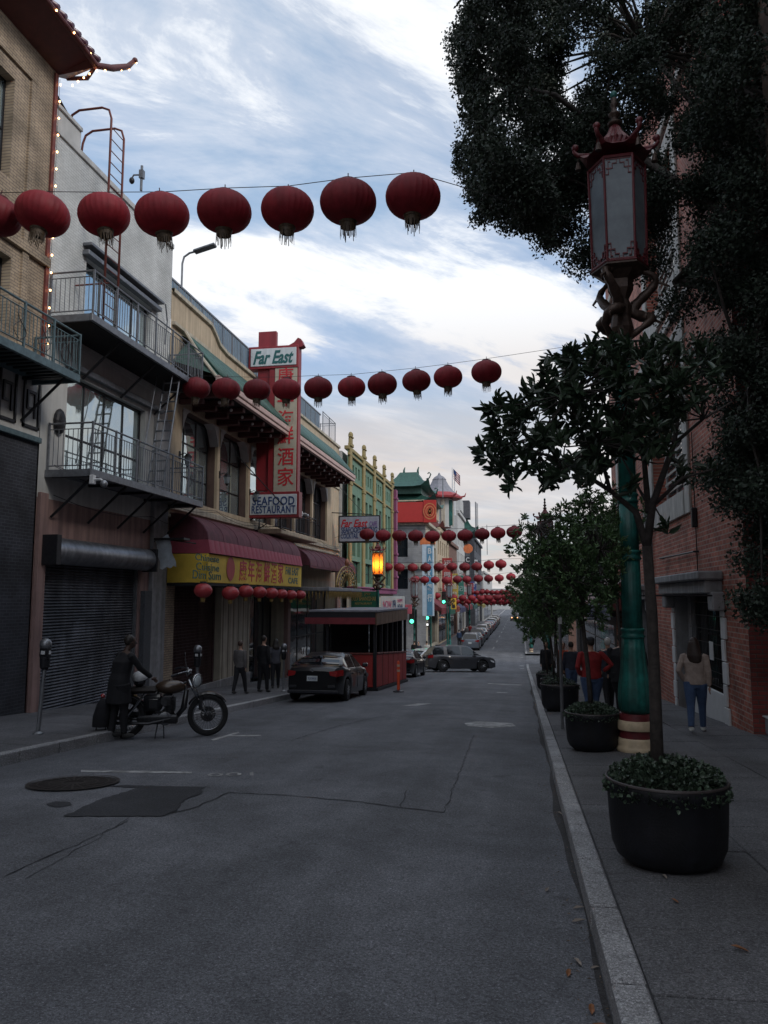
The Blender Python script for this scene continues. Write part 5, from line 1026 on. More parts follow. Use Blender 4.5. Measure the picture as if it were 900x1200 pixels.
for (x, y) in hx: lb.tube([(x*.94, y*.94, zl0), (x, y, zl1)], .022, 6)
for z in (zl0, zl1): lb.lathe([(HR*(.97 if z == zl0 else 1.02), z-.03), (HR*1.05, z), (HR*.97, z+.03)], 6, a0=R(-3))
lbody = lb.build('lantern_frame', darkred, lampT)
panes = []
for i in range(6):
    a, b = hx[i], hx[(i+1) % 6]; k0, k1 = .91, .96
    panes.append(MB().quad((a[0]*k0, a[1]*k0, zl0+.02), (b[0]*k0, b[1]*k0, zl0+.02), (b[0]*k1, b[1]*k1, zl1), (a[0]*k1, a[1]*k1, zl1)).build('pane', frost, lbody))
    fm = MB(); A = Vector((*a, 0)); B = Vector((*b, 0)); nrm = ((A+B)/2).normalized()
    def bar(u0, u1, z0, z1):   # key-pattern corner frets
        p = A.lerp(B, u0)*.95; q = A.lerp(B, u1)*.95; o = nrm*.012; fm.add([(p.x-o.x, p.y-o.y, z0), (q.x-o.x, q.y-o.y, z0), (q.x-o.x, q.y-o.y, z1), (p.x-o.x, p.y-o.y, z1), (p.x+o.x, p.y+o.y, z0), (q.x+o.x, q.y+o.y, z0), (q.x+o.x, q.y+o.y, z1), (p.x+o.x, p.y+o.y, z1)], [(0, 1, 2, 3), (4, 5, 6, 7), (0, 1, 5, 4), (3, 2, 6, 7), (0, 3, 7, 4), (1, 2, 6, 5)])
    H_ = zl1-zl0
    for s in (0, 1):
        zo = (lambda t: zl0+.03+t) if s == 0 else (lambda t: zl1-.03-t)
        def b2_(u0, u1, t0, t1): z0_, z1_ = sorted((zo(t0), zo(t1))); bar(u0, u1, z0_, z1_); bar(1-u1, 1-u0, z0_, z1_)
        b2_(.05, .3, .16, .18); b2_(.27, .30, .1, .18); b2_(.27, .45, .08, .1); b2_(.12, .15, .05, .16); b2_(.12, .22, .05, .07); b2_(.42, .45, .02, .1); b2_(.05, .5, .0, .025)
        b2_(.05, .16, .26, .28); b2_(.13, .16, .18, .28)
    if 1: bar(.04, .96, zl1-.2, zl1-.0) if False else None
    fm.build('key_fret', darkred, lbody)
cr = LZ(180); er = .62
rf = MB(); rings = []
for t, r_, z in ((0, er, cr-.08), (.35, er*.72, cr+.0), (.7, er*.45, cr+.1), (1, .24, LZ(166)), (1.2, .13, LZ(156)), (1.35, .07, LZ(147))):
    ring = []
    for k in range(36):
        th = 2*math.pi*k/36+R(-3); c = abs(math.cos(3*(th-R(-3)))) ; cc = max(0, math.cos(6*(th-R(-3))))**2*(1-min(1, t))
        rr_ = r_*(.80+.20*cc) if t < 1 else r_*(1+.06*(1 if k % 2 else -1)); ring.append((rr_*math.cos(th), rr_*math.sin(th), z+.16*cc*(1-min(1, t))**1.5))
    rings.append(ring)
rf.add([p for r_ in rings for p in r_], [(i*36+k, i*36+(k+1) % 36, (i+1)*36+(k+1) % 36, (i+1)*36+k) for i in range(5) for k in range(36)]+[tuple(range(35, -1, -1))]); roofl = rf.build('pagoda_roof', darkred, lampT)
for i, a in enumerate(A6):
    ca, sa = math.cos(a), math.sin(a); z = cr+.08
    MB().tube([(er*.6*ca, er*.6*sa, z-.05), (er*.98*ca, er*.98*sa, z-.02), (er*1.08*ca, er*1.08*sa, z+.05), (er*1.05*ca, er*1.05*sa, z+.12), (er*.99*ca, er*.99*sa, z+.1)], [.04, .04, .035, .035, .02], 8).ell((er*1.05*ca, er*1.05*sa, z+.12), (.06, .06, .06), 8, 6).build('dragon_horn', darkred, roofl, True)
    MB().tube([(er*.98*ca, er*.98*sa, z-.03), (er*.98*ca, er*.98*sa, z-.14)], .006, 4).lathe([(.02, -.14), (.035, -.18), (.05, -.27), (.055, -.28)], 8, (er*.98*ca, er*.98*sa, z)).build('wind_bell', bronze, roofl)
z = LZ(147)
MB().lathe([(.07, z), (.11, z+.03), (.12, z+.06), (.06, z+.1), (.05, z+.15), (.095, z+.19), (.1, z+.22), (.05, z+.27), (.045, z+.34), (.075, z+.38), (.04, z+.44), (.05, z+.5)], 14).build('finial', bronze, lampT, True); MB().ell((0, 0, z+.56), (.06, .06, .08), 10, 8).build('finial_tip', teal, lampT, True)
for j in range(3):   # dragons curling round the shaft
    a0 = R(-35+120*j); pts = []; rs = []
    for k in range(26):
        t = k/25; ang = a0+.5*math.sin(t*4.2)+t*.9; rad = .15+.36*abs(math.sin(t*math.pi*1.9))**1.3+.05*math.sin(t*17); z = LZ(398)+(LZ(322)-LZ(398))*(t+.09*math.sin(t*9)); pts.append((rad*math.cos(ang), rad*math.sin(ang), z)); rs.append(.035+.05*math.sin(math.pi*min(1, t*1.1))+.014*(k % 2))
    d = MB().tube(pts, rs, 8); e = pts[-1]; u_ = Vector((e[0], e[1], 0)).normalized()
    d.ell((e[0]+u_.x*.1, e[1]+u_.y*.1, e[2]-.02), (.1, .1, .07), 10, 7); d.tube([(e[0]+u_.x*.1, e[1]+u_.y*.1, e[2]), (e[0]+u_.x*.22, e[1]+u_.y*.22, e[2]-.04)], [.05, .03], 6)
    for s in (-1, 1): d.tube([(e[0]+u_.x*.06, e[1]+u_.y*.06, e[2]+.03), (e[0]+u_.x*.0-u_.y*.08*s, e[1]+u_.x*.08*s, e[2]+.14)], [.02, .006], 5)
    for k in (7, 14, 20): p = pts[k]; d.tube([p, (p[0]*1.35, p[1]*1.35, p[2]-.1), (p[0]*1.2, p[1]*1.2, p[2]-.17)], [.03, .022, .012], 5)
    d.build('dragon', bronze, lampT, True)
MB().box(-.45, -.1, -.05, .05, LZ(402)-.02, LZ(402)+.06, .01).tube([(-.44, 0, LZ(402)+.02), (-.6, 0, LZ(402)+.02)], .02, 6).ell((-.6, 0, LZ(402)+.02), (.04, .04, .04), 8, 6).build('side_bracket', iron, lampT)
lampT.location = (lx, LY, zb0)
def lamp_copy(label, x, y, sc, lit=False, z=None):
    c = copy_tree(lampT); c.location = (x, y, (zsR(y, x) if x > 0 else zsL(y, x)) if z is None else z); c.scale = (sc, sc, sc); c['label'] = label; c['group'] = 'pagoda street lamps'
    if lit:
        pl = bpy.data.lights.new('lamp_bulb', 'POINT'); pl.energy = 26; pl.color = (1., .36, .07); pl.shadow_soft_size = .1; po_ = bpy.data.objects.new('lamp_bulb', pl); C.objects.link(po_); po_.parent = c; po_.location = (0, 0, (zl0+zl1)/2-.1)
        for fr_ in KID[c.name]:
            for pn in KID.get(fr_.name, []):
                if pn.name.startswith('pane'): pn.material_slots[0].link = 'OBJECT'; pn.material_slots[0].material = litpane
    return c
lampT['group'] = 'pagoda street lamps'
lamp_copy('lit pagoda street lamp glowing orange above the roof of the street dining shelter', -8.02, 43.6, .72, True)
lamp_copy('unlit pagoda street lamp across the crossing in front of the bank', -8.15, 60.2, .66); lamp_copy('pagoda street lamp behind the farther planters on the right, half hidden by trees', 1.12, 33.0, .72)
lamp_copy('pagoda street lamp farther along the left pavement past the bank sign', -6.5, 72.5, .66); lamp_copy('farthest pagoda street lamp, over the row of parked cars', -6.4, 100, .7); lamp_copy('pagoda street lamp on the right pavement beyond the crossing, behind the leaves', .95, 73, .66)
# ------------------------------------------------------------------ red silk lanterns
def make_lantern():
    t = thing('red_lantern', 'x', 'lantern'); vs = []; fs = []; n = 84; m = 16
    for i in range(m+1):
        a = -math.pi/2*.86+math.pi*.86*i/m; c = math.cos(a)
        for k in range(n):
            th = 2*math.pi*k/n; r = .4*(c**.82)*(1+(.018, -.002, -.024)[k % 3 if k % 3 < 2 else 1]*c if k % 3 else 1-.03*c); vs.append((r*math.cos(th), r*math.sin(th), .285*math.sin(a)/math.sin(math.pi/2*.86)))
    fs = [(i*n+k, i*n+(k+1) % n, (i+1)*n+(k+1) % n, (i+1)*n+k) for i in range(m) for k in range(n)]
    MB().add(vs, fs).build('silk_body', lantern_red, t, True)
    MB().lathe([(.12, .26), (.13, .285), (.125, .315), (.09, .33), (.03, .34)], 18).tube([(0, 0, .33), (0, 0, .42)], .008, 5).build('top_cap', mat('cap_dark_red', (.10, .02, .025), .6), t, True, 40)
    MB().lathe([(.12, -.26), (.13, -.28), (.12, -.31), (.09, -.315)], 18).build('bottom_ring', tassel, t, True, 40)
    mb = MB(); rr = random.Random(4)
    for k in range(34):
        a = 2*math.pi*k/34; r = .112; L = rr.uniform(.13, .24); w = .006; dx, dy = -math.sin(a)*w, math.cos(a)*w; x, y = r*math.cos(a), r*math.sin(a)
        j = rr.uniform(-.015, .015); mb.add([(x-dx, y-dy, -.3), (x+dx, y+dy, -.3), (x+dx+j, y+dy+j, -.3-L), (x-dx+j, y-dy+j, -.3-L)], [(0, 1, 2, 3)])
    mb.lathe([(.112, -.3), (.108, -.37)], 18); mb.build('fringe', tassel, t); return t
rr_l = random.Random(21); lan0 = make_lantern(); used = [False]
def lantern(loc, label, group, s=1., tilt=0., rz=0.):
    t = lan0 if not used[0] else copy_tree(lan0); used[0] = True
    t.location = loc; t.scale = (s, s, s); t.rotation_euler = (rr_l.uniform(-.05, .05), tilt+rr_l.uniform(-.04, .04), rz); t['label'] = label; t['group'] = group; return t
ordn = ['first', 'second', 'third', 'fourth', 'fifth', 'sixth', 'seventh', 'eighth', 'ninth', 'tenth', 'eleventh', 'twelfth']
def row(name, Y, pxs, pys, ends, wirelab, group, tilts=None, s=1., wr=.006):
    P = [onY(px, py, Y) for px, py in zip(pxs, pys)]
    for i, p in enumerate(P):
        lab = f'{ordn[i]} lantern from the left in {name}'
        if i == len(P)-1: lab = f'rightmost lantern in {name}'
        lantern((p.x, p.y, p.z), lab, group, s*(1+.03*math.sin(i*2.3)), (tilts[i] if tilts else 0), i*1.3)
    w = thing('lantern_wire', wirelab, 'wire', P[0]+Vector((0, 0, .36*s))); top = [(p.x, p.y, p.z+.37*s) for p in P]
    pts = [ends[0]]+top+[ends[1]]; MB().tube(pts, wr, 5).build('cable', iron, w)
    return P
row('the nearest overhead row', 10.3, [-6, 50, 122, 190, 263, 337, 408, 484], [252, 251, 252, 252, 248, 246, 237, 231], [(-10.2, 10.3, 7.4), (2.6, 13.6, 7.9)], 'thin wire of the nearest lantern row, from tan brick wall to big tree', 'lanterns of the nearest row', [R(x) for x in (12, 11, 9, 7, 2, 1, -1, 0)])
row('the second overhead row', 20.4, [230, 265, 301, 336, 373, 412, 448, 488, 525, 570], [455, 456, 457, 456.5, 455, 454, 450.5, 446.5, 442, 436], [(-10.2, 20.4, 7.3), (1.9, 20.4, onY(698, 402, 20.4).z)], 'thin wire of the second lantern row rising to the right', 'lanterns of the second row', [R(x) for x in (5, 3, 2, 0, 0, -1, 0, 1, 0, 0)])
ab = thing('wire_bracket', 'dark arm and bracket holding the right end of the second lantern wire', 'bracket', (3.9, 20.4, 8)); z = onY(700, 402, 20.4).z; MB().tube([(4.0, 20.4, z), (2.0, 20.4, z)], .03, 6).box(1.9, 2.5, 20.34, 20.46, z-.07, z+.03).tube([(4, 20.4, z+.8), (2.6, 20.4, z+.02)], .02, 6).build('arm', iron, ab)
row('the third row, in front of the cafe sign', 40, [430, 449, 468, 487, 506.7, 526, 545, 565, 583.5, 602.7], [626, 627.5, 628, 628, 628.5, 628, 627.5, 626, 624.7, 623.5], [(-9.7, 40, 4.9), (3.9, 40, 5.3)], 'wire of the third lantern row level with the cafe sign', 'lanterns of the third row', wr=.01)
row('the fourth row, level with the lit lamp', 56, [454, 468, 483.5, 499, 514.4, 529.6, 544.5, 558.7, 572.8, 587], [664.5, 665, 665, 665, 664.5, 664, 664.5, 664, 662, 661], [(-9.7, 56, 4.1), (3.9, 56, 4.5)], 'wire of the fourth lantern row', 'lanterns of the fourth row', wr=.012)
row('the fifth row, just under the fourth', 66, [486.7, 497.6, 509.9, 523, 536, 547, 560.5, 572.5, 585, 598.7], [679, 679.5, 679.5, 680, 679, 679, 678, 678, 677.5, 676], [(-8.5, 66, 3.5), (3.9, 66, 3.7)], 'wire of the fifth lantern row', 'lanterns of the fifth row', wr=.012)
row('the sixth row, beside the yellow sign', 80, [512, 522, 531.6, 542, 553, 564, 573, 583, 592, 601], [698, 699.5, 700, 701, 701, 701.5, 701, 700.5, 700, 699], [(-8.5, 80, 2), (3.9, 80, 2.1)], 'wire of the sixth lantern row', 'lanterns of the sixth row', wr=.013)
for j, (Y, py, x0, x1, nn) in enumerate(((92, 705, 535, 606, 11), (104, 694, 553, 606, 10), (118, 699, 560, 607, 10), (135, 703.5, 566, 607, 11), (155, 707, 572, 608, 11), (180, 698, 576, 608, 11))):
    P = []
    for i in range(nn):
        p = onY(x0+(x1-x0)*i/(nn-1), py+.6*math.sin(i*1.7), Y); P.append(p); lantern(p, f'{ordn[i]} tiny lantern from the left in the distant {ordn[j+6]} row', f'lanterns of the {ordn[j+6]} row', 1.)
    w = thing('lantern_wire', f'wire of the {ordn[j+6]} lantern row far down the street', 'wire', P[0]); MB().tube([(-8, Y, P[0].z+.4)]+[(p.x, p.y, p.z+.38) for p in P]+[(3.9, Y, P[-1].z+.4)], .015, 4).build('cable', iron, w)
# under the awning
for i, (px, py, r_) in enumerate(((238, 692, 10.5), (270, 695, 10), (288, 693, 9), (304, 694, 8.5), (318, 695, 8), (330, 696, 7), (341, 697, 7), (352, 697, 6.5))):
    X = -8.75; p = onX(px, py, X); L_ = thing('awning_lantern', f'{ordn[i]} small glossy red lantern from the left hanging under the yellow awning', 'lantern', p, group='small lanterns under the yellow awning'); dd = (p-Vector((0, 0, EYE))).length; r = r_*dd/905
    mb = MB(); mb.ell(tuple(p), (r, r, r*.8), 20, 12); mb.build('paper_body', mat('glossy_red_lantern', (.50, .06, .07), .45, var=.12, trans=.2, coat=.2), L_, True); MB().lathe([(.1, r*.78), (.09, r*.78+.05)], 12, tuple(p)).tube([(p.x, p.y, p.z+r*.8), (p.x-.2, p.y, 2.12)], .008, 4).build('cap', iron, L_); MB().lathe([(.07, -r*.78), (.06, -r*.78-.12)], 10, tuple(p)).build('tassel', gold, L_)
# ------------------------------------------------------------------ greenery
def leafmat(n, c, isl=.5, rough=.42):
    m = mat(n, c, rough, var=.2, scale=2, island=isl, spec=.5, trans=.12); return m
bigleaf = leafmat('ficus_leaf', (.024, .038, .024), .65, .6); magleaf = leafmat('glossy_leaf', (.032, .055, .030), .5, .36); midleaf = leafmat('street_tree_leaf', (.085, .150, .060), .5, .42); ivyleaf = leafmat('ivy_leaf', (.06, .09, .06), .7, .35)
bark = mat('bark', (.05, .042, .038), .9, var=.4, scale=18, bump=.8, bscale=40)
def leaves_np(P, D, L, Wd, m, name, parent, fold=.25):
    """P centres, D unit directions, L lengths: one folded six-point leaf each"""
    n = len(P); ref = rng.normal(size=(n, 3)); Sx = np.cross(D, ref); Sx /= np.linalg.norm(Sx, axis=1)[:, None]+1e-9; Nn = np.cross(D, Sx)
    L = L[:, None]; w = L*Wd
    V = np.stack([P, P+D*L*.35+Sx*w*.5+Nn*w*fold, P+D*L*.75+Sx*w*.38+Nn*w*fold, P+D*L-Nn*L*.08, P+D*L*.75-Sx*w*.38+Nn*w*fold, P+D*L*.35-Sx*w*.5+Nn*w*fold], 1).reshape(-1, 3)
    V -= np.array(rootof(parent).location)
    me = bpy.data.meshes.new(name); me.vertices.add(n*6); me.vertices.foreach_set('co', V.ravel())
    idx = (np.arange(n)[:, None]*6+np.array([0, 1, 2, 3, 0, 3, 4, 5])[None]).ravel(); me.loops.add(n*8); me.loops.foreach_set('vertex_index', idx.astype(np.int32))
    me.polygons.add(n*2); me.polygons.foreach_set('loop_start', (np.arange(n*2)*4).astype(np.int32)); me.polygons.foreach_set('loop_total', np.full(n*2, 4, np.int32)); me.update(calc_edges=True); me.materials.append(m)
    o = bpy.data.objects.new(name, me); C.objects.link(o); o.parent = parent; KID.setdefault(parent.name, []).append(o); o['kind'] = 'stuff'; return o
def quads_np(P, D, L, Wd, m, name, parent):
    n = len(P); ref = rng.normal(size=(n, 3)); Sx = np.cross(D, ref); Sx /= np.linalg.norm(Sx, axis=1)[:, None]+1e-9; L = L[:, None]; w = L*Wd*.5
    V = np.stack([P, P+D*L*.5+Sx*w, P+D*L, P+D*L*.5-Sx*w], 1).reshape(-1, 3)-np.array(rootof(parent).location)
    me = bpy.data.meshes.new(name); me.vertices.add(n*4); me.vertices.foreach_set('co', V.ravel()); me.loops.add(n*4); me.loops.foreach_set('vertex_index', np.arange(n*4, dtype=np.int32))
    me.polygons.add(n); me.polygons.foreach_set('loop_start', (np.arange(n)*4).astype(np.int32)); me.polygons.foreach_set('loop_total', np.full(n, 4, np.int32)); me.update(calc_edges=True); me.materials.append(m)
    o = bpy.data.objects.new(name, me); C.objects.link(o); o.parent = parent; o['kind'] = 'stuff'; return o
def inpoly(x, y, poly):
    c = False; n = len(poly)
    for i in range(n):
        x0, y0 = poly[i]; x1, y1 = poly[i-1]
        if (y0 > y) != (y1 > y) and x < (x1-x0)*(y-y0)/(y1-y0)+x0: c = not c
    return c
def unit(a): return a/(np.linalg.norm(a, axis=1)[:, None]+1e-9)
# big dark street tree
bt = thing('big_tree', 'huge dark small-leaved tree overhanging the top right of the street', 'tree', (6.0, 11.5, -.4))
crownP = [(548, -80), (552, 0), (532, 60), (545, 92), (526, 98), (545, 120), (545, 150), (532, 180), (538, 232), (580, 240), (605, 262), (628, 290), (640, 268), (668, 262), (690, 300), (720, 320), (755, 330), (768, 372), (790, 380), (830, 420), (835, 480), (850, 520), (838, 560), (862, 600), (878, 640), (884, 712), (905, 730), (1010, 720), (1040, -80)]
rr = random.Random(11); cl_ = []
while len(cl_) < 500:
    px, py = rr.uniform(520, 1010), rr.uniform(-80, 725)
    if not inpoly(px, py, crownP): continue
    if 772 < px < 822 and 190 < py < 400 and rr.random() < .85: continue
    if 625 < px < 815: Y = rr.uniform(13.7, 16.8)
    elif px > 800 and py > 250: Y = rr.uniform(11.5, 14.2)
    else: Y = rr.uniform(11.0, 16.0)
    p = onY(px, py, Y)
    if px < 720 and rr.random() < .6: cl_.append((p+Vector((rr.uniform(-.2, .2), rr.uniform(.3, 1.2), rr.uniform(-.15, .15))), rr.uniform(.3, .45), Y))
    edge = min(abs(px-535), 60)/60.
    cl_.append((p, rr.uniform(.32, .6)*(.7+.3*edge), Y))
for px, py in ((530, 100), (545, 120), (540, 20), (536, 60), (538, 225), (560, 238), (628, 282), (600, 262), (550, 180), (534, 182), (650, 260)):
    for k in range(3): cl_.append((onY(px+rr.uniform(3, 16), py+rr.uniform(-8, 4), rr.uniform(13.6, 14.5)), rr.uniform(.13, .24), 13))
tot = 500000; wts = np.array([r**2 for _, r, _ in cl_]); cnt = (wts/wts.sum()*tot).astype(int); PP = []
for (p, r, _), n in zip(cl_, cnt):
    v = rng.normal(size=(n, 3)); v = unit(v)*(rng.random((n, 1))**.45); v *= np.array([1, 1, .75])*r; sub = rng.integers(0, 7, n); off = unit(rng.normal(size=(7, 3)))*r*.35; PP.append(v*.8+off[sub]+np.array(p))
PP = np.concatenate(PP); PP = PP[(PP[:, 0] < 3.95) | (PP[:, 1] < 14.6)]; n = len(PP); D = unit(rng.normal(size=(n, 3))+np.array([0, 0, -.35])); quads_np(PP, D, rng.uniform(.04, .085, n), .6, bigleaf, 'crown', bt)
tr = MB().tube([(6.0, 11.5, -.5), (5.9, 11.6, 1.5), (5.6, 11.9, 3.5), (5.3, 12.3, 5.5)], [.34, .28, .25, .22], 12); nodes = [Vector((5.6, 11.9, 3.5)), Vector((5.3, 12.3, 5.5)), Vector((5.0, 12.6, 6.6))]
hubs = [(onY(790, 330, 14.0), .14), (onY(700, 150, 14.5), .12), (onY(640, 200, 14.2), .07), (onY(600, 100, 13.8), .07), (onY(860, 100, 13), .14), (onY(880, 450, 12.8), .09), (onY(760, 60, 15), .1)]
for i, (h, r) in enumerate(hubs):
    s_ = nodes[1] if i not in (2, 3) else hubs[1][0]; mid = s_.lerp(h, .5)+Vector((0, 0, .25)); tr.tube([s_, mid, h], [r*.8, r*.65, r*.45], 8)
for (p, r, _) in cl_[::3]:
    h = min(hubs, key=lambda q: (q[0]-p).length)[0]
    if (h-p).length < 4.5: mid = h.lerp(p, .5)+Vector((rr.uniform(-.15, .15), rr.uniform(-.15, .15), .12)); tr.tube([h, mid, p], [.045, .028, .01], 5)
tr.build('trunk', bark, bt, True)
# planters with small trees
plm = mat('navy_planter', (.011, .012, .018), .6, var=.5, scale=7, dirt=.4, bump=.3, streak=.3)
def planter(label, x, y, s=1., ivy=1500):
    z = zsR(y, x); t = thing('round_planter', label, 'planter', (x, y, z), group='round planters')
    mb = MB(); mb.lathe([(.33, 0), (.36, .03), (.42, .07), (.46, .17), (.475, .35), (.485, .58), (.495, .6), (.497, .66), (.485, .685), (.455, .68), (.44, .58)], 40)
    mb.v = [(p[0]*s+x, p[1]*s+y, p[2]*s+z) for p in mb.v]; mb.build('pot', plm, t, True, 45)
    MB().lathe([(.484*s, .688*s), (.492*s, .694*s), (.498*s, .684*s), (.499*s, .672*s)], 40, (x, y, z), cap=False).build('rim_edge', mat('rim_highlight', (.06, .05, .05), .45), t, True)  # highlight on the iron rim put in as a paler edge colour
    mb = MB(); mb.ell((x, y, z+.56*s), (.44*s, .44*s, .12*s), 20, 8); mb.build('soil', mat('soil', (.03, .022, .016), .95), t)
    n = ivy; a = rng.random(n)*2*math.pi; q = rng.random(n)**.5; rad = q*.5*s; h = (.60+.16*(1-q**2)+rng.random(n)*.10-.05*(q > .9))*s
    P = np.stack([x+rad*np.cos(a), y+rad*np.sin(a), z+h], 1); D = unit(np.stack([np.cos(a)*q*.9, np.sin(a)*q*.9, np.full(n, .25)], 1)+rng.normal(size=(n, 3))*.55); leaves_np(P, D, rng.uniform(.022, .042, n), .8, ivyleaf, 'ivy', t, .2); return t
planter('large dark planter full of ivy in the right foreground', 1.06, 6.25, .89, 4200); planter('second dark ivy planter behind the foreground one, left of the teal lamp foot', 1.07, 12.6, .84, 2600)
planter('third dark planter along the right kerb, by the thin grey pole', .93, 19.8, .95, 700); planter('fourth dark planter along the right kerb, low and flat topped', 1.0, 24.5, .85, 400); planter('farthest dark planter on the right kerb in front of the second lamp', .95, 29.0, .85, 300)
def small_tree(label, x, y, z0, trunk, limbs, tips, lm, nl, Ls, single=0, rs=1.):
    t = thing('potted_tree', label, 'tree', (x, y, z0)); mb = MB()
    for pts, rd in [trunk]+limbs: mb.tube(pts, rd, 8)
    nodes = [Vector(p) for pts, _ in [trunk]+limbs for p in pts[1:]]
    for tp in tips:
        q = min(nodes, key=lambda v: (v-tp).length); mid = q.lerp(tp, .55)+Vector((rr.uniform(-.05, .05), rr.uniform(-.05, .05), -.03)); mb.tube([q, mid, tp], [.008*rs, .005*rs, .002], 4, False)
    mb.build('trunk', bark, t, True); P = []; D = []
    for tp in tips:
        ax = unit(rng.normal(size=(1, 3))*.5+np.array([[0, 0, .6]])+np.array([[(tp.x-x)*.6, (tp.y-y)*.6, 0]]))[0]
        for k in range(nl):
            d = rng.normal(size=3)*.8+ax*.75+np.array([0, 0, -.1]); D.append(d/np.linalg.norm(d)); P.append(np.array(tp)-ax*rng.random()*.12)
    P = np.array(P); D = np.array(D); L = rng.uniform(Ls*.7, Ls*1.15, len(P))
    if single:
        camd = np.linalg.norm(P-np.array([0, 0, EYE]), axis=1); order = np.argsort(camd); pick = order[:single]; rest = order[single:]
        leaves_np(P[rest], D[rest], L[rest], .32, lm, 'foliage', t)
        g = MB(); g.add([(0, 0, 0), (.35, .18, .06), (.75, .14, .02), (1, 0, -.14), (.75, -.14, .02), (.35, -.18, .06)], [(0, 1, 2, 3), (0, 3, 4, 5)]); me = None
        for i in pick:
            if me is None:
                o = g.build('leaf', lm, None); me = o.data
            else: o = bpy.data.objects.new('leaf', me); C.objects.link(o)
            o.parent = t; KID.setdefault(t.name, []).append(o)
            q = Vector(D[i]).to_track_quat('X', 'Z'); o.rotation_mode = 'QUATERNION'; o.rotation_quaternion = q @ Matrix.Rotation(rr.uniform(-1.2, 1.2), 3, 'X').to_quaternion(); o.location = Vector(P[i])-t.location; o.scale = (L[i],)*3
    else: leaves_np(P, D, L, .34, lm, 'foliage', t)
    return t
y1 = 6.25; zt1 = zsR(6.25, 1.06)+.48
def q_(px, py, dy=0.): p = onY(px, py, 6.25+dy); return (p.x, p.y, p.z)
trunk = ([(1.0, 6.25, zt1), q_(768, 820), q_(764, 720), q_(758, 640)], [.052, .045, .042, .038])
limbs = [([q_(758, 640), q_(745, 600, .05), q_(715, 575, .1), q_(660, 540, .15), q_(600, 520, .1)], [.032, .026, .02, .015, .008]), ([q_(758, 640), q_(765, 590), q_(790, 520, -.1), q_(800, 450, -.1)], [.034, .028, .02, .01]), ([q_(760, 600), q_(755, 540, .2), q_(735, 470, .3), q_(715, 420, .3)], [.026, .02, .014, .008]),
         ([q_(768, 590), q_(800, 560, -.1), q_(835, 550, -.2)], [.018, .012, .006]), ([q_(715, 575, .1), q_(700, 520, -.25), q_(670, 460, -.3)], [.018, .012, .007]), ([q_(790, 520, -.1), q_(825, 490, -.2), q_(860, 470, -.2)], [.016, .011, .006]), ([q_(765, 600), q_(750, 575, .4), q_(720, 520, .55)], [.018, .012, .007])]
crown1 = [(553, 530), (578, 503), (568, 478), (585, 460), (605, 462), (618, 430), (650, 412), (680, 402), (720, 396), (770, 392), (830, 402), (850, 425), (850, 462), (800, 480), (782, 500), (770, 545), (735, 540), (700, 560), (655, 570), (610, 545), (592, 574), (565, 548)]
tips = []
while len(tips) < 240:
    px, py = rr.uniform(550, 860), rr.uniform(390, 580)
    if inpoly(px, py, crown1): tips.append(Vector(q_(px, py, rr.uniform(-.75, .75))))
tips += [Vector(q_(px, py, rr.uniform(-.2, .2))) for px, py in ((562, 528), (575, 512), (590, 545), (572, 548), (584, 466), (640, 422), (600, 470), (655, 418), (690, 408), (795, 540), (780, 610), (740, 565), (828, 545), (800, 555), (760, 520))]
small_tree('glossy large-leaved young tree growing from the foreground planter', 1.06, 6.25, zsR(6.25), trunk, limbs, tips, magleaf, 17, .112, 280)
def ptree(label, x, y, cpx, cpy, rx, rz, ntip, nl, Ls, lean=0.):
    z0 = zsR(y, x)+.5; c = onY(cpx, cpy, y); tk = [(x, y, z0), (x+(c.x-x)*.2, y, z0+.8), (x+(c.x-x)*.6, y, c.z-rz*.7), (c.x, y, c.z)]; limbs = []
    for i in range(7):
        a = i*.9; e = (c.x+rx*.6*math.cos(a), y+rx*.6*math.sin(a), c.z+rz*(.1+.5*math.sin(i*2.1))); limbs.append(([tk[2], tuple((Vector(tk[2])+Vector(e))/2+Vector((0, 0, -.1))), e], [.022, .016, .008]))
    tp = []
    for i in range(ntip):
        v = Vector(unit(rng.normal(size=(1, 3)))[0])*(rr.random()**.4); w = 1+.13*math.sin(v.x*5+y)+.12*math.sin(v.z*7+x*3+v.y*4); tp.append(Vector((c.x+v.x*rx*w, y+v.y*rx*w, c.z+v.z*rz*w)))
    return small_tree(label, x, y, zsR(y, x), (tk, [.04, .035, .03, .02]), limbs, tp, midleaf, nl, Ls)
ptree('bushy young tree in the second planter, left of the teal lamp', 1.07, 12.6, 672, 655, 1.0, .95, 560, 16, .095); ptree('young tree in the third planter by the thin grey pole', .93, 19.8, 645, 692, 1.05, 1.0, 480, 15, .10)
ptree('young tree in the fourth planter, crown merging with its neighbours', 1.0, 24.5, 640, 712, 1.0, .95, 340, 14, .11); ptree('rearmost potted tree on the right pavement', .95, 29, 632, 722, .95, .95, 300, 14, .12)
ptree('slender street tree on the right pavement close to the brick wall', 2.2, 17.5, 712, 615, .85, .95, 340, 14, .10); ptree('street tree behind the second lamp on the right pavement', 1.6, 38, 648, 668, 1.3, 1.2, 380, 14, .13)
ptree('street tree beyond the crossing on the right', 1.2, 76, 622, 700, 1.6, 1.6, 300, 14, .18)
sp_ = thing('sign_pole', 'thin grey steel sign pole rising behind the second planter at the kerb', 'pole', (.80, 15.6, zsR(15.6))); pq = onY(656, 730, 15.6); MB().tube([(pq.x, 15.6, zsR(15.6)), (pq.x, 15.6, 1.35)], .03, 8).build('pole', steel, sp_); MB().box(pq.x-.04, pq.x+.04, 15.56, 15.565, 1.2, 1.33, .0).build('pole_sticker', greyp, sp_)
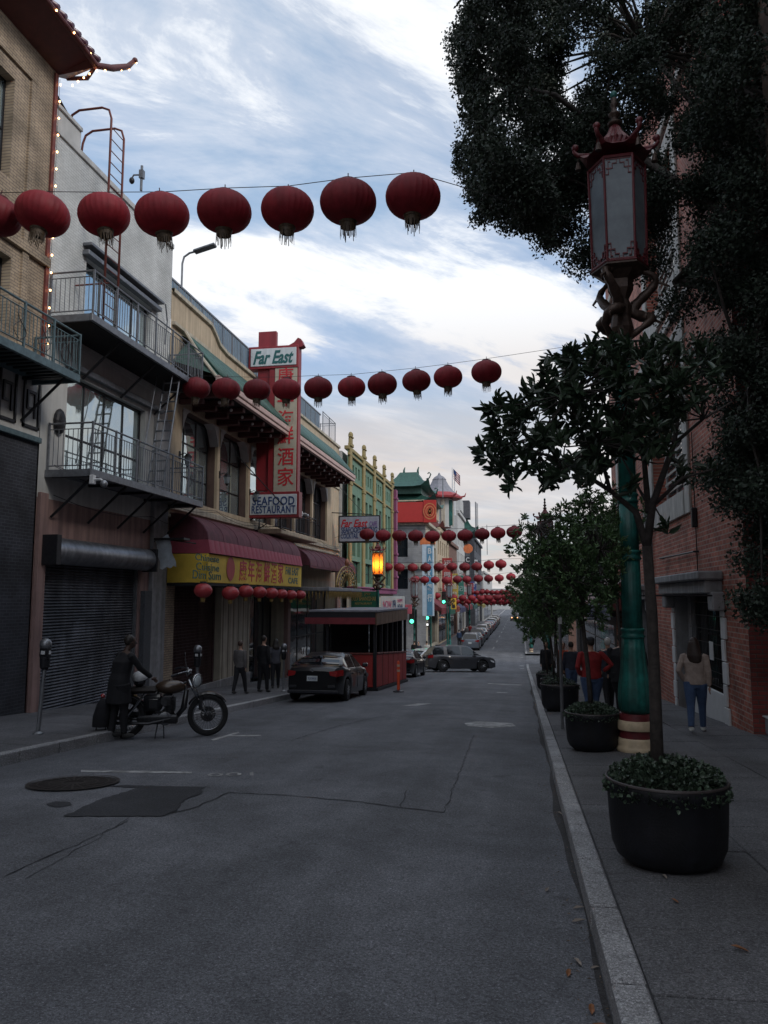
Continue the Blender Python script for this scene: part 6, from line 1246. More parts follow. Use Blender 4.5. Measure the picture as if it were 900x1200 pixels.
# ------------------------------------------------------------------ traffic signals
def signal(label, x, y, h, on, ped=False, polem=teal):
    z = zr(y)+.1; t = thing('traffic_signal', label, 'traffic light', (x, y, z)); MB().tube([(x, y, z), (x, y, z+h+.5)], .07, 10).lathe([(.16, 0), (.16, .1), (.08, .25)], 12, (x, y, z)).build('pole', polem, t, True, 40)
    zt_ = z+h; hb_ = MB().box(x-.2-.3, x+.2-.3, y-.2, y+.1, zt_-.6, zt_+.6, .03).build('signal_head', iron, t)
    for i, dz in enumerate((.38, 0, -.38)):
        lm_ = mat('green_lamp_on', (.05, .6, .35), .3, emit=(.1, 1., .55), es=2.2) if i == 2 else mat('lamp_off', (.03, .02, .02), .3)
        MB().lathe([(.155, -.02), (.15, 0)], 16, (x-.3, y-.2, zt_+dz), ax='y').build('lens', lm_, hb_); MB().tube([(x-.3, y-.2, zt_+dz+.17), (x-.3, y-.36, zt_+dz+.16)], .03, 4).build('visor', iron, hb_)
    if ped: MB().box(x-.48, x-.12, y-.2, y+.05, zt_-1.2, zt_-.8, .02).build('walk_head', iron, t); MB().box(x-.4, x-.2, y-.215, y-.205, zt_-1.1, zt_-.9).build('walk_lens', mat('walk_lamp', (.8, .8, .8), .3, emit=(1, 1, 1), es=.8), t)
p = onY(483, 728, 57.5); signal('green traffic light on a dark post at the near corner by the dining shelter', p.x+.3, 57.5, p.z+.38-(zr(57.5)+.1), 2, False, iron); p = onY(501, 724, 72); signal('green traffic light above a white walk signal on a teal pole across the crossing', p.x+.3, 72, p.z+.38-(zr(72)+.1), 2, True)
p = onY(526.5, 745, 76); signal('teal traffic signal pole next to the parked silver car', p.x, 74, 5.0, 0)
# ------------------------------------------------------------------ people
def tubes_mesh(prims, vox, name, m, parent, smooth_it=3):
    """union of tapered limbs and ellipsoids turned into one continuous skin"""
    mb = MB()
    for k, *a in prims:
        if k == 't': mb.tube(a[0], a[1], 10)
        elif k == 'e': mb.ell(*a)
        elif k == 'r':     # stacked elliptical rings (c, rx, ry)
            R_ = a[0]; n = 18; vs = [(c[0]+rx*math.cos(2*math.pi*i/n), c[1]+ry*math.sin(2*math.pi*i/n), c[2]) for c, rx, ry in R_ for i in range(n)]
            fs = [(j*n+i, j*n+(i+1) % n, (j+1)*n+(i+1) % n, (j+1)*n+i) for j in range(len(R_)-1) for i in range(n)]+[tuple(range(n-1, -1, -1)), tuple((len(R_)-1)*n+i for i in range(n))]; mb.add(vs, fs)
    me = bpy.data.meshes.new(name); me.from_pydata(mb.v, [], mb.f); me.update(); bm = bmesh.new(); bm.from_mesh(me); bmesh.ops.recalc_face_normals(bm, faces=bm.faces); bm.to_mesh(me); bm.free()
    o = bpy.data.objects.new(name+'_tmp', me); C.objects.link(o); md = o.modifiers.new('r', 'REMESH'); md.mode = 'VOXEL'; md.voxel_size = vox; md.use_smooth_shade = True; s = o.modifiers.new('s', 'SMOOTH'); s.iterations = smooth_it; s.factor = .5
    dg = bpy.context.evaluated_depsgraph_get(); nm = bpy.data.meshes.new_from_object(o.evaluated_get(dg)); bpy.data.objects.remove(o); bpy.data.meshes.remove(me); nm.name = name; nm.materials.clear(); nm.materials.append(m)
    q = bpy.data.objects.new(name, nm); C.objects.link(q); q.parent = parent; KID.setdefault(parent.name, []).append(q); return q
def V(*a): return Vector(a)
def person(label, x, y, z, H, face, top, legs, shoes=(.05, .05, .05), hair=(.02, .015, .012), longhair=0., stride=.0, arms=('down', 'down'), lean=0., vox=.02, coat=0., sk=None, wide=1., cap=None, bag=None, skirt=None, headpitch=0.):
    """local +Y is forward, +X its right; built at the origin, then turned"""
    t = thing('person', label, 'person'); h = H
    hip = V(0, 0, .51*h); ch = V(0, lean*.45, .73*h-abs(lean)*.05); nk = V(0, lean*.8, .835*h-abs(lean)*.18); hd = nk+V(0, .012*h+lean*.30+headpitch*.05, .085*h-abs(lean)*.05)
    w = wide; sw = .103*h*w
    def leg(s):
        f = stride*s; k = V(s*.052*h, f*.5+.02, .275*h); a = V(s*.05*h, f, .045*h+max(0, -f)*.18); return [V(s*.05*h*w, 0, .50*h), k, a]
    LG = {s: leg(s) for s in (-1, 1)}; body = []; cloth_t = []; trous = []; shoe = []
    for s in (-1, 1):
        a, k, f = LG[s]; body.append(('t', [a, k, f], [.052*h, .032*h, .022*h])); trous.append(('t', [a+V(0, 0, .02*h), a.lerp(k, .5), k, k.lerp(f, .5), f+V(0, 0, .005)], [.066*h*w, .054*h*w, .043*h, .037*h, .032*h]))
        shoe.append(('t', [f+V(0, -.02, -.012*h), f+V(0, .05*h, -.028*h), f+V(0, .1*h, -.032*h)], [.028*h, .026*h, .016*h]))
    body.append(('r', [(hip-V(0, 0, .04*h), .075*h, .055*h), (hip+V(0, 0, .03*h), .088*h*w, .06*h), (hip.lerp(ch, .45), .075*h*w, .052*h), (ch, .095*h*w, .06*h), (nk-V(0, 0, .03*h), .09*h*w, .045*h), (nk, .035*h, .035*h)]))
    body.append(('t', [nk-V(0, 0, .02*h), hd], [.032*h, .03*h])); fw = V(0, 1, headpitch*-.6).normalized()
    body.append(('e', tuple(hd+V(0, 0, .012*h)), (.043*h, .052*h, .062*h), 16, 12)); body.append(('e', tuple(hd+V(0, .016*h, -.022*h)), (.034*h, .036*h, .036*h), 12, 8)); body.append(('e', tuple(hd+V(0, .055*h, -.004*h)), (.008*h, .012*h, .014*h), 8, 6))
    for s in (-1, 1): body.append(('e', tuple(hd+V(s*.044*h, -.004*h, 0)), (.006*h, .012*h, .018*h), 8, 6))
    trous.append(('r', [(hip-V(0, 0, .05*h), .082*h*w, .062*h*w), (hip+V(0, 0, .02*h), .095*h*w, .068*h*w), (hip+V(0, 0, .07*h), .085*h*w, .06*h)]))
    zb = (.50-coat)*h
    cloth_t.append(('r', [(V(0, 0, zb), (.10+coat*.06)*h*w, (.075+coat*.1)*h*w), (hip+V(0, 0, .05*h), .098*h*w, .072*h*w), (hip.lerp(ch, .5), .092*h*w, .066*h*w), (ch, .108*h*w, .07*h*w), (nk-V(0, 0, .035*h), .10*h*w, .055*h), (nk-V(0, 0, .008*h), .045*h, .045*h)]))
    for i, s in enumerate((-1, 1)):
        sh_ = nk+V(s*sw, -.005, -.035*h); A = arms[i]
        if A == 'down': el = sh_+V(s*.025*h, -.01-stride*s*.15, -.165*h); ha = el+V(s*.0, .045*h-stride*s*.2, -.145*h)
        elif A == 'pocket': el = sh_+V(s*.05*h, -.04*h, -.16*h); ha = el+V(-s*.045*h, .07*h, -.10*h)
        elif A == 'akimbo': el = sh_+V(s*.11*h, -.04*h, -.13*h); ha = el+V(-s*.09*h, .05*h, -.08*h)
        elif A == 'fwd': el = sh_+V(s*.01*h, .06*h, -.16*h); ha = el+V(-s*.02*h, .14*h, -.02*h)
        elif A == 'reach': el = sh_+V(s*.0, .10*h, -.13*h); ha = el+V(-s*.02*h, .12*h, -.09*h)
        elif A == 'bag': el = sh_+V(s*.06*h, -.05*h, -.14*h); ha = el+V(-s*.02*h, .11*h, .00*h)
        body.append(('t', [sh_, el, ha], [.03*h, .024*h, .016*h])); d = (ha-el).normalized(); pc = ha+d*.035*h; body.append(('e', tuple(pc), (.014*h, .014*h, .028*h) if abs(d.z) > .6 else (.014*h, .028*h, .014*h), 10, 8))
        if vox <= .012:
            up_ = V(0, 1, 0) if abs(d.y) < .7 else V(0, 0, 1); sd_ = d.cross(up_).normalized(); pn = sd_.cross(d)
            for j in range(4): b_ = pc+d*.018*h+pn*(j-1.5)*.0095*h; L_ = (.034, .04, .037, .028)[j]*h; body.append(('t', [b_, b_+d*L_*.55, b_+d*L_-sd_*(-s)*.012*h], [.0050*h, .0046*h, .004*h]))
            body.append(('t', [pc-d*.012*h+pn*.012*h, pc+pn*.026*h+d*.008*h, pc+pn*.03*h+d*.026*h], [.0058*h, .005*h, .0045*h]))
        cloth_t.append(('t', [sh_+V(-s*.03*h, 0, .004*h), sh_+V(0, 0, -.005*h), sh_.lerp(el, .5), el, el.lerp(ha, .55), ha-d*.005*h], [.03*h, .037*h, .034*h, .031*h, .028*h, .024*h]))
    bsk = sk or skin; tubes_mesh(body, vox, 'body', bsk, t); tubes_mesh(trous, vox, 'trousers', legs, t); tubes_mesh(cloth_t, vox, 'coat' if coat > .05 else 'top', top, t)
    shm = mat('shoe_%.2f' % shoes[0], shoes, .6); tubes_mesh(shoe, vox, 'shoes', shm, t, 1)
    hr = [('e', tuple(hd+V(0, -.014*h, .024*h)), (.049*h, .052*h, .058*h), 14, 10)]
    if longhair: hr += [('r', [(hd+V(0, -.03*h, .03*h), .052*h, .04*h), (hd+V(0, -.04*h, -.04*h), .066*h, .042*h), (hd+V(.008, -.06*h, -.04*h-longhair*.45*h), .078*h, .036*h), (hd+V(.018, -.066*h, -.04*h-longhair*.8*h), .062*h, .026*h), (hd+V(.02, -.068*h, -.04*h-longhair*h), .03*h, .012*h)])]
    hm_ = mat('hair_%.3f' % hair[0], hair, .55, var=.3, scale=30); tubes_mesh(hr, vox, 'hair', hm_, t)
    if cap: mbc = [('e', tuple(hd+V(0, -.006*h, .045*h)), (.053*h, .06*h, .04*h), 14, 8), ('t', [hd+V(0, .04*h, .04*h), hd+V(0, .095*h, .032*h)], [.03*h, .02*h])]; tubes_mesh(mbc, vox, 'cap', cap, t)
    if vox <= .012:
        for s in (-1, 1): MB().ell(tuple(hd+V(s*.017*h, .049*h, .006*h)), (.007*h, .005*h, .005*h), 8, 6).build('eye', inkblack, t, True)
        MB().tube([hd+V(-.013*h, .052*h, -.03*h), hd+V(0, .056*h, -.031*h), hd+V(.013*h, .052*h, -.03*h)], .003*h, 5).build('mouth', mat('lip', (.25, .09, .08), .5), t, True)
    t.location = (x, y, z); t.rotation_euler = (0, 0, face); return t
blk = cloth('black_cloth', (.010, .010, .013)); blk2 = cloth('charcoal_cloth', (.022, .022, .027)); gry = cloth('grey_tweed', (.13, .12, .12)); nav = cloth('navy_cloth', (.03, .035, .055)); crm = cloth('beige_knit', (.36, .28, .24)); jean = cloth('blue_denim', (.05, .085, .17)); redc = cloth('red_sweatshirt', (.26, .018, .02)); orc = cloth('orange_vest', (.55, .10, .05)); whc = cloth('white_jacket', (.5, .5, .48)); brn = cloth('brown_cloth', (.10, .06, .04))
zL = lambda x, y: zsL(y, x)
person('person in a long black coat bent over the rear of the motorcycle', -7.17, 13.12, zr(13.15)+.0, 1.86, R(-38), blk, blk, lean=.13, arms=('pocket', 'reach'), sk=mat('dark_skin', (.07, .04, .03), .6), coat=.17, vox=.012, wide=1.3, stride=.08, headpitch=.4)
person('person walking away in a grey patterned jacket, leftmost of three on the left pavement', -8.45, 22.7, zL(-8.4, 22.7), 1.62, R(-12), gry, blk2, hair=(.07, .04, .03), stride=.22, vox=.015, arms=('down', 'down'))
person('person standing in a black suit, middle of the three on the left pavement', -8.15, 24.0, zL(-8.2, 24), 1.80, R(-20), blk, blk, stride=.1, vox=.015)
person('person with long dark hair and slate jacket right of the black suit', -8.35, 25.9, zL(-8.5, 25.9), 1.70, R(15), cloth('slate_jacket', (.09, .09, .11)), blk2, longhair=.1, stride=.16, vox=.015, arms=('pocket', 'bag'))
# woman on the right pavement
wm = person('woman with long dark hair, beige sweater, blue jeans and shoulder bag by the barred window', 3.12, 15.0, zsR(15.0, 3.12), 1.70, R(-16), crm, jean, shoes=(.6, .6, .58), hair=(.030, .016, .011), longhair=.17, stride=.2, arms=('pocket', 'down'), vox=.011, wide=1.08)
MB().box(-.34, -.22, -.06, .22, .86, 1.04, .03).build('shoulder_bag', blackp, wm); MB().tube([(-.28, 0, 1.04), (-.19, -.02, 1.42), (-.12, .04, 1.45), (-.25, .1, 1.04)], .008, 6).build('bag_strap', blackp, wm)
person('person in a red sweatshirt with one elbow out, standing behind the second planter', 1.48, 17.2, zsR(17.2, 1.48), 1.76, R(8), redc, jean, stride=.06, arms=('pocket', 'akimbo'), vox=.012, wide=1.22, hair=(.02, .015, .012), cap=blk2)
person('white-haired person in a dark coat walking away behind the red sweatshirt', 2.12, 19.9, zsR(19.9, 2.12), 1.76, R(10), nav, blk2, hair=(.5, .48, .46), stride=.15, vox=.016, wide=1.15, coat=.05)
person('tall person all in black between the red sweatshirt and the teal lamp', 2.28, 18.6, zsR(18.6, 2.28), 1.84, R(0), blk, blk, stride=.06, vox=.016, wide=1.35, coat=.1)
person('grey-haired person half hidden behind the one all in black', 2.95, 20.8, zsR(20.8, 2.9), 1.72, R(20), blk2, blk2, hair=(.3, .28, .26), vox=.02)
person('dark dressed person at the kerb by the farther teal lamp', .98, 31.0, zsR(31, .98), 1.74, R(160), blk, blk, vox=.025, stride=.1)
person('person in an orange vest by the farther planters', 1.55, 29.6, zsR(29.6, 1.5), 1.70, R(170), orc, brn, vox=.025, stride=.1); person('person in brown behind the orange vest', 1.95, 31.4, zsR(31.4, 1.9), 1.66, R(150), brn, jean, vox=.025); person('person in navy beside the thin grey pole', 1.5, 24.2, zsR(24.2, 1.3), 1.7, R(0), nav, jean, vox=.02, stride=.12)
for (px, Y, lab, tp, lg, f) in ((500, 58.6, 'person in a white jacket waiting at the far left corner', whc, blk, 10), (490.5, 57.5, 'person in a navy jacket left of the white jacket at the corner', nav, blk2, 170), (485.5, 59, 'dark dressed person behind the dining shelter at the corner', blk, blk, 0), (547, 92, 'person in a pale top on the far left pavement', gry, jean, 0), (542, 84, 'dark person on the far left pavement nearest the yellow sign', blk2, blk, 180), (551, 97, 'person in red farther along the left pavement', redc, blk, 0), (538, 80, 'person in blue on the far left pavement', jean, blk2, 0)):
    p = onY(px, 750, Y); person(lab, p.x, Y, zr(Y)+.14, 1.72, R(f), tp, lg, vox=.03, stride=.15)
# ------------------------------------------------------------------ cars
tyre = mat('tyre', (.012, .012, .013), .85, var=.2); rimm = mat('alloy_rim', (.35, .36, .38), .3, .9, var=.1); carglass = glassmat('car_glass', (.008, .010, .013), .05); carglass.node_tree.nodes['Principled BSDF'].inputs['IOR'].default_value = 1.5; carglass.node_tree.nodes['Principled BSDF'].inputs['Specular IOR Level'].default_value = .6
def carpaint(n, c, met=.3): return mat(n, c, .34, met, var=.04, scale=3, coat=.5, spec=.35)
def lerp_tab(tab, x):
    for (a, va), (b, vb) in zip(tab, tab[1:]):
        if x <= b: 
            t = max(0, (x-a)/(b-a)); t = t*t*(3-2*t); return va+(vb-va)*t
    return tab[-1][1]
def make_car(name, label, kind, paint, L=4.6, Wd=1.8, detail=True, cat='car'):
    """x forward; the body is one lofted shell with wheel arches, the glasshouse another"""
    t = thing(name, label, cat); hx_ = L/2; wr = .33 if kind != 'suv' else .36; wb = L*.29; xw = (-wb, wb*1.02)
    if kind == 'sedan': deck = [(-hx_, .88), (-hx_+.12, 1.0), (-hx_+.5, 1.05), (-.9, .98), (.9, .97), (1.25, .95), (hx_-.5, .82), (hx_-.1, .70), (hx_, .6)]; top = [(-hx_+.42, 0), (-hx_+1.25, .32), (-.55, .45), (.25, .44), (1.15, .0)]
    else: deck = [(-hx_, .95), (-hx_+.1, 1.08), (-1.0, 1.06), (.9, 1.04), (1.25, 1.02), (hx_-.5, .95), (hx_-.1, .85), (hx_, .7)]; top = [(-hx_+.06, 0), (-hx_+.55, .50), (-.6, .60), (.3, .58), (1.25, 0)]
    N_ = 61; xs = [-hx_+L*i/(N_-1) for i in range(N_)]; vs = []; K = 9
    for x in xs:
        e = (abs(x)/hx_)**6; w = Wd/2*(1-.16*e-.03*(abs(x)/hx_)**2); zb = .19+.10*(abs(x)/hx_)**8
        for c in xw:
            q = (wr+.06)**2-(x-c)**2
            if q > 0: zb = max(zb, wr+math.sqrt(q))
        zd = lerp_tab(deck, x); zb = min(zb, zd-.16)
        ring = [(0, zb), (w*.80, zb), (w*.97, zb+.02), (w, zb+(zd-zb)*.35), (w*1.0, zb+(zd-zb)*.62), (w*.97, zb+(zd-zb)*.86), (w*.90, zd), (w*.5, zd+.03), (0, zd+.035)]
        vs += [(x, y, z) for y, z in ring]+[(x, -y, z) for y, z in reversed(ring[1:-1])]
    n = 2*K-2; fs = [(i*n+k, i*n+(k+1) % n, (i+1)*n+(k+1) % n, (i+1)*n+k) for i in range(N_-1) for k in range(n)]; fs += [tuple(range(n-1, -1, -1)), tuple((N_-1)*n+k for k in range(n))]
    body = MB().add(vs, fs).build('body', paint, t, True, 38)
    x0, x1 = top[0][0], top[-1][0]; M_ = 33; gx = [x0+(x1-x0)*i/(M_-1) for i in range(M_)]; roof = MB(); side = MB(); rear = MB(); front = MB(); fr0, fr1 = top[1][0], top[-2][0]+.15
    def ringg(x):
        h_ = lerp_tab(top, x); zd = lerp_tab(deck, x)+.02; wbs = Wd/2*.90; k = h_/.6 if kind != 'sedan' else h_/.45; wt = wbs-.02-.19*k; return [(x, wbs-.02, zd-.02), (x, wt, zd+h_*.86), (x, wt*.86, zd+h_*.985), (x, 0, zd+h_+.02)]
    for a, b in zip(gx, gx[1:]):
        A, B = ringg(a), ringg(b); xm = (a+b)/2
        for sgn in (1, -1):
            F = lambda p: (p[0], p[1]*sgn, p[2])
            pill = abs(xm+.05) < .06 or (kind != 'sedan' and abs(xm+1.1) < .07)
            isg = fr0-.28 < xm < fr1+.45 and not pill
            (side if isg else roof).quad(F(A[0]), F(B[0]), F(B[1]), F(A[1]))
            for j in (1, 2):
                tgt = rear if xm < fr0-.05 else front if xm > fr1 else roof
                if j == 1 and tgt is not roof: roof.quad(F(A[1]), F(B[1]), F(B[2]), F(A[2])); continue
                tgt.quad(F(A[j]), F(B[j]), F(B[j+1]), F(A[j+1]))
    roof.build('roof', paint, t, True, 38)
    for sg in (1, -1):
        half = MB(); half.v = side.v; half.f = [f for f in side.f if side.v[f[0]][1]*sg > 0]; half.m = [0]*len(half.f); ids = sorted({i for f in half.f for i in f}); mp_ = {v: k for k, v in enumerate(ids)}
        half.f = [tuple(mp_[i] for i in f) for f in half.f]; half.v = [side.v[i] for i in ids]; half.build('side_window', carglass, t, True, 38)
    if rear.v: rear.build('rear_window', carglass, t, True)
    front.build('windscreen', carglass, t, True)
    MB().box(-hx_*.9, hx_*.9, -Wd*.4, Wd*.4, .22, .6).build('underbody', dark, t)
    for c in xw:
        for s in (1, -1):
            w = MB(); yc = s*(Wd/2-.11); w.lathe([(wr*.62, -.1), (wr*.9, -.105), (wr, -.07), (wr, .07), (wr*.9, .105), (wr*.62, .1)], 26, (c, yc, wr), ax='y'); wh = w.build('wheel', tyre, t, True, 40)
            if detail:
                rm = MB(); rm.lathe([(wr*.63, .085*s), (wr*.6, .07*s), (wr*.57, .03*s)], 26, (c, yc, wr), ax='y')
                for k in range(9):
                    a = 2*math.pi*k/9; ca, sa = math.cos(a), math.sin(a); rm.tube([(c+.04*ca, yc+.09*s, wr+.04*sa), (c+wr*.6*ca, yc+.08*s, wr+wr*.6*sa)], [.028, .02], 5)
                rm.ell((c, yc+.09*s, wr), (.05, .015, .05), 10, 6); rm.build('rim', rimm, wh)
            else: MB().lathe([(wr*.6, .104*s), (wr*.1, .108*s)], 14, (c, yc, wr), ax='y').build('rim', rimm, wh)
    zt_ = lerp_tab(deck, -hx_+.1)-.12; tl = mat('tail_light', (.30, .01, .012), .25, coat=.6, var=.1)
    for s in (1, -1):
        MB().add([(-hx_-.012, s*Wd*.28, zt_+.03), (-hx_-.004, s*Wd*.41, zt_+.06), (-hx_+.30, s*Wd*.487, zt_+.08), (-hx_+.28, s*Wd*.492, zt_-.09), (-hx_-.006, s*Wd*.41, zt_-.12), (-hx_-.012, s*Wd*.3, zt_-.08)], [(0, 1, 4, 5), (1, 2, 3, 4)]).build('tail_light', tl, t)
        MB().add([(hx_-.02, s*Wd*.26, .62), (hx_-.1, s*Wd*.42, .68), (hx_-.38, s*Wd*.47, .76), (hx_-.36, s*Wd*.485, .66), (hx_-.08, s*Wd*.43, .56), (hx_+.0, s*Wd*.28, .55)], [(0, 1, 4, 5), (1, 2, 3, 4)]).build('headlight', mat('headlight_lens', (.6, .62, .65), .15, coat=.6), t)
        zmr = lerp_tab(deck, .8); MB().box(.72, .9, s*(Wd/2-.02), s*(Wd/2+.15), zmr+.0, zmr+.13, .03).build('wing_mirror', paint, t)
    MB().box(-hx_-.03, -hx_-.005, -.16, .16, zt_-.25 if kind == 'sedan' else zt_-.3, zt_-.1 if kind == 'sedan' else zt_-.15, .005).build('number_plate', signw, t)
    if detail:
        lettering(t, '7KXW418', .09, (-hx_-.033, 0, zt_-.175), (0, -1, 0), (0, 0, 1), inkblue, name='plate_number', wid=.26, hgt=.07); MB().box(-hx_-.02, -hx_+.15, -Wd*.42, Wd*.42, .26, .36, .02).build('rear_bumper', blackp, t)
        MB().lathe([(.045, -.012), (.045, 0)], 12, (-hx_-.01, 0, zt_+.06), ax='x').build('badge', chrome, t); MB().box(-1.55, -1.2, -.03, .03, lerp_tab(deck, -1.3)+lerp_tab(top, -1.3)+.02, lerp_tab(deck, -1.3)+lerp_tab(top, -1.3)+.1, .02).build('roof_fin', paint, t)
        dr = MB()
        for s in (1, -1):
            for xx in (-.05, -1.0, .98): dr.tube([(xx, s*(Wd/2*1.001), .36), (xx, s*(Wd/2*1.004), .6), (xx-.02, s*(Wd/2*.975), .9)], .006, 4)
            for xx in (-.55, .45): dr.box(xx-.32, xx-.12, s*(Wd/2*.99), s*(Wd/2*.99+.03), .8, .84, .008)
        dr.build('door_seams_and_handles', blackp, t)
        for s in (1, -1): MB().box(-hx_-.012, -hx_+.02, s*.48, s*.7, .42, .5, .01).build('rear_reflector', blackp, t)
    return t
def place(t, x, y, ang, pitch=True):
    """ang: heading, 0 = +X; follows the road's slope"""
    sl_ = -.06 if y < 54 else 0.; h = Vector((math.cos(ang), math.sin(ang), math.sin(ang)*sl_)).normalized(); up = Vector((0, -sl_, 1)).normalized(); l_ = up.cross(h).normalized(); u_ = h.cross(l_)
    m = Matrix.Identity(4)
    for i in range(3): m[i][0] = h[i]; m[i][1] = l_[i]; m[i][2] = u_[i]; m[i][3] = (x, y, crown(x, y)+.003)[i]
    t.rotation_euler = m.to_euler(); t.location = (x, y, crown(x, y)+.003); return t
place(make_car('parked_car', 'black sedan parked at the left kerb in front of the red dining shelter', 'sedan', carpaint('black_paint', (.004, .004, .006))), -6.1, 24.7, R(90))
place(make_car('car', 'dark grey crossover turning broadside in the crossing', 'suv', carpaint('graphite_paint', (.07, .07, .078)), 4.45, 1.84), -3.95, 50.2, R(22))
place(make_car('parked_car', 'black car parked just past the dining shelter, behind the orange post', 'sedan', carpaint('black_paint2', (.014, .014, .017)), 4.5, 1.8), -6.25, 42.0, R(88))
place(make_car('car', 'white-roofed pale car half hidden behind the turning crossover', 'sedan', carpaint('white_car_paint', (.5, .5, .5)), 4.4, 1.78, False), -6.6, 55.2, R(60))
pr = {'s': make_car('parked_car', 'silver crossover first in the row of parked cars beyond the crossing', 'suv', carpaint('silver_car_paint', (.13, .15, .18)), 4.5, 1.82, False)}
place(pr['s'], -4.85, 78, R(90)); names = [('black', (.01, .01, .012), 'sedan'), ('dark blue', (.02, .03, .06), 'suv'), ('pale silver', (.16, .18, .21), 'sedan'), ('white', (.36, .36, .38), 'suv'), ('charcoal', (.04, .04, .045), 'suv'), ('grey', (.16, .17, .18), 'sedan'), ('deep red', (.16, .02, .02), 'sedan'), ('blue', (.04, .07, .14), 'sedan'), ('light grey', (.15, .16, .17), 'suv'), ('dark green', (.02, .04, .03), 'sedan'), ('tan', (.2, .17, .13), 'suv'), ('dim white', (.25, .25, .25), 'sedan'), ('brown', (.07, .045, .035), 'suv')]
for i, (nm, col, kd) in enumerate(names):
    c = make_car('parked_car', f'{nm} {"sedan" if kd == "sedan" else "crossover"}, {ordn[i+1] if i < 11 else ("last but one" if i == 11 else "last")} in the row beyond the crossing', kd, carpaint('car_'+nm.replace(' ', '_'), col), 4.5, 1.8, False); c['group'] = 'cars parked in a row beyond the crossing'; place(c, -4.85+rr.uniform(-.08, .08), 84+i*6.1, R(90))
pr['s']['group'] = 'cars parked in a row beyond the crossing'
fc = make_car('car', 'distant car with orange lit lamps at the end of the street', 'suv', carpaint('far_car', (.1, .05, .04)), 4.5, 1.8, False); place(fc, -1.2, 175, R(-90))
mb = MB()
for x in (-.6, .6): mb.ell((2.28, x, .72), (.05, .14, .1), 8, 6)
hl = mb.build('lit_lamps', mat('far_lamp', (1, .6, .3), .3, emit=(1., .45, .18), es=3), None); hl.parent = fc
# ------------------------------------------------------------------ motorcycle (x forward, standing on its stand)
mc = thing('motorcycle', 'classic dark motorcycle with brown tank and round chrome headlamp parked nose-out at the left kerb', 'motorcycle')
WB = 1.42; fw_, rw_ = (WB/2, 0, .36), (-WB/2, 0, .35); blkm = mat('black_enamel', (.010, .010, .012), .3, coat=.6); chrome = mat('dull_chrome', (.32, .33, .35), .25, 1., var=.3, scale=12); tankm = mat('tank_brown', (.05, .03, .018), .3, .2, coat=.6, var=.2); engm = mat('engine_alloy', (.07, .07, .075), .5, .8, var=.3, scale=20)
for c, r in ((fw_, .36), (rw_, .35)):
    wh = MB().lathe([(r-.09, -.035), (r-.04, -.06), (r-.008, -.048), (r, 0), (r-.008, .048), (r-.04, .06), (r-.09, .035), (r-.095, 0), (r-.09, -.035)], 44, c, ax='y', cap=False).build('wheel', tyre, mc, True)
    rim = MB()
    for k in range(44): a = 2*math.pi*k/44; b = 2*math.pi*(k+1)/44; rim.tube([(c[0]+(r-.098)*math.cos(a), 0, c[2]+(r-.098)*math.sin(a)), (c[0]+(r-.098)*math.cos(b), 0, c[2]+(r-.098)*math.sin(b))], .018, 5, False)
    rim.build('rim', chrome, wh, True); sp2 = MB()
    for k in range(32): a = 2*math.pi*k/32; b = a+(.35 if k % 2 else -.35); sp2.tube([(c[0]+.04*math.cos(b), .03*(1 if k % 4 < 2 else -1), c[2]+.04*math.sin(b)), (c[0]+(r-.10)*math.cos(a), 0, c[2]+(r-.10)*math.sin(a))], .0028, 4, False)
    sp2.build('spokes', chrome, wh)['kind'] = 'stuff'; MB().lathe([(.03, -.07), (.065, -.05), (.065, .05), (.03, .07)], 18, c, ax='y').lathe([(.13, .058), (.135, .062), (.06, .064)], 20, c, ax='y', cap=False).build('hub', engm, wh, True, 40)
def fender(c, r, a0, a1, w=.065):
    mb = MB(); n = 16
    for k in range(n):
        a, b = a0+(a1-a0)*k/n, a0+(a1-a0)*(k+1)/n
        for (y0, o0, y1, o1) in ((-w, -.02, -w*.6, .01), (-w*.6, .01, w*.6, .01), (w*.6, .01, w, -.02)): mb.quad((c[0]+(r+o0)*math.cos(a), y0, c[2]+(r+o0)*math.sin(a)), (c[0]+(r+o0)*math.cos(b), y0, c[2]+(r+o0)*math.sin(b)), (c[0]+(r+o1)*math.cos(b), y1, c[2]+(r+o1)*math.sin(b)), (c[0]+(r+o1)*math.cos(a), y1, c[2]+(r+o1)*math.sin(a)))
    return mb
fender(fw_, .39, R(35), R(150)).build('front_fender', blkm, mc, True); fender(rw_, .39, R(25), R(175)).build('rear_fender', blkm, mc, True)
head = Vector((.36, 0, .98)); ax_ = (Vector(fw_)-head).normalized()
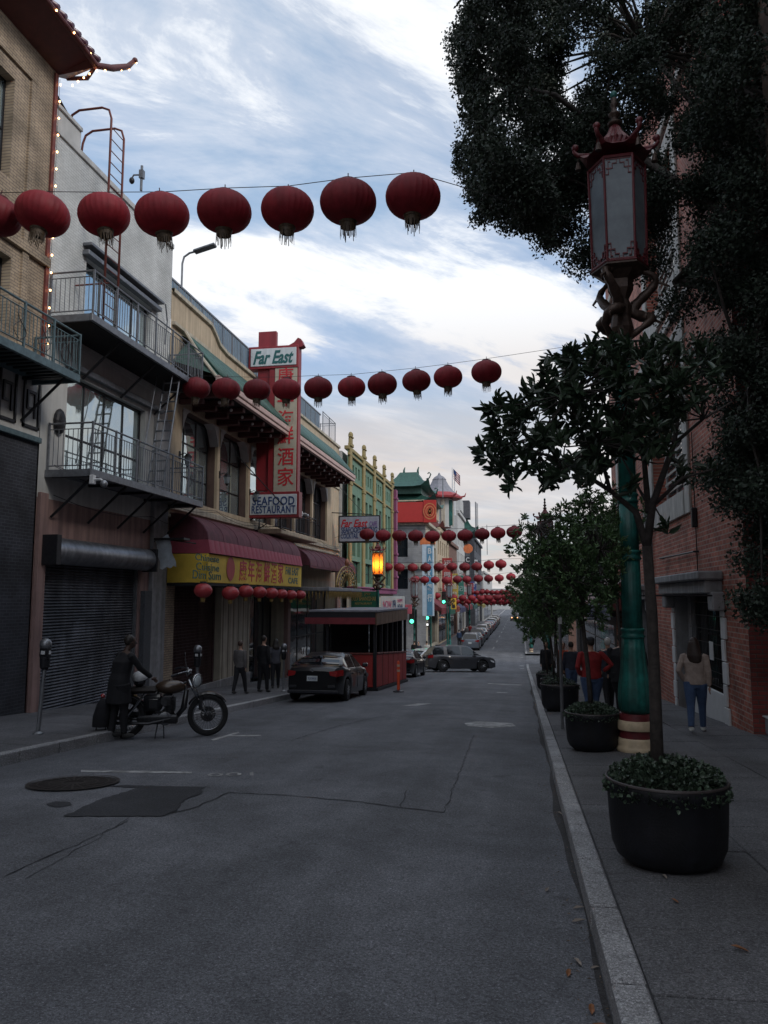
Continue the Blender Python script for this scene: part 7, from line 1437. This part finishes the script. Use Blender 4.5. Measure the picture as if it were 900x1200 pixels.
for s in (-1, 1):
    o = Vector((0, s*.085, 0)); MB().tube([head+o, head+ax_*.36+o], .026, 8).tube([head+ax_*.36+o, Vector(fw_)+o], .019, 8).build('fork_leg', chrome, mc, True); MB().lathe([(.032, -.12), (.034, .1)], 10, tuple(head+ax_*.45+o)).build('fork_gaiter', blkm, mc)
    MB().tube([head+V(-.02, s*.05, .06), head+V(-.03, s*.18, .16), head+V(-.14, s*.33, .15), head+V(-.24, s*.38, .12)], .012, 8).build('handlebar', chrome, mc, True); MB().tube([head+V(-.16, s*.345, .145), head+V(-.27, s*.395, .115)], .02, 8).build('grip', blackp, mc)
    MB().tube([head+V(-.06, s*.25, .17), head+V(-.1, s*.34, .34)], .006, 5).ell(tuple(head+V(-.1, s*.36, .37)), (.012, .055, .04), 12, 8).build('mirror', iron, mc) if s > 0 else None
    MB().tube([Vector(rw_)+V(0, s*.1, 0), V(-.42, s*.13, .72)], .012, 6).tube([Vector(rw_)+V(.02, s*.12, .02), V(-.44, s*.13, .68)], .03, 10).build('shock_absorber', chrome, mc)
    MB().tube([V(-.05, s*.11, .5), V(.08, s*.15, .34), V(-.3, s*.17, .27), V(-.95, s*.17, .3)], [.018, .02, .026, .03], 10).build('exhaust_pipe', engm, mc, True); MB().tube([V(-.05, s*.12, .30), V(-.05, s*.24, .30)], .015, 6).build('footpeg', blackp, mc)
hlp = head+V(.15, -.02, -.03)
for prof, nm, m_, cp_ in (([(.03, -.15), (.075, -.13), (.108, -.05), (.115, 0)], 'headlamp_shell', blkm, True), ([(.115, -.005), (.124, .006), (.116, .022), (.105, .022)], 'headlamp_rim', mat('bright_chrome', (.7, .7, .72), .12, 1.), False), ([(.108, .012), (.07, .034), (.0, .04)], 'headlamp_lens', mat('headlamp_glass', (.5, .55, .58), .1, coat=.8), True)):
    o = MB().lathe(prof, 24, (0, 0, 0), ax='x', cap=cp_).build(nm, m_, mc, True); o.location = hlp; o.rotation_euler = (0, 0, R(-38))
MB().box(-.4, -.08, -.12, .12, .46, .74, .04).build('battery_box', blkm, mc, True, 60); MB().lathe([(.08, -.14), (.09, -.13), (.09, -.09), (.06, -.085)], 18, (-.02, 0, .63), ax='y').build('air_filter', engm, mc, True, 40); MB().lathe([(.08, .14), (.09, .13), (.09, .09), (.06, .085)], 18, (-.02, 0, .63), ax='y').build('air_filter', engm, mc, True, 40)
MB().box(-.72, -.1, .1, .125, .3, .42, .03).build('chain_guard', blkm, mc); MB().box(-.5, .2, -.16, -.1, .25, .4, .04).build('primary_cover', engm, mc, True, 60); MB().tube([(.13, 0, .3), (.3, 0, .5), (.33, 0, .8)], .045, 10).build('front_downtube', blkm, mc, True)
for s in (-1, 1): MB().lathe([(.045, -.04), (.05, 0), (.048, .03)], 14, tuple(head+V(.0, s*.055, .13))).build('gauge', chrome, mc, True)
MB().ell((.05, 0, .85), (.27, .135, .12), 22, 12).tube([(.05, 0, .93), (.05, 0, .985)], .03, 10).build('fuel_tank', tankm, mc, True); MB().box(-.72, -.16, -.125, .125, .76, .86, .045).build('saddle', mat('saddle_leather', (.02, .015, .013), .6), mc, True, 60)
fm_ = MB(); 
for a, b in (((.32, 0, .92), (-.15, 0, .8)), ((.32, 0, .86), (.22, 0, .35)), ((.22, 0, .35), (-.3, 0, .27)), ((-.15, 0, .8), (-.3, 0, .27)), ((-.15, 0, .8), (-.85, 0, .72)), ((-.3, 0, .3), (rw_[0], .08, rw_[2])), ((-.3, 0, .3), (rw_[0], -.08, rw_[2]))): fm_.tube([a, b], .018, 8)
fm_.build('frame_tubes', blkm, mc, True)
for s in (-1, 1):
    e_ = MB(); e_.lathe([(.065, 0), (.065, .25)], 14, (.05, s*.07, .42))
    for k in range(9): e_.lathe([(.095, .03+.025*k), (.095, .038+.025*k)], 14, (.05, s*.07, .42))
    e_.box(.0, .1, s*.07-.05, s*.07+.05, .67, .72, .015); e_.build('cylinder_fins', engm, mc)
MB().box(-.26, .17, -.11, .11, .24, .43, .05).build('crankcase', engm, mc, True, 60)
for s in (-1, 1): MB().lathe([(.12, 0), (.115, .03), (.06, .04)] if s > 0 else [(.12, 0), (.115, -.03), (.06, -.04)], 20, (-.02, s*.11, .34), ax='y').lathe([(.085, 0), (.08, .03*s), (.03, .035*s)], 18, (-.2, s*.11, .34), ax='y').build('engine_cover', chrome, mc, True, 40); MB().tube([(-.1, s*.07, .55), (-.1, s*.1, .62)], .04, 10).box(-.32, -.14, s*.09, s*.13, .5, .68, .02).build('side_panel', blkm, mc)
MB().box(-.02, .03, .13, .135, .60, .64).box(-.02, .03, -.135, -.13, .60, .64).build('white_badge', white_, mc)
MB().tube([(-.05, -.1, .26), (-.02, -.24, .01)], .012, 6).tube([(-.15, -.1, .26), (-.18, -.24, .01)], .012, 6).tube([(-.02, -.24, .012), (-.18, -.24, .012)], .012, 6).build('stand', iron, mc)
MB().ell((-1.1, 0, .72), (.04, .05, .04), 10, 8).build('rear_lamp', mat('tail_light', (.30, .01, .012), .25, coat=.6), mc); MB().box(-1.06, -1.0, -.09, .09, .45, .58, .01).build('licence_plate', signw, mc)
p0, p1 = Vector((-7.18, 13.46, 0)), Vector((-5.83, 13.96, 0)); mid = (p0+p1)/2; hd_ = math.atan2(p1.y-p0.y, p1.x-p0.x); mc.location = (mid.x, mid.y, crown(mid.x, mid.y)); mc.rotation_euler = (R(4), 0, hd_); mc.scale = (1.04, 1.08, 1.08)
hm2 = thing('helmet', 'round white and black open helmet hanging on the motorcycle behind the tank', 'helmet', onY(164, 796, 13.5)); hp = onY(164, 796, 13.5); MB().ell(tuple(hp), (.13, .14, .14), 18, 12).build('helmet_shell', mat('helmet_black', (.015, .015, .02), .2, coat=1), hm2, True); MB().ell((hp.x, hp.y-.01, hp.z+.035), (.135, .145, .12), 18, 12).build('helmet_cap', white_, hm2, True)
bg_ = thing('saddle_bag', 'lumpy black bag hanging low behind the rear wheel of the motorcycle', 'bag', (-7.50, 13.1, zL(-7.50, 13.1))); zz = zL(-7.50, 13.1); tubes_mesh([('r', [((-7.50, 13.1, zz+.06), .15, .12), ((-7.48, 13.1, zz+.25), .16, .14), ((-7.45, 13.1, zz+.46), .12, .12), ((-7.44, 13.1, zz+.56), .07, .07)])], .02, 'bag_body', blk, bg_)
bb = bg_.children[0]; bb.location = -Vector(bg_.location)
for dx in (-.08, .1): MB().tube([(-7.50+dx, 13.1, zz), (-7.49+dx, 13.1, zz+.12)], .01, 5).build('bag_foot', iron, bg_)
